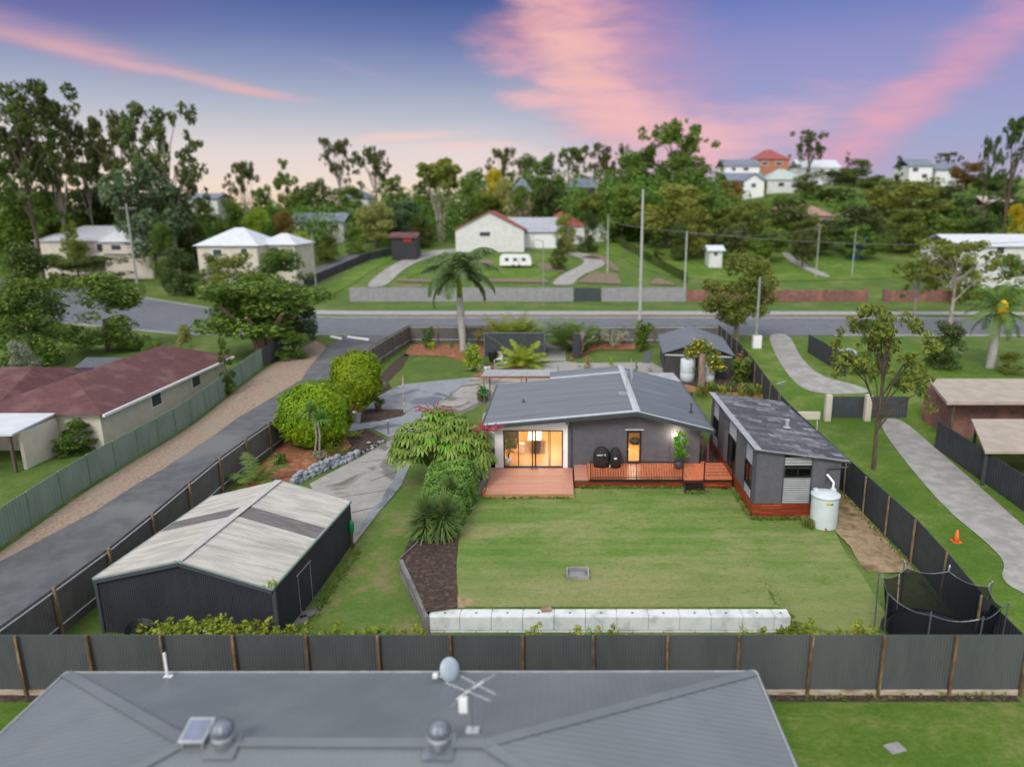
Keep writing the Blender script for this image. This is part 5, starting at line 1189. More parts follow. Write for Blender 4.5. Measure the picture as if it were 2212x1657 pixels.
for u, v, m, lab in ((1050, 801, 'white', 'small white pot, leftmost of three herb pots on the paving edge'), (1057, 800, 'offwhite', 'small white pot between another white pot and an orange one'), (1063, 800, 'orange_t', 'small orange pot, rightmost of three herb pots on the paving edge')):
    p = at(u, v) + Vector((0, 0, .06)); t = thing('herb_pot', lab, 'potted plant', p, 'herb pots'); MB().lathe(p, [(.13, 0), (.18, .36), (.15, .36), (0, .3)], 12).build('pot', m, t, True)
    b = MB(); r_ = random.Random(u)
    for k in range(22): q = p + Vector((r_.gauss(0, .07), r_.gauss(0, .07), .32)); b.blade(q, q + Vector((r_.gauss(0, .12), r_.gauss(0, .12), r_.uniform(.25, .45))), .05)
    b.build('foliage', 'lf_shrub', t)
for u, v, h, m, fm, lab in ((818, 887, .55, 'terra', 'lf_shrub', 'bushy green plant in a terracotta pot on the dark mulch tip'), (773, 914, .85, 'white', 'lf_red', 'brownish plant in a white pot under the round trees')):
    p = at(u, v); t = thing('potted_plant', lab, 'potted plant', p); MB().lathe(p, [(.2, 0), (.3, h), (.33, h), (.33, h + .06), (.27, h + .06), (0, h)], 18).build('pot', m, t, True)
    Pn, dd = clump_points([(random.Random(k).gauss(0, .2), random.Random(k + 9).gauss(0, .2), h + .2 + .03 * k) for k in range(6)], .24, 260, 4); Vq, Fq = leaf_quads(Pn, .17, 3, dd); meshpart('foliage', np_mesh('foliage', Vq, Fq, fm), t)
p = at(874, 893); solo('slim_post', MB().box(p.x - .06, p.y - .06, p.z, p.x + .06, p.y + .06, p.z + 3.0), 'plinth', 'slim pale timber post standing at the edge of the wet slab', 'post')
for u, v, lab in ((839, 938, 'short garden lamp post at the back of the dark mulch bed'), (797, 966, 'small garden lamp low in the middle of the dark mulch bed')):
    p = at(u, v); h = .95 if u > 800 else .3; t = thing('garden_lamp', lab, 'garden lamp', p); MB().tube([p, p + Vector((0, 0, h))], .035, 6).build('post', 'bark', t); MB().lathe(p + Vector((0, 0, h)), [(.06, 0), (.14, .02), (.14, .06), (0, .1)], 12).build('lamp_head', 'zinc', t)
b = MB(); p = at(1508, 845); pp = at(1527, 826) 
b = MB().tube([aty(1527, 829, 61.0), aty(1536, 826, 61.2), aty(1540, 827, 61.3)], .06, 7); solo('white_pipe', b, 'white', 'short white pipe lying on the mulch heap behind the raised bed', 'pipe')
for u, v, s, lab in ((640, 1344, .8, 'dark slab lying against the side of the big shed, nearer one'), (668, 1327, .7, 'dark slab lying on the grass beside the big shed, farther one')):
    p = at(u, v); solo('paver', MB().cbox(p + Vector((0, 0, .02)), 1.1 * s, .7 * s, .06, .5), 'oldsleeper', lab, 'paver')
# ------------------------------------------------------------------ near neighbour's roof
nh = thing('neighbour_house', 'neighbour house in the foreground, seen as a broad grey hipped roof', 'house', (-5, 14.5, -.7))
e0, e1 = (-15.1, 19.1, 2.0), (5.9, 19.15, 2.0); k0, k1 = (-8.95, 14.55, 3.4), (-1.85, 14.5, 3.4); n0, n1 = (-15.1, 9.8, 2.0), (5.9, 9.8, 2.0)
b = MB(); b.ribs(e0, e1, e1, e0, .3) if False else None
def tri_ribs(mb, lo0, lo1, hi0, hi1, pitch, h=.006):
    """ribbed hip face: ribs climb straight from the eave, cut by the hips"""
    lo0, lo1, hi0, hi1 = map(Vector, (lo0, lo1, hi0, hi1)); ax = (lo1 - lo0); L = ax.length; ax /= L; n = int(L / pitch); up = Vector((0, 0, 1))
    s0, s1 = (hi0 - lo0).dot(ax), (hi1 - lo0).dot(ax); dn = (hi0 - lo0) - ax * s0
    def top(s):
        f = 1.0
        if s0 > 1e-6 and s < s0: f = s / s0
        if L - s1 > 1e-6 and s > s1: f = min(f, (L - s) / (L - s1))
        return max(0.0, f)
    cuts = sorted(set([i * pitch + o for i in range(n + 1) for o in (0, .55 * pitch, .68 * pitch, .87 * pitch) if i * pitch + o <= L] + [L])); P = []; F = []
    for s in cuts:
        fr = (s % pitch) / pitch; o = h if .66 < fr < .9 else 0; p = lo0 + ax * s; P += [p + up * o, p + dn * top(s) + up * o]
    for i in range(len(cuts) - 1): F.append((2 * i, 2 * i + 2, 2 * i + 3, 2 * i + 1))
    return mb.add(P, F)
rfs = []
for lo0, lo1, hi0, hi1 in ((e1, e0, k1, k0), (e0, n0, k0, k0), (n1, e1, k1, k1), (n0, n1, k0, k1)):
    b = MB(); tri_ribs(b, lo0, lo1, hi0, hi1, .2); rfs.append(b.build('roof', 'nroof', nh))
b = MB(); up = Vector((0, 0, .045))
for p, q in ((e0, k0), (n0, k0), (e1, k1), (n1, k1), (k0, k1)): b.beam(Vector(p) + up * .5, Vector(q) + up * .5, .3, .012)
b.build('ridge_capping', 'nroof', rfs[0])
b = MB()
for p, q in ((e0, e1), (e0, n0), (e1, n1)): b.beam(Vector(p) - Vector((0, 0, .07)), Vector(q) - Vector((0, 0, .07)), .14, .13)
b.build('gutter', 'gutter', rfs[0])
b = MB()
for p, q in ((e0, e1), (e0, n0), (e1, n1)): b.beam(Vector(p) + Vector((0, .02 if p[1] > 18 and q[1] > 18 else 0, 0.02)), Vector(q) + Vector((0, .02 if p[1] > 18 and q[1] > 18 else 0, 0.02)), .04, .04)
b.build('eave_trim', 'zinc', rfs[0])
b = MB().box(-14.5, 10.2, -.8, 5.3, 18.5, 1.85); b.build('wall', 'cream', nh)
def onroof(u, v):
    """where the sight line meets the neighbour's roof"""
    x, y, k = ray(u, v)
    for i in range(4000):
        t = 12 + i * .004; X, Y, Z = x * t, y * t, CAMH + k * t
        zz = 2.0 + (19.1 - Y) / 4.55 * 1.4 if Y > 14.5 else 3.4 - (14.5 - Y) / 4.7 * 1.4
        if Z <= zz: return Vector((X, Y, zz))
for u, v, lab in ((484, 1610, 'round grey roof ventilator beside the small solar panel'), (950, 1612, 'round grey roof ventilator on a pale base near the antenna mast')):
    p = onroof(u, v); t = thing('roof_ventilator', lab, 'roof ventilator', p, 'roof ventilators'); MB().slab([(p.x - .36, p.y + .3, p.z + .13), (p.x + .36, p.y + .3, p.z + .13), (p.x + .36, p.y - .36, p.z - .05), (p.x - .36, p.y - .36, p.z - .05)], .03).build('flashing', 'steel' if u > 600 else 'nroof', t)
    MB().lathe(p, [(.22, 0), (.2, .22), (.26, .26)], 18).build('neck', 'zinc', t, True)
    b = MB(); b.ball((p.x, p.y, p.z + .46), .28, .28, .225, 28, 10); b.v = [(x + .012 * (1 if i % 2 else -1) * (x - p.x), y + .03 * (1 if i % 2 else -1) * (y - p.y), z) for i, (x, y, z) in enumerate(b.v)]; b.build('turbine_head', 'steel', t)
p = onroof(418, 1612); t = thing('roof_solar_module', 'small tilted solar panel on the foreground roof', 'solar panel', p)
b = MB().slab([(p.x - .3, p.y - .1, p.z + .2), (p.x + .3, p.y - .1, p.z + .2), (p.x + .3, p.y + .55, p.z + .36), (p.x - .3, p.y + .55, p.z + .36)], .04); fr = b.build('frame', 'zinc', t); MB().slab([(p.x - .26, p.y - .05, p.z + .217), (p.x + .26, p.y - .05, p.z + .217), (p.x + .26, p.y + .5, p.z + .352), (p.x - .26, p.y + .5, p.z + .352)], .006).build('solar_cells', 'solar', t)
for sx in (-.24, .24): MB().box(p.x + sx - .015, p.y - .06, p.z - .1, p.x + sx + .015, p.y - .03, p.z + .17).build('leg', 'zinc', t)
p = onroof(950, 1468); q = aty(973, 1446, p.y); t = thing('satellite_dish', 'blue-grey satellite dish at the eave of the foreground roof', 'satellite dish', p)
b = MB(); prof = [(0, .07), (.15, .06), (.28, .02), (.36, -.05)]; b.lathe((0, 0, 0), prof, 28, False); rot = Matrix.Rotation(R(62), 3, 'X'); rz = Matrix.Rotation(R(38), 3, 'Z')
b.v = [tuple(q + rz @ (rot @ Vector((x * .86, y, z)))) for x, y, z in b.v]; b.build('reflector', 'dish', t, True)
b = MB(); nrm = rz @ (rot @ Vector((0, 0, -1))); b.tube([q + Vector((.05, 0, -.3)), q - Vector((.42, .12, .12))], .018, 5); b.box(q.x - .5, q.y - .2, q.z - .16, q.x - .36, q.y - .06, q.z - .06); b.build('feed_arm', 'white', t)
b = MB().tube([p, p + Vector((.12, .05, .2)), q - Vector((-.12, -.08, .1))], .03, 6); b.build('bracket', 'steel', t)
p = onroof(1021, 1580); t = thing('tv_antenna', 'mast antenna with thin cross elements on the foreground roof ridge', 'antenna', p)
MB().tube([p, p + Vector((0, 0, 1.25))], .016, 6).build('mast', 'steel', t); MB().box(p.x - .16, p.y - .12, p.z - .02, p.x + .16, p.y + .12, p.z + .06).build('mast_base', 'zinc', t)
b = MB().box(p.x - .3, p.y - .12, p.z + .62, p.x - .1, p.y + .02, p.z + .98); b.build('junction_box', 'white', t)
b = MB(); h = p + Vector((0, 0, 1.25)); b.tube([h - Vector((.35, .1, .25)), h + Vector((.3, .1, .1))], .009, 4)
for k in range(5): c = h + Vector((-.2 + .12 * k, -.05 + .04 * k, -.17 + .06 * k)); d = Vector((.62 - .06 * k, -.15, -.14)) if k % 2 else Vector((.3, .05, .3 - .03 * k)); b.tube([c - d, c + d], .005, 4)
b.build('elements', 'zinc', t)
p = onroof(362, 1462); b = MB().tube([p - Vector((0, 0, .02)), p + Vector((-.06, .1, .75))], .042, 8); b.box(p.x - .12, p.y - .1, p.z - .03, p.x + .12, p.y + .1, p.z + .015); solo('roof_vent_pipe', b, 'white', 'white vent pipe at the eave of the foreground roof', 'vent pipe')
p = at(1933, 1617); solo('stepping_slab', MB().cbox(p, .55, .4, .05, .3), 'paving', 'pale slab lying in the neighbour lawn at the lower right', 'slab')
# ------------------------------------------------------------------ palms, yuccas and other garden plants
def frond(V, F, base, azm, el0, L, droop, ll, n, w, rnd, hang=.35):
    d = np.array([math.cos(azm), math.sin(azm), 0.0]); side = np.array([-math.sin(azm), math.cos(azm), 0.0]); p = np.array(base, float); ds = L / n
    for i in range(n + 1):
        s = i / n; e = el0 - droop * s ** 1.3; t = d * math.cos(e) + np.array([0, 0, 1.0]) * math.sin(e)
        if i < n:
            q = p + t * ds; k = len(V); hw = .03 * L * .25 * (1.1 - s) + .008; V += [p - side * hw, p + side * hw, q + side * hw * .8, q - side * hw * .8]; F.append((k, k + 1, k + 2, k + 3))
        if s > .12:
            l = ll * (math.sin(math.pi * min(1, .12 + s * .88)) ** .6 + .12) * rnd.uniform(.85, 1.1)
            for sg in (-1, 1):
                dr = side * sg * .8 + t * .55 - np.array([0, 0, 1.0]) * (hang * rnd.uniform(.5, 1.4)); dr /= np.linalg.norm(dr); k = len(V); m = p + dr * l * .5 + np.array([0, 0, .04 * l]); e2 = p + dr * l - np.array([0, 0, hang * l * .25])
                V += [p - t * w * .4, p + t * w * .4, m + t * w * .55, m - t * w * .55]; F.append((k, k + 1, k + 2, k + 3)); k = len(V)
                V += [m - t * w * .55, m + t * w * .55, e2 + t * w * .1, e2 - t * w * .1]; F.append((k, k + 1, k + 2, k + 3))
        p = p + t * ds
def palm_crown(name, nf, L, seed, m, els=(-.3, 1.3), droop=(1.1, 1.8), ll=.6, n=22, w=.05, base=(0, 0, 0), hang=.35, spread=0.0):
    r = random.Random(seed); V, F = [], []
    for k in range(nf):
        f = k / max(1, nf - 1); e = els[1] + (els[0] - els[1]) * f; a = k * 2.39996 + r.uniform(-.2, .2)
        b = (base[0] + spread * math.cos(a) * f, base[1] + spread * math.sin(a) * f, base[2]); frond(V, F, b, a, e + r.uniform(-.1, .1), L * r.uniform(.82, 1.08), r.uniform(*droop), ll, n, w, r, hang)
    return np_mesh(name, V, F, m)
def plant(name, label, cat, p, group=None): return thing(name, label, cat, p, group)
# royal palm
p = at(1001, 760); p = Vector((p.x, p.y, g(p.x, p.y))); top = aty(993, 642, p.y); H = top.z - p.z
t = plant('royal_palm', 'tall royal palm with pale swollen trunk rising above the orange mulch', 'palm', p)
lean = top.x - p.x
MB().tube([p + Vector((lean * f, 0, H * f)) for f in (0, .06, .2, .45, .7, 1)], [.46, .34, .31, .38, .40, .30], 14).build('trunk', 'palmtrunk', t, True)
ch_ = aty(993, 590, p.y).z - p.z
MB().tube([p + Vector((lean, 0, H)), p + Vector((lean, 0, (H + ch_) / 2)), p + Vector((lean, 0, ch_))], [.29, .27, .14], 12).build('crownshaft', 'lf_lime', t, True)
me = palm_crown('fronds', 18, 5.3, 5, 'lf_royal', (-.1, 1.3), (1.3, 2.1), 1.05, 34, .17, (lean, 0, ch_), .6); meshpart('fronds', me, t)
# bright palm by the gate and other low palms
def low_palm(u, v, wpx, vt, label, m, seed, nf=14, els=(.0, 1.35), droop=(1.0, 1.7), trunk=None, w=.07, spread=.1, n=20, th=0.0, name='palm', z=None):
    p = at(u, v, z) if z else at(u, v); Wd = wpx * pxm(p.y); Ht = aty(u, vt, p.y).z - p.z; t = plant(name, label, 'palm', p); L = max(Wd * .6, (Ht - th) * .95) if spread < .5 else Ht * .78
    if trunk: MB().tube([p - Vector((0, 0, .1)), p + Vector((0, 0, max(.3, th)))], [.2, .14], 10).build('trunk', trunk, t)
    meshpart('fronds', palm_crown('fronds', nf, L, seed, m, els, droop, L * .24, n, w, (0, 0, th + .15), .3, spread), t); return t
low_palm(1132, 793, 76, 724, 'bright yellow-green palm in front of the gate leaf', 'lf_ypalm', 3, 26, (.1, 1.45), (.8, 1.5), 'bark', .1, .25)
low_palm(556, 1052, 96, 962, 'feather palm with yellowing lower frond, behind the big shed', 'lf_palm', 21, 9, (.25, 1.35), (1.0, 1.6), None, .07, .05, 26)
for u, v, wp, vt, lab, sd, mm in ((1108, 752, 60, 640, 'golden cane palm clump left of the driveway, behind the gate leaf', 31, 'lf_ypalm'), (1138, 752, 56, 672, 'darker cane palm clump close to the driveway edge, behind the gate leaf', 33, 'lf_palm'), (1222, 760, 62, 652, 'cane palm clump at the right side of the driveway mouth', 35, 'lf_palm')):
    low_palm(u, v, wp, vt, lab, mm, sd, 46, (.85, 1.5), (.7, 1.6), None, .075, .55, 18)
low_palm(1250, 748, 50, 664, 'yellowish cane palm leaning over the fence right of the gateway', 'lf_palm', 37, 24, (.8, 1.5), (.8, 1.6), None, .075, .5, 18)
# two clipped round trees
def round_tree(cu, cv, w, h, vb, ub, label, seed, Y):
    b0 = aty(ub, vb, Y); z0 = g(b0.x, Y); c = aty(cu, cv, Y); rx = w / 2 * pxm(Y) * .93; rz = h / 2 * pxm(Y) * .96; t = plant('clipped_tree', label, 'tree', (b0.x, Y, z0), 'clipped round trees')
    rr = random.Random(seed)
    b = MB()
    for k in range(5): a = k * 1.3; b.tube([(b0.x + .1 * math.cos(a), Y + .1 * math.sin(a), z0 - .1), (b0.x + .25 * math.cos(a), Y + .25 * math.sin(a), z0 + .9), (c.x + rx * .5 * math.cos(a), Y + rx * .5 * math.sin(a), c.z)], [.11, .09, .05], 7)
    b.build('trunk', 'bark_pink', t)
    r = np.random.default_rng(seed); n = 15000; d = r.normal(size=(n, 3)); d /= np.linalg.norm(d, axis=1, keepdims=True)
    lump = 1 + .05 * np.sin(d[:, 0] * 7 + seed) * np.sin(d[:, 1] * 6 + 1) + .05 * np.sin(d[:, 2] * 8 + d[:, 0] * 5) + .03 * np.sin(d[:, 0] * 17 + d[:, 1] * 13) * np.sin(d[:, 2] * 15)
    sh = np.where(np.abs(d).max(1) > 0, (np.abs(d[:, 0]) ** 2.6 + np.abs(d[:, 1]) ** 2.6 + np.abs(d[:, 2]) ** 2.6) ** (-1 / 2.6), 1)
    q = (1 - .13 * r.uniform(size=n) ** 1.5) * lump * sh; P = d * q[:, None] * np.array([rx, rx * .95, rz]) * .97 + np.array([c.x - b0.x, 0, c.z - z0])
    tuft = r.choice(n, 700); Pt = P[tuft].repeat(4, 0) + r.normal(size=(2800, 3)) * .06 + d[tuft].repeat(4, 0) * .13
    V1, F1 = leaf_quads(P, .2, seed, d, .35, .6); V2, F2 = leaf_quads(Pt, .19, seed + 1, d[tuft].repeat(4, 0), .5, .5); meshpart('crown', np_mesh('crown', np.vstack([V1, V2]), np.vstack([F1, F2 + len(V1)]), 'lf_ficus'), t)
    cm = MB().ball((c.x, Y, c.z), rx * .8, rx * .76, rz * .8, 20, 12); cm.build('crown_shade_core', 'lf_dark', t)  # solid dark ball, its colour stands in for shade inside the crown
round_tree(681, 897, 160, 152, 975, 690, 'broad clipped round tree by the left fence, the nearer one', 4, 46.5)
round_tree(770, 817, 112, 118, 905, 778, 'clipped round tree behind its broader neighbour, beside the wet slab', 9, 53.5)
# slender dracaenas
for pts, lab, sd in ((((680, 980), (684, 945), (680, 915), (668, 888)), 'slender dracaena with two heads in front of the clipped tree, taller left stem', 1), (((690, 980), (691, 940), (688, 918), (691, 905)), 'slender dracaena stem in front of the clipped tree, shorter right stem', 2)):
    b0 = at(*pts[0]); Y = b0.y - .7; P = [aty(u, v, Y) for u, v in pts]; t = plant('dracaena', lab, 'plant', P[0]); MB().tube(P, .055, 6).build('stem', 'bark_p', t); b = MB(); r_ = random.Random(sd)
    for k in range(100): a = r_.uniform(0, 6.28); e = r_.uniform(-.5, 1.4); L = r_.uniform(.65, 1.0); b.blade(P[-1], P[-1] + Vector((math.cos(a) * math.cos(e) * L, math.sin(a) * math.cos(e) * L, math.sin(e) * L)), .07, .1)
    b.build('leaf_head', 'lf_hedge', t)
def bush(u, v, wpx, vt, label, m, n=500, leaf=.16, seed=1, name='shrub', Y=None, cat='shrub', group=None, cone=0.0, z=None, trunk=None, fl=None, k=16):
    p = at(u, v) if Y is None else Vector((aty(u, v, Y).x, Y, 0)); p.z = g(p.x, p.y) if z is None else z; W = wpx * pxm(p.y); H = max(.15, aty(u, vt, p.y).z - p.z); t = plant(name, label, cat, p, group); r = random.Random(seed); C, rad = [], []
    for i in range(k):
        f = (i + .5) / k; rr = W * .32 * (1 - cone * f) * math.sqrt(r.random()); a = r.uniform(0, 6.28); C.append((rr * math.cos(a), rr * math.sin(a), H * (.12 + .72 * f))); rad.append(W * .22 * (1 - cone * .75 * f))
    P, d = clump_points(C, np.array(rad), n, seed, .5, 1.0); P[:, 2] = np.clip(P[:, 2], .02, None)
    V, F = leaf_quads(P, leaf, seed + 5, d, .4); meshpart('foliage', np_mesh('foliage', V, F, m), t)
    if trunk: MB().tube([p, p + Vector((0, 0, H * .6))], [.06, .03], 6).build('trunk', trunk, t)
    if fl: P, d = clump_points(C[k // 2:], np.array(rad[k // 2:]) * 1.1, 60, seed + 3, .9, 1.0); V, F = leaf_quads(P, leaf * .9, 7, d); meshpart('blossom', np_mesh('blossom', V, F, fl), t)
    return t
bush(1022, 800, 46, 743, 'lime-leaved shrub beside the black urn', 'lf_lime', 900, .26, 2)
bush(926, 752, 30, 700, 'upright dark green shrub against the front fence left of the royal palm', 'lf_shrub', 700, .2, 3, trunk='bark')
bush(932, 755, 22, 738, 'small yellow-green shrub at the foot of the upright dark shrub', 'lf_lime', 260, .2, 4)
bush(975, 752, 14, 738, 'small weed left of the royal palm trunk', 'lf_shrub', 80, .16, 5)
bush(1002, 742, 20, 712, 'thin green shrub just right of the royal palm trunk', 'lf_shrub', 120, .2, 6)
bush(1015, 765, 40, 735, 'scrubby low plant behind the lime-leaved shrub', 'lf_grey', 160, .2, 8)
bush(1062, 735, 18, 708, 'yellow-flowered shrub by the front fence, behind the gate leaf', 'lf_shrub', 200, .18, 9, fl='yflower')
for u, v, vt, lab, sd in ((1034, 752, 712, 'dry spiky cordyline by the front fence, left one', 3), (1048, 752, 708, 'dry spiky cordyline by the front fence, right one', 5)):
    p = at(u, v); H = aty(u, vt + 8, p.y).z - p.z; t = plant('cordyline', lab, 'plant', p); MB().tube([p, p + Vector((0, 0, H))], .05, 6).build('stem', 'bark', t); b = MB(); r_ = random.Random(sd); q = p + Vector((0, 0, H))
    for k in range(50): a = r_.uniform(0, 6.28); e = r_.uniform(-1.2, 1.2); L = r_.uniform(.5, .9); b.blade(q, q + Vector((math.cos(a) * math.cos(e) * L, math.sin(a) * math.cos(e) * L, math.sin(e) * L)), .07, .2)
    b.build('leaf_head', 'lf_dry', t)
bush(1295, 748, 14, 708, 'narrow reddish-brown conifer with a green tip by the front fence', 'lf_red', 420, .15, 10, cone=.8)
bush(1270, 762, 18, 718, 'small green conifer beside the bare branches near the gate pillar', 'lf_shrub', 300, .15, 11, cone=.8)
bush(1386, 758, 46, 690, 'tall bamboo-like clump against the front fence left of the dark shed', 'lf_shrub', 1100, .3, 12)
bush(1374, 735, 22, 690, 'yellow-tipped croton at the left of the bamboo-like clump', 'lf_lime', 220, .25, 13)
bush(1545, 732, 26, 700, 'loose shrub between the dark shed and the right corner of the front fence', 'lf_grey', 260, .22, 14)
bush(1498, 712, 22, 700, 'green leaves showing over the ridge of the dark shed', 'lf_shrub', 200, .25, 15, Y=74)
bush(1600, 830, 46, 768, 'big-leaved bush between the dark shed and the right fence', 'lf_green', 900, .32, 16, fl=None)
bush(1598, 775, 14, 748, 'yellow sunflower-like blooms above the big-leaved bush', 'yflower', 90, .2, 17, Y=62)
bush(1018 + 27, 866, 34, 832, 'dark leafy shrub under the pergola', 'lf_green', 600, .18, 18)
for u, v, w_, vt, lab, m, cone, sd in ((1270, 798, 20, 766, 'spiky yellowish bromeliad behind the house roof', 'lf_dry', .2, 19), (1321, 806, 22, 762, 'bright green conical conifer behind the house roof', 'lf_lime', .85, 20), (1374, 808, 14, 775, 'small grey-green conifer behind the house roof', 'lf_grey', .8, 21)): bush(u, v, w_, vt, lab, m, 350, .14, sd, cone=cone)
bush(694, 1000, 34, 970, 'silvery low shrub in the orange mulch below the dracaenas', 'lf_grey', 500, .11, 22)
bush(727, 985, 60, 958, 'low dark groundcover under the broad clipped tree', 'lf_green', 500, .13, 23)
bush(604, 1010, 36, 978, 'bushy green shrub behind the feather palm', 'lf_shrub', 420, .17, 24)
bush(829, 842, 16, 825, 'straggly green plant at the lawn corner beside the round trees', 'lf_grey', 150, .15, 25)
bush(592, 1054, 30, 1040, 'low green tuft behind the shed ridge', 'lf_green', 200, .14, 26)
# bromeliad with arching red-green leaves
p = at(768, 948); b = MB(); r_ = random.Random(6)
for k in range(16): a = k * 2.4; e = r_.uniform(.35, 1.2); L = r_.uniform(.7, 1.1); b.blade(p, p + Vector((math.cos(a) * math.cos(e) * L, math.sin(a) * math.cos(e) * L, math.sin(e) * L)), .16, .25)
solo('bromeliad', b, 'lf_ypalm', 'large bromeliad with arching orange-green leaves on the dark mulch', 'plant')
# frangipani, bare shrub
def twiggy(u, v, wpx, vt, label, m, seed, lf=None, name='bare_shrub', nb=9, rw=.05):
    p = at(u, v); W = wpx * pxm(p.y); H = aty(u, vt, p.y).z - p.z; t = plant(name, label, 'shrub', p); r = random.Random(seed); b = MB(); tips = []
    def grow(q, d, L, rad, dep):
        e = q + d * L; b.tube([q, e], [rad, rad * .7], 5)
        if dep == 0: tips.append(e); return
        for k in range(r.choice((2, 2, 3))): nd = (d + Vector((r.gauss(0, .55), r.gauss(0, .55), r.gauss(.1, .25)))).normalized(); grow(e, nd, L * r.uniform(.62, .85), rad * .68, dep - 1)
    for k in range(nb):
        a = k / nb * 6.28 + r.uniform(-.3, .3); grow(p, Vector((math.cos(a) * W / H * .75, math.sin(a) * W / H * .75, 1)).normalized(), H * .32, rw, 3)
    b.build('branches', m, t)
    if lf: P = np.array([tuple(q - p) for q in tips]); P = np.repeat(P, 3, 0) + np.random.default_rng(1).normal(size=(len(P) * 3, 3)) * .1; V, F = leaf_quads(P, .3, 3, None, .4, .4); meshpart('leaves', np_mesh('leaves', V, F, lf), t)
twiggy(1327, 752, 56, 702, 'half-bare frangipani with grey branches in the orange mulch', 'bare', 3, 'lf_grey', 'frangipani', 7, .075)
twiggy(1254, 768, 26, 705, 'bare grey twigs of a leafless shrub right of the gate pillar', 'bare', 5, None, 'bare_shrub', 5, .06)
# ginger plants along the raised bed
for k, (u, v) in enumerate(((1512, 858), (1528, 856), (1544, 857), (1562, 860), (1578, 858), (1598, 860), (1620, 862), (1640, 862))):
    p = at(u, v); b = MB(); r_ = random.Random(k)
    for i in range(11):
        q = p + Vector((r_.gauss(0, .2), r_.gauss(0, .12), 0)); h = r_.uniform(.7, 1.25); e = q + Vector((r_.gauss(0, .15), r_.gauss(0, .1), h)); b.tube([q, e], .018, 4)
        for j in range(5): s = q.lerp(e, .35 + .15 * j); a = r_.uniform(0, 6.28); b.blade(s, s + Vector((math.cos(a) * .35, math.sin(a) * .35, .25)), .09, .06)
    solo('ginger_plant', b, 'lf_ypalm' if k % 2 else 'lf_shrub', ('ginger clump at the left end of the raised bed front' if k == 0 else 'ginger clump at the fence end of the raised bed front' if k == 7 else 'leafy ginger clump along the front of the raised bed'), 'plant', 'ginger clumps along the raised bed')
bush(1490, 868, 12, 846, 'small dark red cordyline at the end of the raised bed', 'lf_cordy', 70, .25, 30)
# umbrella tree
Yu = 39.6; c = aty(955, 975, Yu); z0 = g(c.x, Yu)
ut = plant('umbrella_tree', 'broad umbrella tree with drooping leaf clusters beside the lit glass doors', 'tree', (c.x, Yu, z0)); r_ = random.Random(12); b, b2 = MB(), MB()
def umbrella(mb, q, s, dirn):
    n = 9; up = (dirn * .5 + Vector((0, 0, 1))).normalized(); a0 = r_.uniform(0, 6); ax = up.orthogonal().normalized(); ay = up.cross(ax)
    for k in range(n):
        a = a0 + k / n * 6.2832; d = ax * math.cos(a) + ay * math.sin(a); w_ = ax * -math.sin(a) + ay * math.cos(a); L = s * r_.uniform(.85, 1.1); w0 = .17 * s
        m0, m1, m2 = q + d * L * .2, q + d * L * .62 - up * L * .14, q + d * L * .92 - Vector((0, 0, L * .5)); mb.add([m0 - w_ * w0 * .35, m0 + w_ * w0 * .35, m1 + w_ * w0, m1 - w_ * w0, m2 + w_ * w0 * .35, m2 - w_ * w0 * .35], [(0, 1, 2, 3), (3, 2, 4, 5)])
young = []; RXu, RZu = 2.75, 1.75; cz = 2.75
LOBES = [(-2.0, 0, 2.15, 1.0), (-1.45, -.2, 3.05, 1.05), (-.35, .2, 3.7, 1.1), (.75, 0, 3.45, 1.1), (1.75, -.2, 2.85, 1.05), (2.1, -.3, 1.9, .9), (-.5, -.9, 2.95, 1.1), (.9, -.9, 2.6, 1.05), (1.9, -.8, 1.3, .8), (-1.9, -.6, 2.1, .95), (.2, .9, 3.1, 1.3)]
for li, (lx_, ly_, lz_, lr_) in enumerate(LOBES):
    for k in range(int(44 * lr_ ** 1.6)):
        a = r_.uniform(0, 6.283); e = math.asin(r_.uniform(-.25, 1)); d = Vector((math.cos(a) * math.cos(e), math.sin(a) * math.cos(e), math.sin(e))); rr = r_.uniform(.78, 1.05) * lr_; q = Vector((c.x + lx_ + d.x * rr, Yu + ly_ + d.y * rr, z0 + lz_ + d.z * rr * .85))
        yng = (li == 2 and d.z > .55 and r_.random() < .7) or r_.random() < .04; mb_ = MB() if yng else b; umbrella(mb_, q, r_.uniform(.36, .54), d)
        if yng: young.append(mb_)
b.build('leaf_clusters', 'lf_umb', ut)
for o in young: o.build('young_leaf_cluster', 'lf_umb2', ut)
b = MB()
for k in range(7): a = k * .9; b.tube([(c.x + .3 * math.cos(a), Yu + .3 * math.sin(a), z0 - .1), (c.x + .8 * math.cos(a), Yu + .8 * math.sin(a), z0 + 1.2), (c.x + 1.9 * math.cos(a), Yu + 1.6 * math.sin(a), z0 + 2.6)], [.09, .07, .04], 6)
b.build('trunk', 'bark', ut)
MB().ball((c.x, Yu, z0 + 2.3), 1.7, 1.2, 1.2, 14, 8).build('inner_shade_core', 'lf_dark', ut)  # dark ball added so the gaps between clusters read as shaded
for u, v in ((940, 890), (1052, 930)):
    q = aty(u, v, Yu + .3 if u < 1000 else Yu - .6); b = MB()
    for k in range(17): a = k / 17 * 6.28 + r_.uniform(-.15, .15); L = r_.uniform(.9, 1.4) * (1 if u < 1000 else .85); b.tube([q, q + Vector((math.cos(a) * L * .6, math.sin(a) * L * .45, .18 + r_.uniform(-.08, .12))), q + Vector((math.cos(a) * L, math.sin(a) * L * .75, r_.uniform(.05, .35)))], .028, 5)
    b.tube([q - Vector((0, 0, .7)), q], .03, 5); b.build('flower_spike', 'flower_red', ut)
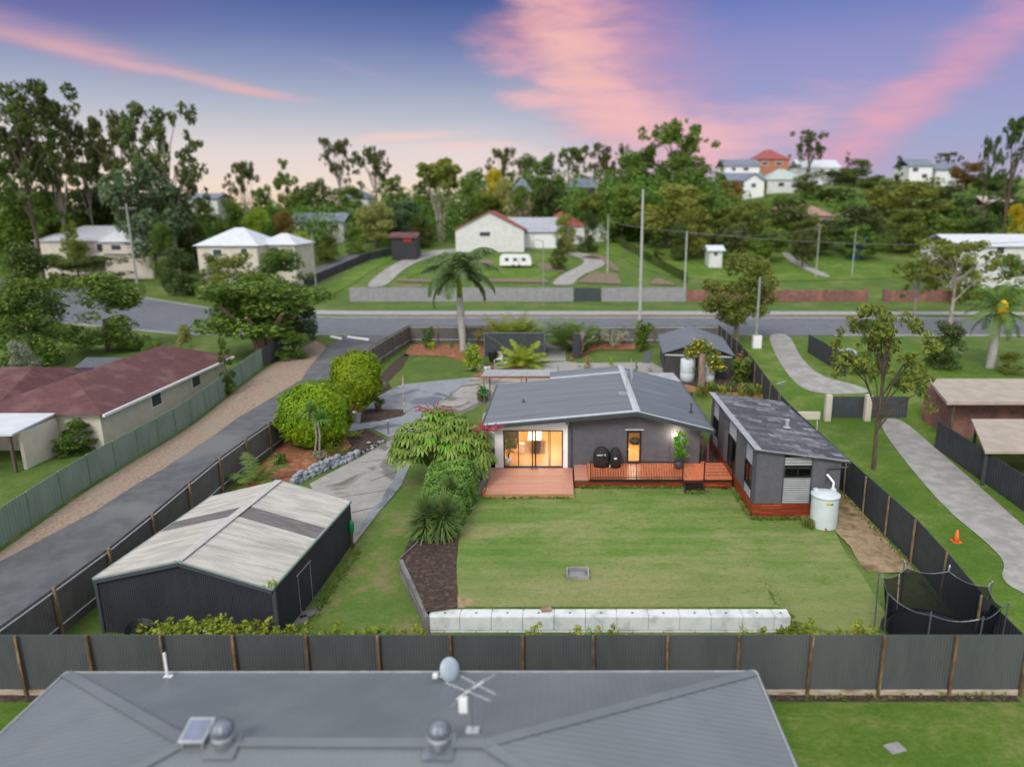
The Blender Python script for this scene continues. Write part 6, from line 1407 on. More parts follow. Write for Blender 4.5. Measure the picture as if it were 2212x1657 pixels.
# hedge mass between umbrella tree and yuccas
hp = at(930, 1080); hd = plant('hedge', 'dense bright green hedge between the umbrella tree and the yuccas', 'hedge', (-6.3, 35, 0)); loc = Vector((-6.3, 35, 0)); C = []
r = np.random.default_rng(4); n = 15000; f = r.uniform(size=n); ya = 32.5 + 5.1 * f; xc = -6.2 + .15 * f; hw = .95 + .45 * f; hh = 1.15 + 1.15 * np.sin(np.clip(f * 1.25, 0, 1) * math.pi / 2); th = r.uniform(-.15, math.pi + .15, n); sup = (np.abs(np.cos(th)) ** 4 + np.abs(np.sin(th)) ** 4) ** -.25; q = (1 - .12 * r.uniform(size=n) ** 2) * sup * (1 + .05 * np.sin(ya * 5 + th * 4))
P = np.stack([xc + hw * np.cos(th) * q, ya + r.normal(size=n) * .05, np.maximum(.05, hh * np.sin(th) * q)], 1); d = np.stack([np.cos(th), np.zeros(n), np.sin(th)], 1)
e = r.uniform(size=1200); Pe = np.stack([-6.2 + r.uniform(-.95, .95, 1200), 32.45 + r.normal(size=1200) * .08, e * 1.05], 1); P = np.vstack([P, Pe]); d = np.vstack([d, np.tile([0, -1, .3], (1200, 1))])
V, F = leaf_quads(P - np.array(loc), .15, 9, d, .5, .65); meshpart('foliage', np_mesh('foliage', V, F, 'lf_hedge'), hd)
MB().prism([(-7.1, 33.2), (-5.6, 33.2), (-5.1, 37.4), (-7.2, 37.4)], .0, .95).build('inner_shade_core', 'lf_dark', hd)  # dark solid filling, shade of the hedge interior put into its colour
# yuccas
for u, vb, vt, ub, Rl, lab, sd in ((918, 1185, 1096, 916, 1.35, 'shaggy yucca at the lower end of the hedge, left one', 1), (957, 1180, 1092, 955, 1.3, 'shaggy yucca at the lower end of the hedge, right one with a dry tip', 2), (968, 1140, 1052, 966, 1.0, 'smaller yucca head rising from the hedge behind the two shaggy ones', 3)):
    b0 = at(ub, vb); Y = b0.y + .25; top = aty(u, vt, Y); z0 = g(b0.x, Y); H = top.z - z0 - .25; t = plant('yucca', lab, 'yucca', (b0.x, Y, z0), 'yuccas at the hedge end'); o = Vector((b0.x, Y, z0)); dx_ = top.x - b0.x
    MB().tube([o, o + Vector((dx_, 0, H))], [.12, .1], 8).build('trunk', 'bark', t); b, bd = MB(), MB(); r_ = random.Random(sd)
    for k in range(560):
        f = r_.random() ** .7 if sd < 3 else .75 + .25 * r_.random(); q = o + Vector((dx_ * f, 0, H * (.12 + .88 * f))); a = r_.uniform(0, 6.28); e = -1.15 + (f ** 1.3) * 2.0 + r_.uniform(-.35, .35) + (r_.uniform(0, .8) if f > .9 else 0); L = Rl * r_.uniform(.7, 1.0); v = Vector((math.cos(a) * math.cos(e), math.sin(a) * math.cos(e), math.sin(e)))
        tip = q + v * L; tip.z = max(tip.z, z0 + .1); (bd if (f < .1 and r_.random() < .5) or (f > .95 and r_.random() < .06 and sd == 2) else b).blade(q, tip, .08, .12 * (1 - f))
    b.build('blades', 'lf_yucca', t); bd.build('dry_blades', 'lf_dry', t)
# young hedge plants behind the near fence: three shapes, each copied
protos = []
for k in range(3):
    t = plant('hedging_shrub', 'x', 'shrub', (0, 0, 0), 'young hedging shrubs behind the near fence'); r = random.Random(40 + k); C, rad = [], []
    for i in range(18): f = i / 17; a = r.uniform(0, 6.28); rr = .34 * (1 - .75 * f) * r.random() ** .5; C.append((rr * math.cos(a), rr * math.sin(a), .2 + 1.0 * f)); rad.append(.24 * (1 - .6 * f))
    for i in range(5): a = r.uniform(0, 6.28); C.append((.22 * math.cos(a), .22 * math.sin(a), r.uniform(.95, 1.3))); rad.append(.08)
    P, d = clump_points(C, np.array(rad), 1300, 60 + k, .4, 1.1); V, F = leaf_quads(P, .085, 70 + k, d, .5, .5); meshpart('foliage', np_mesh('foliage', V, F, 'lf_lilly'), t); MB().tube([(0, 0, 0), (0, 0, .7)], .02, 5).build('stem', 'bark', t); protos.append(t)
hs = [(338, 1338), (362, 1344), (392, 1330), (418, 1336), (446, 1333), (470, 1332), (494, 1330), (520, 1338), (548, 1342), (572, 1346), (600, 1350), (622, 1346), (660, 1340), (712, 1346), (752, 1352), (790, 1345), (850, 1350), (905, 1347), (1155, 1352), (1252, 1352), (1298, 1346), (1335, 1352), (1612, 1352), (1642, 1349), (1690, 1346), (1710, 1354), (1742, 1345), (1766, 1342), (1822, 1352), (1858, 1336), (1880, 1340)]
r_ = random.Random(5)
lab_of = lambda u: ('hedging shrub in the dense row in front of the charcoal shed' if u < 630 else 'isolated hedging shrub tip between shed and block wall' if u < 910 else 'hedging shrub tip showing in front of the pale concrete blocks' if u < 1700 else 'hedging shrub between the block wall and the trampoline')
for i, (u, v) in enumerate(hs):
    Y = 23.2; q = aty(u, v, Y); z0 = -1.1; s = (q.z - z0) / 1.38; o = protos[i] if i < 3 else copy_tree(protos[i % 3], (0, 0, 0)); o.location = (q.x, Y, z0); o.rotation_euler = (0, 0, r_.uniform(0, 6)); k = r_.uniform(.8, 1.15) * (1.25 if u < 630 else 1); o.scale = (s * k, s * k, s); o['label'] = lab_of(u)
# grass tufts round edges of lawn things
r = np.random.default_rng(2); P = []
def tufts(x0, y0, x1, y1, n, sp): 
    f = r.uniform(size=n); x = x0 + (x1 - x0) * f + r.normal(size=n) * sp; y = y0 + (y1 - y0) * f + r.normal(size=n) * sp; P.extend([(a, b_, g(a, b_)) for a, b_ in zip(x, y)])
tufts(9.85, 34.6, 12.6, 34.6, 500, .08); tufts(12.4, 34.0, 12.7, 33.6, 260, .13); tufts(9.75, 35, 9.8, 38.8, 400, .07); tufts(1, 38.85, 6.9, 38.85, 500, .07); tufts(7, 38.2, 8.1, 38.2, 160, .2); tufts(-4.4, 37.3, .6, 37.3, 160, .04); tufts(-10.4, 25, -9.9, 32, 300, .12); tufts(15.6, 26, 15.9, 50, 500, .12); tufts(6, 21.5, 15.5, 21.5, 120, .05); tufts(9.2, 25.6, 9.3, 25.0, 250, .15)
nl = 16000; xl = r.uniform(-4.1, 12.6, nl); yl = r.uniform(26.2, 41.3, nl); keep = ~((xl > 9.5) & (yl > 34.6)) & ~((xl < .8) & (yl > 37.2)) & ~((xl > .5) & (yl > 38.8)) & ~((xl < -3.4) & (yl < 33)); xl, yl = xl[keep], yl[keep]
n0_ = len(P); P.extend([(a, b_, g(a, b_)) for a, b_ in zip(xl, yl)])
P = np.array(P); n = len(P); a = r.uniform(0, 6.28, n); h = r.uniform(.06, .2, n) * np.where(np.arange(n) >= n0_, .18, 1) * np.where((P[:, 0] > 12.3) & (P[:, 0] < 12.9) & (P[:, 1] > 33) & (P[:, 1] < 34.4), 2.4, 1); dv = np.stack([np.cos(a), np.sin(a), 0 * a], 1)
V = np.stack([P - dv * .02, P + dv * .02, P + dv * .02 + np.stack([r.normal(size=n) * .05, r.normal(size=n) * .05, h], 1), P - dv * .0 + np.stack([r.normal(size=n) * .05, r.normal(size=n) * .05, h], 1)], 1).reshape(-1, 3)
me = np_mesh('grass_tufts', V, np.arange(4 * n).reshape(n, 4), 'lf_grass'); o = bpy.data.objects.new('grass_tufts', me); COL.objects.link(o); tag(o, 'unmown grass along the lawn edges', 'grass', kind='stuff')
# ------------------------------------------------------------------ trees beyond the block
def template(kind, seed):
    """trunk and crown meshes for a tree 10 high and about 7 wide"""
    r = random.Random(seed); b = MB(); C, rad = [], []; n = 4200; leaf = .33
    if kind == 'gum':
        b.tube([(0, 0, -.3), (.1, 0, 2.5), (.05, .05, 5.0)], [.19, .14, .11], 8)
        for k in range(12):
            a = k * 2.4 + r.uniform(-.4, .4); z0 = r.uniform(2.8, 6.0); rr = r.uniform(1.0, 3.1); z1 = min(9.6, z0 + r.uniform(1.8, 4.2)); e = (rr * math.cos(a), rr * math.sin(a), z1); m = (e[0] * .45, e[1] * .45, z0 + (z1 - z0) * .6); b.tube([(0, 0, z0 - .3), m, e], [.08, .05, .025], 5)
            for j in range(6): C.append((e[0] + r.gauss(0, .6), e[1] + r.gauss(0, .6), min(9.5, e[2] + r.gauss(.1, .6)))); rad.append(r.uniform(.18, .58))
        b.tube([(.05, .05, 5), (.1, .1, 8.8)], [.13, .04], 6)
        for j in range(5): C.append((r.gauss(0, .6), r.gauss(0, .6), r.uniform(8, 9.5))); rad.append(r.uniform(.45, .8))
        n = 3000
    elif kind == 'round':
        b.tube([(0, 0, -.3), (.05, 0, 2.5), (0, 0, 5)], [.28, .22, .12], 8)
        for k in range(5): a = k * 1.26; b.tube([(0, 0, 2.2), (1.7 * math.cos(a), 1.7 * math.sin(a), 5.2)], [.14, .05], 5)
        for k in range(46):
            a = r.uniform(0, 6.28); e = math.asin(r.uniform(-.95, 1)); q = r.uniform(.5, 1.08); C.append((2.7 * q * math.cos(a) * math.cos(e), 2.7 * q * math.sin(a) * math.cos(e), 5.2 + 3.9 * q * math.sin(e))); rad.append(r.uniform(.4, 1.2))
        n = 6500
    elif kind == 'bush':
        for k in range(44):
            a = r.uniform(0, 6.28); q = math.sqrt(r.random()); z = r.uniform(.8, 9) ; w_ = math.sqrt(max(.1, 1 - ((z - 4) / 6) ** 2)); C.append((2.7 * q * w_ * math.cos(a), 2.7 * q * w_ * math.sin(a), z)); rad.append(r.uniform(.7, 1.25))
        b.tube([(0, 0, -.3), (0, 0, 4)], [.2, .1], 6); n = 6500
    elif kind == 'fig':
        for k in range(7):
            a = k * .9; e = (2.6 * math.cos(a) * r.uniform(.5, 1), 2.6 * math.sin(a), r.uniform(7, 8.4)); b.tube([(.2 * math.cos(a), .2 * math.sin(a), -.3), (.55 * math.cos(a), .55 * math.sin(a), 3.4), e], [.26, .17, .06], 6)
            for j in range(4): C.append((e[0] + r.gauss(0, .7), e[1] + r.gauss(0, .7), e[2] + r.gauss(.4, .6))); rad.append(r.uniform(.5, .9))
        n = 6500
    elif kind == 'column':
        b.tube([(0, 0, -.3), (0, 0, 7)], [.2, .08], 6)
        for k in range(34): z = r.uniform(1.2, 9.4); a = r.uniform(0, 6.28); w_ = 2.6 * (1 - .75 * abs(z - 3.5) / 6.5) * math.sqrt(r.random()); C.append((w_ * math.cos(a), w_ * math.sin(a), z)); rad.append(r.uniform(.5, 1.0) * (1.2 - z / 14))
        n = 4600
    elif kind == 'vase':
        for k in range(8):
            a = k * .8; e = (2.3 * math.cos(a), 2.3 * math.sin(a), 5.4 + r.uniform(-.6, .8)); b.tube([(.25 * math.cos(a), .25 * math.sin(a), -.3), (.7 * math.cos(a), .7 * math.sin(a), 2.6), e], [.3, .22, .1], 7)
        for k in range(46): a = r.uniform(0, 6.28); q = math.sqrt(r.random()); C.append((3.0 * q * math.cos(a), 3.0 * q * math.sin(a), r.uniform(3.4, 9) - 1.0 * q)); rad.append(r.uniform(.6, 1.25))
        n = 9500
    P, d = clump_points(C, np.array(rad), n, seed, .45, .8); V, F = leaf_quads(P, leaf, seed + 1, d, .4, .55, .6)
    tm = b.mesh('trunk'); tm.materials.append(M['bark']); return tm, np_mesh('crown', V, F, 'lf_green')
TPL = {k: [template(k, 100 + 7 * i + j) for j in range(nv)] for i, (k, nv) in enumerate((('gum', 4), ('round', 3), ('bush', 2), ('fig', 1), ('column', 2), ('vase', 1)))}
tree_n = 0
def tree(u, vt, w_, Y, kind, m, label, trunk='bark', u0=None, group='trees of the suburb beyond', cat='tree', name=None):
    global tree_n
    tree_n += 1; q = aty(u, vt, Y); x = q.x; z0 = g(x, Y) - .1; H = max(1.5, q.z - z0); W = w_ * pxm(Y); tm, cm = TPL[kind][tree_n % len(TPL[kind])]
    t = thing(name or {'gum': 'gum_tree', 'bush': 'bushy_tree', 'fig': 'fig_tree', 'column': 'slim_tree'}.get(kind, 'leafy_tree'), label, cat, (x, Y, z0), group); t.scale = (W / 6.6, W / 6.6, H / 9.8); t.rotation_euler = (0, 0, (tree_n * 2.1) % 6.28)
    for nm, me, mm in (('trunk', tm, trunk), ('crown', cm, m)):
        o = bpy.data.objects.new(nm, me); COL.objects.link(o); o.parent = t; o.material_slots[0].link = 'OBJECT'; o.material_slots[0].material = M[mm]
    return t
T = [
 # far left grove
 (20, 168, 170, 140, 'gum', 'lf_dark', 'tallest dark gum, cut by the left edge of the view', 'bark'),
 (95, 215, 130, 150, 'gum', 'lf_gum', 'thin tall gum just right of the tallest dark one at the left edge', 'bark_p'),
 (165, 262, 90, 158, 'gum', 'lf_gum', 'short sparse gum stepping down between the left-edge gums and the twin gums', 'bark_p'),
 (235, 232, 118, 155, 'gum', 'lf_gum', 'left one of the twin gums standing high over the white-roofed houses', 'bark_p'),
 (342, 228, 138, 150, 'gum', 'lf_gum', 'right one of the twin gums, the last tall tree before the open sky', 'bark_p'),
 (40, 318, 160, 150, 'round', 'lf_green', 'bright green broad tree under the tallest dark gum', 'bark'),
 (130, 318, 130, 165, 'column', 'lf_olive', 'olive slender tree in the left grove below the thin tall gum', 'bark'),
 (300, 322, 170, 146, 'round', 'lf_blue', 'blue-green dense tree below the right twin gum', 'bark'),
 (205, 310, 110, 168, 'column', 'lf_gum', 'grey-green slender tree below the left twin gum', 'bark'),
 (395, 362, 46, 152, 'gum', 'lf_gum', 'small ragged gum at the right edge of the left grove', 'bark'),
 (70, 400, 170, 160, 'bush', 'lf_dark', 'dark undergrowth tree at the foot of the left-edge gums', 'bark'),
 (200, 405, 150, 165, 'bush', 'lf_dark', 'dark undergrowth tree at the foot of the left twin gum', 'bark'),
 (330, 400, 150, 160, 'bush', 'lf_dark', 'dark undergrowth tree at the foot of the right twin gum', 'bark'),
 (130, 440, 120, 170, 'bush', 'lf_green', 'mid-green thicket behind the left white-roofed house', 'bark'),
 (30, 450, 100, 148, 'bush', 'lf_green', 'green thicket at the left edge behind the hedge trees', 'bark'),
 (150, 470, 60, 142, 'round', 'lf_olive', 'small olive tree leaning over the roof of the left white-roofed house', 'bark'),
 (395, 425, 90, 165, 'bush', 'lf_dark', 'dark bush between the two white-roofed houses', 'bark'),
 (345, 480, 60, 138, 'bush', 'lf_green', 'green bush beside the tall pole between the white-roofed houses', 'bark'),
 (440, 412, 80, 190, 'round', 'lf_dark', 'low dark tree on the skyline where the left grove ends', 'bark'),
 (380, 535, 80, 122, 'bush', 'lf_dark', 'clipped dark hedge bush in front of the right white-roofed house, left part', 'bark'),
 (450, 545, 60, 120, 'bush', 'lf_green', 'hedge bush in front of the right white-roofed house, right part', 'bark'),
 (215, 553, 130, 136, 'bush', 'lf_dark', 'low garden bush in front of the left white-roofed house', 'bark'),
 # middle skyline
 (520, 352, 66, 205, 'gum', 'lf_gum', 'wispy gum on the skyline over the right white-roofed house, left of the pine', 'bark_p'),
 (612, 330, 78, 195, 'column', 'lf_green', 'pine-like green tree on the middle-left skyline', 'bark'),
 (572, 392, 74, 190, 'round', 'lf_green', 'rounded green tree left of the pine-like tree', 'bark'),
 (682, 372, 74, 200, 'round', 'lf_dark', 'dark round tree right of the pine-like tree', 'bark'),
 (490, 425, 80, 175, 'bush', 'lf_green', 'green bush behind the right white-roofed house', 'bark'),
 (550, 448, 60, 165, 'bush', 'lf_lime', 'yellow-green bush behind the roof of the right white-roofed house', 'bark'),
 (610, 440, 50, 170, 'round', 'lf_red', 'small orange-brown tree left of the small white house', 'bark'),
 (640, 415, 80, 205, 'bush', 'lf_olive', 'olive bush under the dark round tree on the skyline', 'bark'),
 (728, 300, 66, 215, 'gum', 'lf_gum', 'tall thin gum on the middle skyline, left of its bushier partner', 'bark_p'),
 (805, 314, 84, 212, 'gum', 'lf_gum', 'bushier skyline gum right of the tall thin one', 'bark_p'),
 (745, 400, 90, 205, 'round', 'lf_green', 'round green tree under the tall thin skyline gum', 'bark'),
 (855, 372, 84, 205, 'round', 'lf_green', 'green tree between the skyline gums and the pale-trunked fig', 'bark'),
 (808, 425, 92, 165, 'round', 'lf_pale', 'pale yellow-green tree left of the small red-roofed shelter', 'bark'),
 (868, 430, 92, 172, 'round', 'lf_blue', 'blue-green tree behind the small red-roofed shelter', 'bark'),
 (905, 470, 60, 165, 'bush', 'lf_dark', 'dark bush right of the small red-roofed shelter', 'bark'),
 (650, 500, 56, 150, 'bush', 'lf_lime', 'lime bush in front of the small white house', 'bark'),
 (700, 505, 60, 150, 'bush', 'lf_green', 'green bush right of the lime bush, by the middle pole', 'bark'),
 (765, 490, 50, 158, 'bush', 'lf_green', 'green bush at the foot of the pale yellow-green tree', 'bark'),
 (480, 505, 70, 138, 'bush', 'lf_green', 'garden bush over the roofline of the right white-roofed house', 'bark'),
 (948, 342, 118, 178, 'fig', 'lf_olive', 'pale multi-trunked fig left of the white gabled house', 'bark_p'),
 (915, 380, 60, 205, 'round', 'lf_green', 'green tree behind the pale-trunked fig', 'bark'),
 (1022, 350, 70, 220, 'round', 'lf_green', 'rounded skyline tree between the fig and the yellow tree', 'bark'),
 (1062, 360, 56, 195, 'round', 'lf_yel', 'bright yellow flowering tree above the white gabled house', 'bark'),
 (1090, 385, 50, 190, 'bush', 'lf_pale', 'pale green bush right of the bright yellow tree', 'bark'),
 (1082, 322, 60, 225, 'gum', 'lf_gum', 'skyline gum behind the bright yellow tree', 'bark'),
 (1132, 330, 70, 228, 'round', 'lf_green', 'round skyline tree above the slate-roofed house', 'bark'),
 (1190, 322, 84, 215, 'round', 'lf_green', 'large green skyline tree right of the slate-roofed house', 'bark'),
 (1245, 320, 74, 222, 'gum', 'lf_green', 'leafy gum on the skyline above the blue-roofed house', 'bark'),
 (1040, 420, 110, 190, 'bush', 'lf_green', 'bush mass behind the white gabled house, left part', 'bark'),
 (1190, 400, 90, 195, 'bush', 'lf_dark', 'dark bush mass behind the white gabled house, right part', 'bark'),
 (1310, 312, 74, 210, 'gum', 'lf_gum', 'ragged dark gum left of the big dome-crowned gum', 'bark'),
 (1352, 322, 90, 205, 'round', 'lf_green', 'dense tree between the ragged gum and the big dome-crowned gum', 'bark'),
 (1410, 298, 110, 212, 'round', 'lf_green', 'full green tree leaning on the left of the big dome-crowned gum', 'bark'),
 (1465, 256, 140, 216, 'gum', 'lf_green', 'big dome-crowned gum, highest on the right-hand skyline', 'bark_p'),
 (1462, 330, 150, 208, 'round', 'lf_green', 'broad green tree at the foot of the big dome-crowned gum', 'bark'),
 (1520, 352, 80, 214, 'round', 'lf_green', 'bright green tree left of the hillside houses', 'bark'),
 (1290, 400, 110, 180, 'round', 'lf_olive', 'olive tree above the red-roofed garage', 'bark'),
 (1345, 395, 110, 175, 'round', 'lf_green', 'green tree just left of the tallest pole', 'bark'),
 (1220, 460, 50, 158, 'bush', 'lf_olive', 'olive shrub beside the red-roofed house corner', 'bark'),
 (1270, 455, 50, 160, 'bush', 'lf_dark', 'dark shrub right of the red-roofed garage', 'bark'),
 (1205, 515, 40, 140, 'bush', 'lf_dark', 'clipped dark bush at the head of the curving driveway', 'bark'),
 (1126, 400, 46, 190, 'bush', 'lf_green', 'green bush screening the walls of the slate-blue roofed house', 'bark'),
 (1260, 402, 60, 186, 'bush', 'lf_green', 'green bush screening the dark house with pale blue roof', 'bark'),
 (600, 536, 130, 112, 'bush', 'lf_green', 'rounded garden bush hiding the right wall of the bright pale-roofed house', 'bark'),
 (500, 545, 120, 108, 'bush', 'lf_olive', 'olive garden bush at the front of the bright pale-roofed house', 'bark'),
 (105, 548, 100, 132, 'bush', 'lf_green', 'garden bush at the left corner of the long cream house', 'bark'),
 # right middle belt
 (1445, 395, 160, 165, 'round', 'lf_olive', 'large olive tree right of the tallest pole', 'bark'),
 (1540, 408, 120, 170, 'round', 'lf_green', 'green tree in the middle belt below the grey-roofed brick house', 'bark'),
 (1610, 420, 120, 165, 'round', 'lf_olive', 'olive tree in the middle belt below the pale green roof', 'bark'),
 (1690, 420, 120, 168, 'round', 'lf_green', 'green tree in front of the pink roofs, left side', 'bark'),
 (1500, 445, 90, 152, 'bush', 'lf_olive', 'olive bush in the park behind the second pole', 'bark'),
 (1585, 470, 80, 150, 'round', 'lf_gum', 'greyish tree over the small white park shed', 'bark'),
 (1660, 490, 90, 148, 'round', 'lf_green', 'green park tree beside the park path', 'bark'),
 (1760, 465, 110, 155, 'round', 'lf_green', 'park tree in front of the larger pink roof', 'bark'),
 (1740, 480, 60, 142, 'round', 'lf_gum', 'slim grey-green park tree near the park path', 'bark'),
 (1840, 440, 130, 160, 'round', 'lf_dark', 'dark tree right of the larger pink roof', 'bark'),
 (1870, 480, 90, 150, 'round', 'lf_green', 'green park tree above the blue tarps', 'bark'),
 (1965, 372, 180, 178, 'round', 'lf_olive', 'widest olive tree on the right slope, below the dark-roofed hillside house', 'bark'),
 (1950, 450, 110, 160, 'bush', 'lf_olive', 'olive bush under the widest olive tree', 'bark'),
 (2060, 392, 120, 180, 'round', 'lf_dark', 'dark tree right of the widest olive tree', 'bark'),
 (2060, 470, 90, 160, 'bush', 'lf_green', 'green bush behind the white house at the right', 'bark'),
 (2130, 470, 80, 155, 'bush', 'lf_dark', 'dark bush behind the white house at the right edge', 'bark'),
 (2185, 400, 90, 185, 'round', 'lf_dark', 'dark tree at the right edge above the brown house', 'bark'),
 (2200, 440, 40, 160, 'bush', 'lf_yel', 'yellow bush at the right edge of the view', 'bark'),
 (1420, 505, 60, 148, 'column', 'lf_green', 'slim green tree behind the tallest pole', 'bark'),
 (1470, 480, 50, 150, 'bush', 'lf_dark', 'dark shrub at the left edge of the park lawn', 'bark'),
 # right hillside
 (1580, 388, 70, 225, 'bush', 'lf_red', 'reddish bush below the white hillside houses', 'bark'),
 (1560, 345, 30, 255, 'round', 'lf_green', 'small tree left of the white hillside houses', 'bark'),
 (1745, 372, 60, 225, 'round', 'lf_green', 'round tree right of the pale green roof', 'bark'),
 (1800, 368, 110, 222, 'bush', 'lf_dark', 'dark green bush mass in the middle of the hillside', 'bark'),
 (1850, 342, 64, 248, 'round', 'lf_green', 'round tree on the hill crest left of the blue-white house', 'bark'),
 (1900, 375, 80, 225, 'round', 'lf_green', 'green tree below the blue-white hillside house', 'bark'),
 (1945, 335, 26, 245, 'column', 'lf_dark', 'narrow dark tree on the crest left of the blue-white house', 'bark'),
 (1833, 325, 20, 258, 'column', 'lf_dark', 'tiny dark palm-like tree on the hill crest', 'bark'),
 (1772, 335, 24, 262, 'round', 'lf_red', 'small brownish tree on the hill crest', 'bark'),
 (2095, 342, 80, 235, 'round', 'lf_red', 'russet tree on the right hillside beside the white boxy house', 'bark'),
 (2052, 330, 50, 262, 'gum', 'lf_dark', 'dark feathery tree over the roof of the white boxy house', 'bark'),
 (2160, 375, 90, 225, 'round', 'lf_green', 'green tree right of the russet tree', 'bark'),
 (1752, 284, 70, 240, 'gum', 'lf_gum', 'thin bare-stemmed gum standing alone over the hill crest', 'bark'),
 (2202, 258, 70, 150, 'gum', 'lf_dark', 'thin dark gum cut by the right edge of the view', 'bark'),
 (2105, 545, 80, 112, 'bush', 'lf_olive', 'olive bush in front of the white house at the right, left of its middle', 'bark'),
 (2185, 548, 80, 110, 'bush', 'lf_green', 'green bush in front of the white house at the right edge', 'bark'),
 (2035, 515, 70, 118, 'round', 'lf_olive', 'rounded olive tree at the left end of the white house at the right', 'bark'),
 (1960, 800, 70, 60, 'bush', 'lf_green', 'green bush behind the lane gate, left of the flat beige roof', 'bark'),
 (2142, 296, 34, 165, 'gum', 'lf_dark', 'slender dark sprig of a gum near the right edge', 'bark'),
 # near left
 (560, 578, 250, 72, 'vase', 'lf_green', 'wide many-trunked tree overhanging the far end of the green fence', 'bark_pink'),
 (640, 612, 100, 74, 'round', 'lf_blue', 'dark tree at the street corner by the green fence end', 'bark_pink'),
 (208, 588, 186, 74, 'bush', 'lf_green', 'big rounded green tree behind the maroon-roofed house', 'bark'),
 (28, 520, 140, 78, 'bush', 'lf_dark', 'bushy tree at the left edge behind the maroon roof, upper one', 'bark'),
 (45, 600, 170, 66, 'bush', 'lf_green', 'bushy tree at the left edge close to the maroon roof', 'bark'),
 (478, 726, 54, 58, 'column', 'lf_green', 'slim tree between the maroon-roofed house and the green fence', 'bark'),
 (395, 700, 40, 66, 'bush', 'lf_pale', 'pale yellow bush beyond the maroon roof', 'bark'),
 (330, 735, 60, 62, 'bush', 'lf_green', 'green bush beyond the ridge of the maroon roof', 'bark'),
 (620, 715, 90, 70, 'bush', 'lf_green', 'bright low bush under the street-corner trees, against the green fence', 'bark'),
 (150, 905, 90, 45, 'bush', 'lf_green', 'low green bush beside the pink porch', 'bark'),
 (105, 640, 60, 84, 'bush', 'lf_green', 'bush between the two left-edge bushy trees and the rounded green tree', 'bark'),
 (45, 733, 66, 60, 'bush', 'lf_grey', 'pale silvery dome-shaped bush at the left edge', 'bark'),
 # near right
 (1600, 545, 160, 80, 'round', 'lf_olive', 'airy olive street tree behind the right end of the front fence', 'bark_p'),
 (1925, 668, 190, 42, 'gum', 'lf_olive', 'green gum with a thin bare trunk beside the right lane', 'bark'),
 (1885, 690, 80, 64, 'bush', 'lf_green', 'green bush behind the parked silver car', 'bark'),
 (2075, 520, 170, 92, 'gum', 'lf_olive', 'sparse olive tree in front of the white house at the right', 'bark_p'),
 (1990, 560, 90, 96, 'gum', 'lf_olive', 'smaller sparse olive tree left of the white house at the right', 'bark_p'),
 (2050, 690, 90, 66, 'bush', 'lf_dark', 'dark bush at the left of the yellow-crowned palm', 'bark'),
 (2190, 760, 60, 64, 'bush', 'lf_olive', 'bush at the right edge below the yellow-crowned palm', 'bark'),
]
for row in T: tree(row[0], row[1], row[2], row[3], row[4], row[5], row[6], row[7])
pY = 66.0; p = aty(2138, 800, pY); p.z = g(p.x, pY); t = plant('palm', 'stout palm with a yellow crown at the right edge', 'palm', p); hh = aty(2145, 670, pY).z - p.z
MB().tube([p, p + Vector((.1, 0, hh))], [.42, .34], 12).build('trunk', 'palmtrunk', t); meshpart('fronds', palm_crown('fronds', 24, 3.6, 8, 'lf_palm', (-.5, 1.4), (.9, 1.7), .8, 20, .12, (.1, 0, hh), .4), t)
bb = MB(); bb.ball(p + Vector((.15, -.4, hh - .1)), .55, .5, 1.1, 12, 8); bb.build('dead_frond_skirt', 'yflower', t, True)
# ------------------------------------------------------------------ far wooded slopes as one mass
r = np.random.default_rng(77); C, rd = [], []
sk_u = [-60, 330, 400, 500, 600, 700, 800, 900, 1000, 1100, 1200, 1300, 1400, 1500, 1560, 1620, 1800, 2000, 2280]
sk_v = [410, 405, 428, 432, 418, 405, 412, 400, 378, 366, 360, 356, 345, 352, 376, 408, 402, 396, 388]
def wood(u0, u1, Y0, Y1, n, lo, hi):
    """crowns whose tops reach a little under the wooded skyline"""
    for _ in range(n):
        u = r.uniform(u0, u1); Y = r.uniform(Y0, Y1); x = aty(u, 450, Y).x; z = g(x, Y); top = aty(u, np.interp(u, sk_u, sk_v) + r.uniform(lo, hi), Y).z; h = top - z
        if h < 1.5: h = r.uniform(1.5, 3)
        R_ = min(h * .5, r.uniform(2.2, 4.2)); C.append((x, Y, top - R_ * .8)); rd.append(R_)
        while C[-1][2] - z > R_ * 1.1: C.append((x + r.normal() * 1.2, Y + r.normal(), C[-1][2] - R_ * .9)); rd.append(R_ * r.uniform(.8, 1.1))
wood(-500, -60, 165, 200, 50, 0, 60); wood(2280, 2900, 160, 220, 80, 20, 90); wood(-60, 420, 172, 200, 60, 0, 60); wood(330, 1560, 186, 240, 210, 0, 45); wood(400, 980, 172, 186, 70, 25, 75); wood(1230, 1560, 172, 188, 50, 40, 110)
wood(1560, 2280, 166, 200, 110, 40, 100); wood(1560, 2280, 200, 228, 90, 8, 40)
while len(C) < 1250:
    Y = r.uniform(230, 330); a = r.uniform(-.86, .74); x = a * Y; z = g(x, Y)
    h = r.uniform(2.2, 4.0) if (a > .12 and Y < 275) else r.uniform(5, 10)
    C.append((x, Y, z + h * .55)); rd.append(h * .62)
P, d = clump_points(C, np.array(rd), 150000, 5, .5, .85); V, F = leaf_quads(P, .72, 6, d, .4, .6)
me = np_mesh('woodland', V, F, 'lf_green'); o = bpy.data.objects.new('woodland', me); COL.objects.link(o); tag(o, 'wooded suburb slopes far behind the houses', 'woodland', kind='stuff')
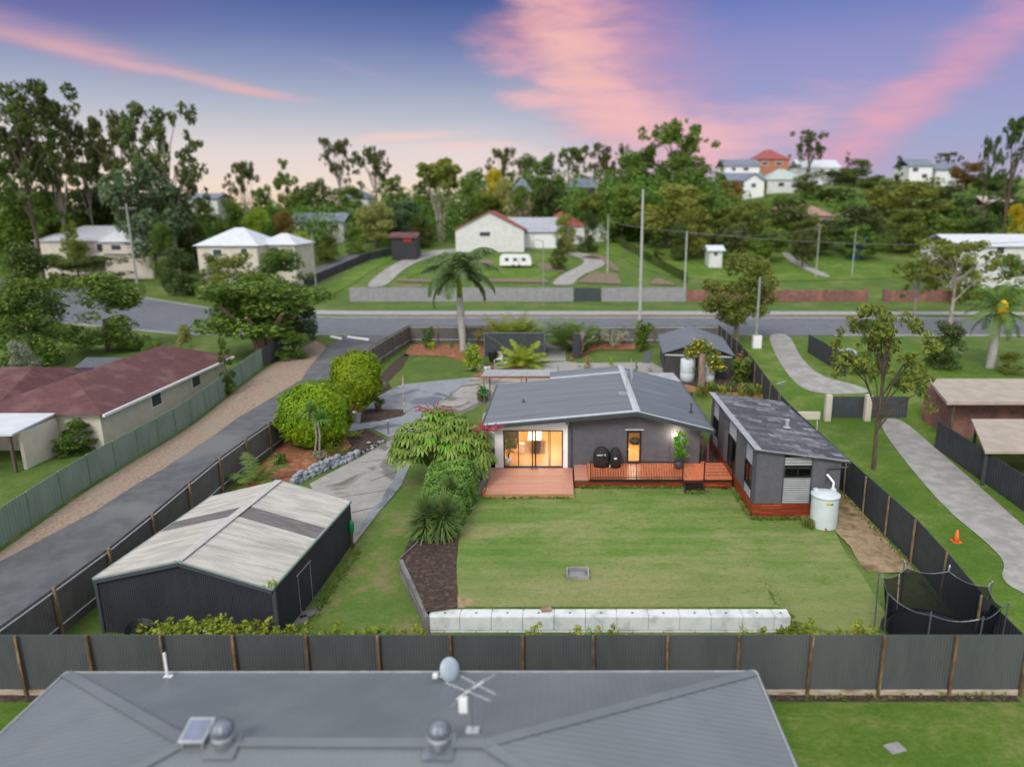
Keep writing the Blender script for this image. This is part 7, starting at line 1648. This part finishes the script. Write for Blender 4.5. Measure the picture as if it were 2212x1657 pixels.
# ------------------------------------------------------------------ far houses
def fhouse(u0, u1, vb, ve, vr, Y, depth, wm, rm, label, kind='gable_side', windows=(), extra=None, cat='house', name='far_house', lift=0.0):
    """a house seen across the street: front wall between u0 and u1, base vb, eave ve, ridge vr"""
    x0, x1 = aty(u0, vb, Y).x, aty(u1, vb, Y).x; zb = min(aty((u0 + u1) / 2, vb, Y).z, g((x0 + x1) / 2, Y) + .3); ze = aty(u0, ve, Y).z; zr_ = aty(u0, vr, Y + depth / 2).z; o = .5
    t = thing(name, label, cat, ((x0 + x1) / 2, Y, zb)); 
    MB().box(x0, Y, zb - 3, x1, Y + depth, ze).build('wall', wm, t); b = MB()
    if kind == 'gable_side': 
        b.slab([(x0 - o, Y - o, ze - .1), (x1 + o, Y - o, ze - .1), (x1 + o, Y + depth / 2, zr_), (x0 - o, Y + depth / 2, zr_)], .15); b.slab([(x0 - o, Y + depth / 2, zr_), (x1 + o, Y + depth / 2, zr_), (x1 + o, Y + depth + o, ze - .1), (x0 - o, Y + depth + o, ze - .1)], .15)
    elif kind == 'gable_front':
        xm = (x0 + x1) / 2; b.slab([(x0 - o, Y - o, ze - .1), (xm, Y - o, zr_), (xm, Y + depth, zr_), (x0 - o, Y + depth, ze - .1)], .15); b.slab([(xm, Y - o, zr_), (x1 + o, Y - o, ze - .1), (x1 + o, Y + depth, ze - .1), (xm, Y + depth, zr_)], .15)
        MB().add([(x0, Y + .01, ze - .01), (x1, Y + .01, ze - .01), (xm, Y + .01, zr_ - .12), (x0, Y + .3, ze - .01), (x1, Y + .3, ze - .01), (xm, Y + .3, zr_ - .12)], [(0, 1, 2), (5, 4, 3), (0, 2, 5, 3), (1, 4, 5, 2)]).build('gable_wall', wm, t)
    elif kind == 'hip':
        k = min((x1 - x0) * .42, depth * .55); a0, a1, a2, a3 = (x0 - o, Y - o, ze - .1), (x1 + o, Y - o, ze - .1), (x1 + o, Y + depth + o, ze - .1), (x0 - o, Y + depth + o, ze - .1); r0, r1 = (x0 + k, Y + depth / 2, zr_), (x1 - k, Y + depth / 2, zr_)
        b.add([a0, a1, a2, a3, r0, r1], [(0, 1, 5, 4), (1, 2, 5), (2, 3, 4, 5), (3, 0, 4), (3, 2, 1, 0)])
    else: b.box(x0 - o, Y - o, ze, x1 + o, Y + depth, ze + .3)
    b.build('roof', rm, t)
    for (wu0, wu1, wv0, wv1, mm, nm) in windows:
        a, c = aty(wu0, wv1, Y), aty(wu1, wv0, Y); b = MB().box(a.x, Y - .05, a.z, c.x, Y + .02, c.z); f = b.build(nm, 'white' if nm == 'window' else mm, t)
        if nm == 'window': MB().box(a.x + .12, Y - .07, a.z + .12, c.x - .12, Y - .051, c.z - .12).build('pane', mm, f)
    return t
M['solar_roof'] = mat('solar_grey_roof', (.36, .38, .43), (.30, .32, .37), 1, .5)
W = lambda *a: (*a, 'glass_b', 'window')
M['glass_b'] = mat('dark_window_glass', (.06, .07, .085), (.045, .05, .065), 3, .15)
h = fhouse(85, 322, 588, 520, 488, 146, 12, 'cream', 'paleroof', 'long two-storey cream house with pale roof and maroon garage door, left of the tall pole', 'hip', [W(150, 180, 528, 545), W(210, 240, 526, 545), W(285, 312, 527, 545), (272, 318, 556, 578, 'maroon', 'garage_door')])
b = MB().box(aty(200, 552, 145).x, 144.6, aty(200, 552, 145).z, aty(318, 552, 145).x, 145.9, aty(200, 549, 145).z); b.build('balcony', 'white', h)
fhouse(225, 326, 560, 522, 486, 144.6, 6, 'cream', 'paleroof', 'raised pale-roofed wing with balcony on the long cream house', 'hip', [W(240, 262, 528, 542)])
fhouse(432, 560, 592, 530, 492, 120, 11, 'cream', 'paleroof', 'cream house with a bright hipped pale roof, behind the many-trunked tree', 'hip', [W(520, 535, 536, 552), W(460, 480, 538, 556)])
fhouse(560, 640, 580, 528, 504, 124, 9, 'cream', 'paleroof', 'lower hipped wing at the right of the bright pale-roofed house', 'hip', [W(585, 602, 533, 545)])
fhouse(628, 742, 500, 478, 460, 178, 10, 'offwhite', 'blueroof', 'small white house with grey roof behind the bushes, left of the pale yellow-green tree', 'gable_side', [W(690, 705, 482, 492), W(715, 732, 484, 496)])
fhouse(985, 1132, 542, 496, 456, 160, 14, 'offwhite', 'redroof', 'white gabled house facing the street, left of the long garages', 'gable_front', [W(1035, 1060, 500, 512)])
fhouse(1080, 1215, 540, 500, 470, 165, 12, 'offwhite', 'solar_roof', 'long white garage wing with solar-grey roof right of the white gable', 'gable_side', [(1008 + 80, 1150, 505, 540, 'white', 'garage_door'), (1155, 1205, 505, 540, 'white', 'garage_door')])
fhouse(1170, 1262, 530, 488, 458, 172, 12, 'offwhite', 'redroof', 'white house with bright red roof at the right of the garage wing', 'hip', [W(1195, 1212, 495, 512), W(1228, 1244, 495, 512)])
fhouse(1262, 1316, 505, 478, 464, 176, 9, 'offwhite', 'redroof', 'small red-roofed shed with teal doorway, next to the red-roofed house', 'gable_side', [(1275, 1300, 482, 500, 'greenroof', 'door')])
fhouse(845, 898, 525, 512, 502, 150, 5, 'dark', 'maroon', 'small red-roofed shelter beside the winding driveway', 'gable_side', [(872, 888, 514, 522, 'red', 'door')], cat='shelter', name='garden_shelter')
fhouse(405, 470, 440, 428, 418, 200, 9, 'offwhite', 'blueroof', 'low dark-roofed house on the skyline beyond the left grove', 'gable_side')
fhouse(740, 796, 440, 428, 410, 215, 10, 'offwhite', 'blueroof', 'slate-roofed house on the skyline under the twin middle gums', 'hip')
fhouse(1106, 1147, 440, 414, 386, 205, 9, 'pinkwall', 'blueroof', 'slate-blue roofed house beside the yellow tree', 'hip', [W(1115, 1135, 420, 432)])
fhouse(1235, 1282, 425, 404, 386, 200, 9, 'dark', 'blueroof', 'dark house with pale blue roof half hidden by trees', 'gable_side')
fhouse(1632, 1704, 372, 344, 324, 262, 14, 'orangebrick', 'redroof', 'tall orange brick house with red roof crowning the hill', 'hip', [W(1645, 1660, 350, 358), W(1675, 1690, 350, 358)])
fhouse(1566, 1640, 375, 358, 345, 250, 14, 'white', 'blueroof', 'white house with grey roof left of the orange brick house', 'gable_side', [W(1580, 1590, 362, 370), W(1605, 1618, 362, 370)])
fhouse(1574, 1652, 410, 390, 374, 232, 12, 'orangebrick', 'blueroof', 'orange brick house with grey roof and white gable, lower on the hill', 'gable_side', [W(1595, 1610, 394, 404)])
fhouse(1606, 1650, 412, 392, 376, 230.5, 6, 'white', 'blueroof', 'white gabled front of the lower orange brick house', 'gable_front', [W(1622, 1634, 396, 406)])
fhouse(1656, 1738, 412, 388, 366, 234, 13, 'offwhite', 'greenroof', 'house with a broad pale green roof on the hillside', 'hip', [W(1680, 1695, 394, 404)])
fhouse(1726, 1812, 392, 362, 346, 248, 12, 'white', 'paleroof', 'long white house near the hill crest, right of the orange brick house', 'gable_side', [W(1740, 1752, 366, 374), W(1770, 1782, 366, 374), W(1792, 1802, 366, 374)])
fhouse(1962, 2012, 390, 358, 344, 245, 11, 'white', 'blueroof', 'white and blue two-storey house high on the right hillside', 'gable_side', [W(1970, 1985, 362, 372), W(1990, 2004, 376, 386)])
fhouse(2020, 2078, 390, 366, 354, 246, 11, 'white', 'blueroof', 'white boxy house with dark carport on the right hillside', 'gable_side', [W(2052, 2070, 372, 386)])
fhouse(1690, 1768, 470, 452, 434, 192, 11, 'pinkwall', 'pinkroof', 'larger pink tile roof among the trees on the right slope', 'hip')
fhouse(1735, 1800, 482, 466, 450, 182, 10, 'pinkwall', 'pinkroof', 'nearer pink tile roof just below the larger one', 'hip')
fhouse(1836, 1896, 478, 464, 452, 188, 10, 'pinkwall', 'pinkroof', 'small pink tile roof half hidden below the widest olive tree', 'hip')
fhouse(2130, 2195, 470, 444, 424, 190, 10, 'pinkwall', 'tanroof', 'brown house with white gateway posts at the right', 'gable_side', [(2138, 2150, 430, 458, 'white', 'gate_post')])
fhouse(2060, 2260, 566, 530, 506, 124, 12, 'offwhite', 'paleroof', 'white house with pale roof behind the sparse olive trees at the right', 'gable_side', [W(2080, 2100, 532, 548), W(2150, 2172, 532, 550)])
fhouse(1532, 1560, 560, 540, 530, 142, 4, 'offwhite', 'paleroof', 'small white shed on the park lawn', 'gable_side', [W(1540, 1552, 544, 554)], cat='shed', name='park_shed')
fhouse(1848, 1870, 524, 516, 513, 150, 3, 'bluetarp', 'bluetarp', 'blue tarp-covered shelter among the park trees', 'gable_side', cat='shelter', name='tarp_shelter')
# caravan
cx = at(1115, 578); cv = thing('caravan', 'white caravan parked on the lawn across the street', 'caravan', cx); L = 66 * pxm(cx.y); hC = 2.5
b = MB().prism([(0, 0), (1, 0), (1, 1), (0, 1)], 0, 1); b = MB(); pr = [(-.5, .45), (.48, .45), (.5, .9), (.46, hC * .8), (.40, hC), (-.44, hC), (-.5, hC * .86)]
P = [(cx.x + a * L, cx.y + y, cx.z + z) for y in (-1.1, 1.1) for a, z in pr]; n = len(pr); b.add(P, [tuple(range(n)), tuple(range(2 * n - 1, n - 1, -1))] + [((i + 1) % n, i, n + i, n + (i + 1) % n) for i in range(n)]); b.build('body', 'white', cv)
for f in (-.28, -.02, .25): MB().box(cx.x + (f - .06) * L, cx.y - 1.13, cx.z + 1.3, cx.x + (f + .06) * L, cx.y - 1.1, cx.z + 1.9).build('window', 'glass_b', cv)
MB().box(cx.x + .06 * L, cx.y - 1.125, cx.z + .6, cx.x + .14 * L, cx.y - 1.1, cx.z + 2.1).build('door', 'offwhite', cv)
for f in (-.08, .1): MB().tube([(cx.x + f * L, cx.y - 1.12, cx.z + .33), (cx.x + f * L, cx.y - .9, cx.z + .33)], .33, 14).build('wheel', 'tyre', cv)
MB().beam((cx.x + .48 * L, cx.y, cx.z + .5), (cx.x + .66 * L, cx.y, cx.z + .45), .12).build('drawbar', 'dark', cv)
# fences across the street and beside the lane
def flat_fence(label, pts, h, m, post_m='gutter', step=2.4, group=None, cat='fence', name='fence'):
    c = pts[len(pts) // 2]; t = thing(name, label, cat, (c[0], c[1], g(c[0], c[1])), group)
    for i in range(len(pts) - 1):
        p, q = Vector(pts[i][:2]), Vector(pts[i + 1][:2]); L = (q - p).length; n = max(1, round(L / step))
        for k in range(n):
            a, c2 = p.lerp(q, k / n), p.lerp(q, (k + 1) / n); z0, z1 = g(a.x, a.y), g(c2.x, c2.y)
            MB().corr(a, c2, 0, 0, .22, .014, zt=lambda f: z0 + (z1 - z0) * f + h, zb=lambda f: z0 + (z1 - z0) * f - .15, square=True).build('panel', m, t)
            MB().box(a.x - .04, a.y - .05, z0 - .1, a.x + .04, a.y + .04, z0 + h + .03).build('post', post_m, t)
    return t
fy = 115.2; X = lambda u: aty(u, 640, fy).x
flat_fence('pale grey sheet fence across the street, left of the dark gate', [(X(756), fy), (X(1238), fy)], 2.25, 'fence_far', 'fence_far', 3.0)
flat_fence('pale grey sheet fence across the street, right of the dark gate', [(X(1300), fy), (X(1482), fy)], 2.25, 'fence_far', 'fence_far', 3.0)
b = MB().corr((X(1240), fy + .1), (X(1298), fy + .1), g(X(1260), fy) - .1, g(X(1260), fy) + 2.2, .2, .02, square=True); solo('street_gate', b, 'gutter', 'dark blue-grey gate in the pale fence across the street', 'gate')
b = MB(); x0, x1 = X(1486), X(1872); b.box(x0, fy, g(0, fy) - .2, x1, fy + .3, g(0, fy) + 1.75)
for k in range(10): x = x0 + (x1 - x0) * k / 9; b.box(x - .25, fy - .08, g(0, fy) - .2, x + .25, fy + .38, g(0, fy) + 1.95)
solo('brick_wall', b, 'brick', 'long dark red brick wall across the street, left of the park entrance', 'wall')
b = MB(); x0, x1 = X(1912), X(2070); b.box(x0, fy, g(0, fy) - .2, x1, fy + .3, g(0, fy) + 1.75)
for k in range(5): x = x0 + (x1 - x0) * k / 4; b.box(x - .25, fy - .08, g(0, fy) - .2, x + .25, fy + .38, g(0, fy) + 1.95)
solo('brick_wall', b, 'brick', 'shorter dark red brick wall across the street, right of the park entrance', 'wall')
flat_fence('dark green sheet fence climbing the slope left of the park', [at(1484, 612), at(1420, 578), at(1345, 535), at(1312, 512)], 1.8, 'lf_dark', 'lf_dark', 3.0)
flat_fence('dark paling fence climbing beside the winding driveway', [at(640, 628), at(745, 585), at(800, 562), at(905, 540)], 1.6, 'fence_d', 'fence_d', 3.0)
pts = [(-27.6, 10), (-27.7, 47), (-28.2, 66)]
flat_fence('long pale green sheet fence along the left lane', pts, 1.85, 'fence_green', 'fence_green', 2.4)
flat_fence('short pale green fence piece between the dark gates and the street', [(-28.5, 74.5), (-28.9, 83)], 1.85, 'fence_green', 'fence_green', 2.4)
t = thing('double_gate', 'dark double gates set in the pale green fence', 'gate', (-28.3, 70, g(-28, 70)))
for k in range(3): y0, y1 = 66.1 + k * 2.8, 68.85 + k * 2.8; b = MB().corr((-28.25 - .04 * k, y0), (-28.29 - .04 * k, y1), g(-28, y0) - .1, g(-28, y0) + 1.85, .16, .02, square=True); b.build('gate_leaf', 'gutter', t)
# maroon roofed house beside the lane
h = thing('maroon_roofed_house', 'low cream house with a maroon tile roof behind the pale green fence', 'house', (-36, 55, 0))
hx = -30.6; y0, y1 = 45.6, 63.5
MB().box(-38.5, y0, -.2, hx, y1, 2.75).build('wall', 'cream', h); MB().box(-52, 47.5, -.2, -38.5, 58, 2.75).build('wall', 'pinkwall', h)
b = MB(); b.add([(hx + .6, y0 - .6, 2.65), (hx + .6, y1 + .6, 2.65), (-34.5, y1 - 2.5, 4.3), (-34.5, y0 + 3.6, 4.3), (-39.1, y1 + .6, 2.65), (-39.1, y0 - .6, 2.65)], [(0, 1, 2, 3), (1, 4, 2), (4, 5, 3, 2), (5, 0, 3)]); r0 = b.build('roof', 'maroon', h)
b = MB(); b.add([(-38, y0 + .4, 2.66), (-38, 59, 2.66), (-40, 53, 4.1), (-54, 53, 4.1), (-54, y0 + .4, 2.66), (-54, 59, 2.66)], [(0, 1, 2), (0, 2, 3, 4), (1, 5, 3, 2)]); b.build('roof', 'maroon', h)
MB().box(hx + .58, y0 - .6, 2.5, hx + .72, y1 + .6, 2.66).build('gutter', 'white', r0)
for yy in (51.5, 57.5):
    f = MB().box(hx - .02, yy, 1.25, hx + .05, yy + 1.4, 2.25).build('window', 'white', h); MB().box(hx + .045, yy + .08, 1.33, hx + .06, yy + 1.32, 2.17).build('pane', 'glass_b', f)
pt_ = thing('porch', 'flat white porch roof on posts in front of the maroon-roofed house', 'porch', (-37.5, 43, 0)); MB().slab([(-46, 41.3, 2.5), (-33.2, 41.3, 2.5), (-33.2, 45.2, 2.72), (-46, 45.2, 2.72)], .12).build('roof', 'paleroof', pt_)
for x in (-45, -41, -37, -33.5): MB().box(x - .08, 41.4, -.1, x + .08, 41.56, 2.42).build('post', 'bark', pt_)
MB().box(-46, 41.35, -.1, -35.2, 41.55, .8).build('low_wall', 'pinkwall', pt_); MB().box(-33.4, 42, -.1, -33.2, 45.2, 2.4).build('side_wall', 'cream', pt_)
p = at(213, 786, 3.9); solo('solar_water_heater', MB().slab([(p.x - 1.5, p.y - .7, 3.75), (p.x + 1.5, p.y - .7, 3.75), (p.x + 1.6, p.y + .8, 4.25), (p.x - 1.4, p.y + .8, 4.25)], .16), 'glass_b', 'dark blue-grey panel over the maroon roof', 'roof panel')
# right-hand neighbour: fences, car, house, cone
flat_fence('dark sheet fence running along the far side of the right lane', [at(2020, 968), at(2120, 1040), at(2260, 1140)], 1.9, 'fence_d', 'fence_d', 2.4)
flat_fence('dark sheet fence beside the curved driveway, left of the parked car', [at(1745, 762), at(1790, 790), at(1826, 815)], 1.9, 'fence_d', 'fence_d', 2.4)
p, q = at(1790, 903), at(1958, 903); flat_fence('dark gate panels between cream posts across the right lane', [p, q], 1.7, 'gutter', 'cream', 3.2, cat='gate', name='lane_gate')
for u, lab in ((1783, 'cream gate post at the left end of the lane gate'), (1868, 'cream gate post in the middle of the lane gate')):
    p = at(u, 906); solo('gate_post', MB().box(p.x - .22, p.y - .5, p.z - .1, p.x + .22, p.y - .1, p.z + 2.0), 'cream', lab, 'post', 'cream gate posts')
p = at(1740, 904); solo('low_cream_wall', MB().box(p.x - 1.6, p.y - .3, p.z - .1, p.x + 1.0, p.y, p.z + .55), 'cream', 'low cream wall between the right fence and the lane gate', 'wall')
q4 = [at(2004, 818, 3.1), at(2046, 868, 3.0)]; q4 += [q4[1] + Vector((12, 0, 0)), q4[0] + Vector((12, 0, 0))]
h = thing('right_neighbour_house', 'house with a broad flat beige roof at the right edge', 'house', (q4[0].x + 4, q4[0].y, 0)); MB().slab([tuple(v) for v in q4], .22).build('roof', 'tanroof', h); MB().box(q4[1].x + 1.2, q4[1].y + 1.5, -.1, q4[2].x - 1, q4[0].y - 1, 2.75).build('wall', 'brick', h)
for f in (.05, .5): v = q4[1].lerp(q4[2], f); MB().box(v.x, v.y + .3, -.1, v.x + .18, v.y + .48, 2.78).build('post', 'bark', h)
q4 = [at(2098, 905, 2.3), at(2128, 975, 2.2)]; q4 += [q4[1] + Vector((8, 0, 0)), q4[0] + Vector((8, 0, 0))]
pr = thing('carport', 'low pale carport roof in front of the flat beige roof', 'carport', (q4[0].x, q4[0].y, 0)); MB().slab([tuple(v) for v in q4], .15).build('roof', 'tanroof', pr)
for v in q4[:3]: MB().box(v.x + .2, v.y + (.2 if v is not q4[0] else -.3), -.1, v.x + .34, v.y + (.34 if v is not q4[0] else -.16), 2.05).build('post', 'gutter', pr)
c0 = at(1818, 786); car = thing('parked_car', 'silver-white car parked behind the dark fence on the curved driveway', 'car', c0); prof = [(-2.1, .35), (2.1, .35), (2.15, .75), (1.95, .95), (1.05, 1.02), (.5, 1.45), (-1.0, 1.48), (-1.75, 1.0), (-2.1, .9)]
def carpart(nm, pr_, hw, m):
    P = [(c0.x + sx * hw, c0.y + a, c0.z + z) for sx in (-1, 1) for a, z in pr_]; n = len(pr_); b = MB().add(P, [tuple(range(n)), tuple(range(2 * n - 1, n - 1, -1))] + [((i + 1) % n, i, n + i, n + (i + 1) % n) for i in range(n)]); return b.build(nm, m, car)
carpart('body', prof, .86, 'carw'); carpart('side_glass', [(-1.45, 1.02), (.85, 1.02), (.42, 1.38), (-.95, 1.4)], .868, 'glass_b')
MB().add([(c0.x - .7, c0.y - 1.68, c0.z + 1.05), (c0.x + .7, c0.y - 1.68, c0.z + 1.05), (c0.x + .62, c0.y - 1.06, c0.z + 1.455), (c0.x - .62, c0.y - 1.06, c0.z + 1.455)], [(0, 1, 2, 3)]).build('rear_window', 'glass_b', car)
for sx in (-.8, .8):
    for sy in (-1.3, 1.3): MB().tube([(c0.x + sx - .1, c0.y + sy, c0.z + .32), (c0.x + sx + .1, c0.y + sy, c0.z + .32)], .32, 14).build('wheel', 'tyre', car)
    MB().box(c0.x + sx * .85 - .12, c0.y - 2.13, c0.z + .75, c0.x + sx * .85 + .12, c0.y - 2.07, c0.z + .9).build('tail_light', 'red', car)
p = at(2065, 1170); t = thing('traffic_cone', 'small orange cone on the grass beside the right lane', 'cone', p); MB().lathe(p, [(.15, .03), (.12, .25), (.04, .62), (0, .62)], 14).build('cone_body', 'orange', t, True); MB().cbox(p, .42, .42, .04).build('base', 'orange', t)
p = at(1634, 752); solo('meter_box', MB().box(p.x - .45, p.y - .3, p.z - .1, p.x + .45, p.y + .3, p.z + 1.35), 'white', 'white service box at the foot of the right street pole', 'service box')
# ------------------------------------------------------------------ poles and wires
def pole(u, vb, vt, label, m='pole', r=.16, arm=0.0, Y=None, light=None):
    p = at(u, vb) if Y is None else Vector((aty(u, vb, Y).x, Y, 0)); p.z = g(p.x, p.y); top = aty(u, vt, p.y).z; t = thing('power_pole' if not light else 'street_light', label, 'pole', p, None)
    MB().tube([(p.x, p.y, p.z - .3), (p.x, p.y, top)], r, 10, r * .7).build('pole_shaft', m, t)
    if arm:
        MB().box(p.x - arm, p.y - .08, top - .9, p.x + arm, p.y + .08, top - .72).build('crossarm', 'bark', t)
        for k in (-.9, -.45, .45, .9): MB().lathe((p.x + k * arm, p.y, top - .72), [(.05, 0), (.06, .14), (0, .18)], 8).build('insulator', 'white', t)
    if light: MB().beam((p.x, p.y, top - .1), (p.x + light, p.y, top + .25), .1).build('lamp_arm', m, t); MB().box(p.x + light - .1, p.y - .15, top + .17, p.x + light + .7, p.y + .15, top + .3).build('lamp_head', 'white', t)
    return Vector((p.x, p.y, top))
A1 = pole(1382, 694, 410, 'tallest power pole, rising behind the front fence', 'concpole', .22, 0)
A2 = pole(303, 662, 440, 'power pole in front of the long cream house at the left', 'pole', .2, 1.1)
A3 = pole(1478, 648, 500, 'pale pole between the tallest pole and the brick wall', 'concpole', .16)
A4 = pole(1312, 592, 466, 'thin pole beside the curving driveway', 'concpole', .13)
A5 = pole(1174, 662, 520, 'slim street light pole in front of the pale fence', 'pole', .09, 0, None, -1.6)
A6 = pole(684, 632, 505, 'pole beside the dark road at the middle left', 'pole', .13)
A7 = pole(1632, 752, 598, 'pale green street pole with a white box at its foot', 'pole', .17)
A8 = pole(1762, 600, 490, 'thin pole on the park lawn', 'concpole', .1)
A9 = pole(1840, 596, 500, 'second thin pole on the park lawn, right of the first', 'concpole', .1)
def cable(a, b_, sag, label, r=.045):
    bb = MB().tube([a.lerp(b_, k / 14) - Vector((0, 0, sag * 4 * (k / 14) * (1 - k / 14))) for k in range(15)], r, 4); solo('power_line', bb, 'wire', label, 'cable', 'overhead cables')
e1 = aty(2230, 522, 118); e2 = aty(1230, 505, 150)
w1 = aty(1386, 492, A1.y)
cable(w1, e1, 1.2, 'overhead cable running right from the tallest pole'); cable(w1, Vector((A4.x, A4.y, A4.z - .6)), .3, 'overhead cable from the tallest pole back to the thin pole by the driveway')
cable(Vector((A3.x, A3.y, A3.z - .3)), aty(1765, 493, A8.y), .8, 'overhead cable from the pale pole to the park lawn pole', .035)
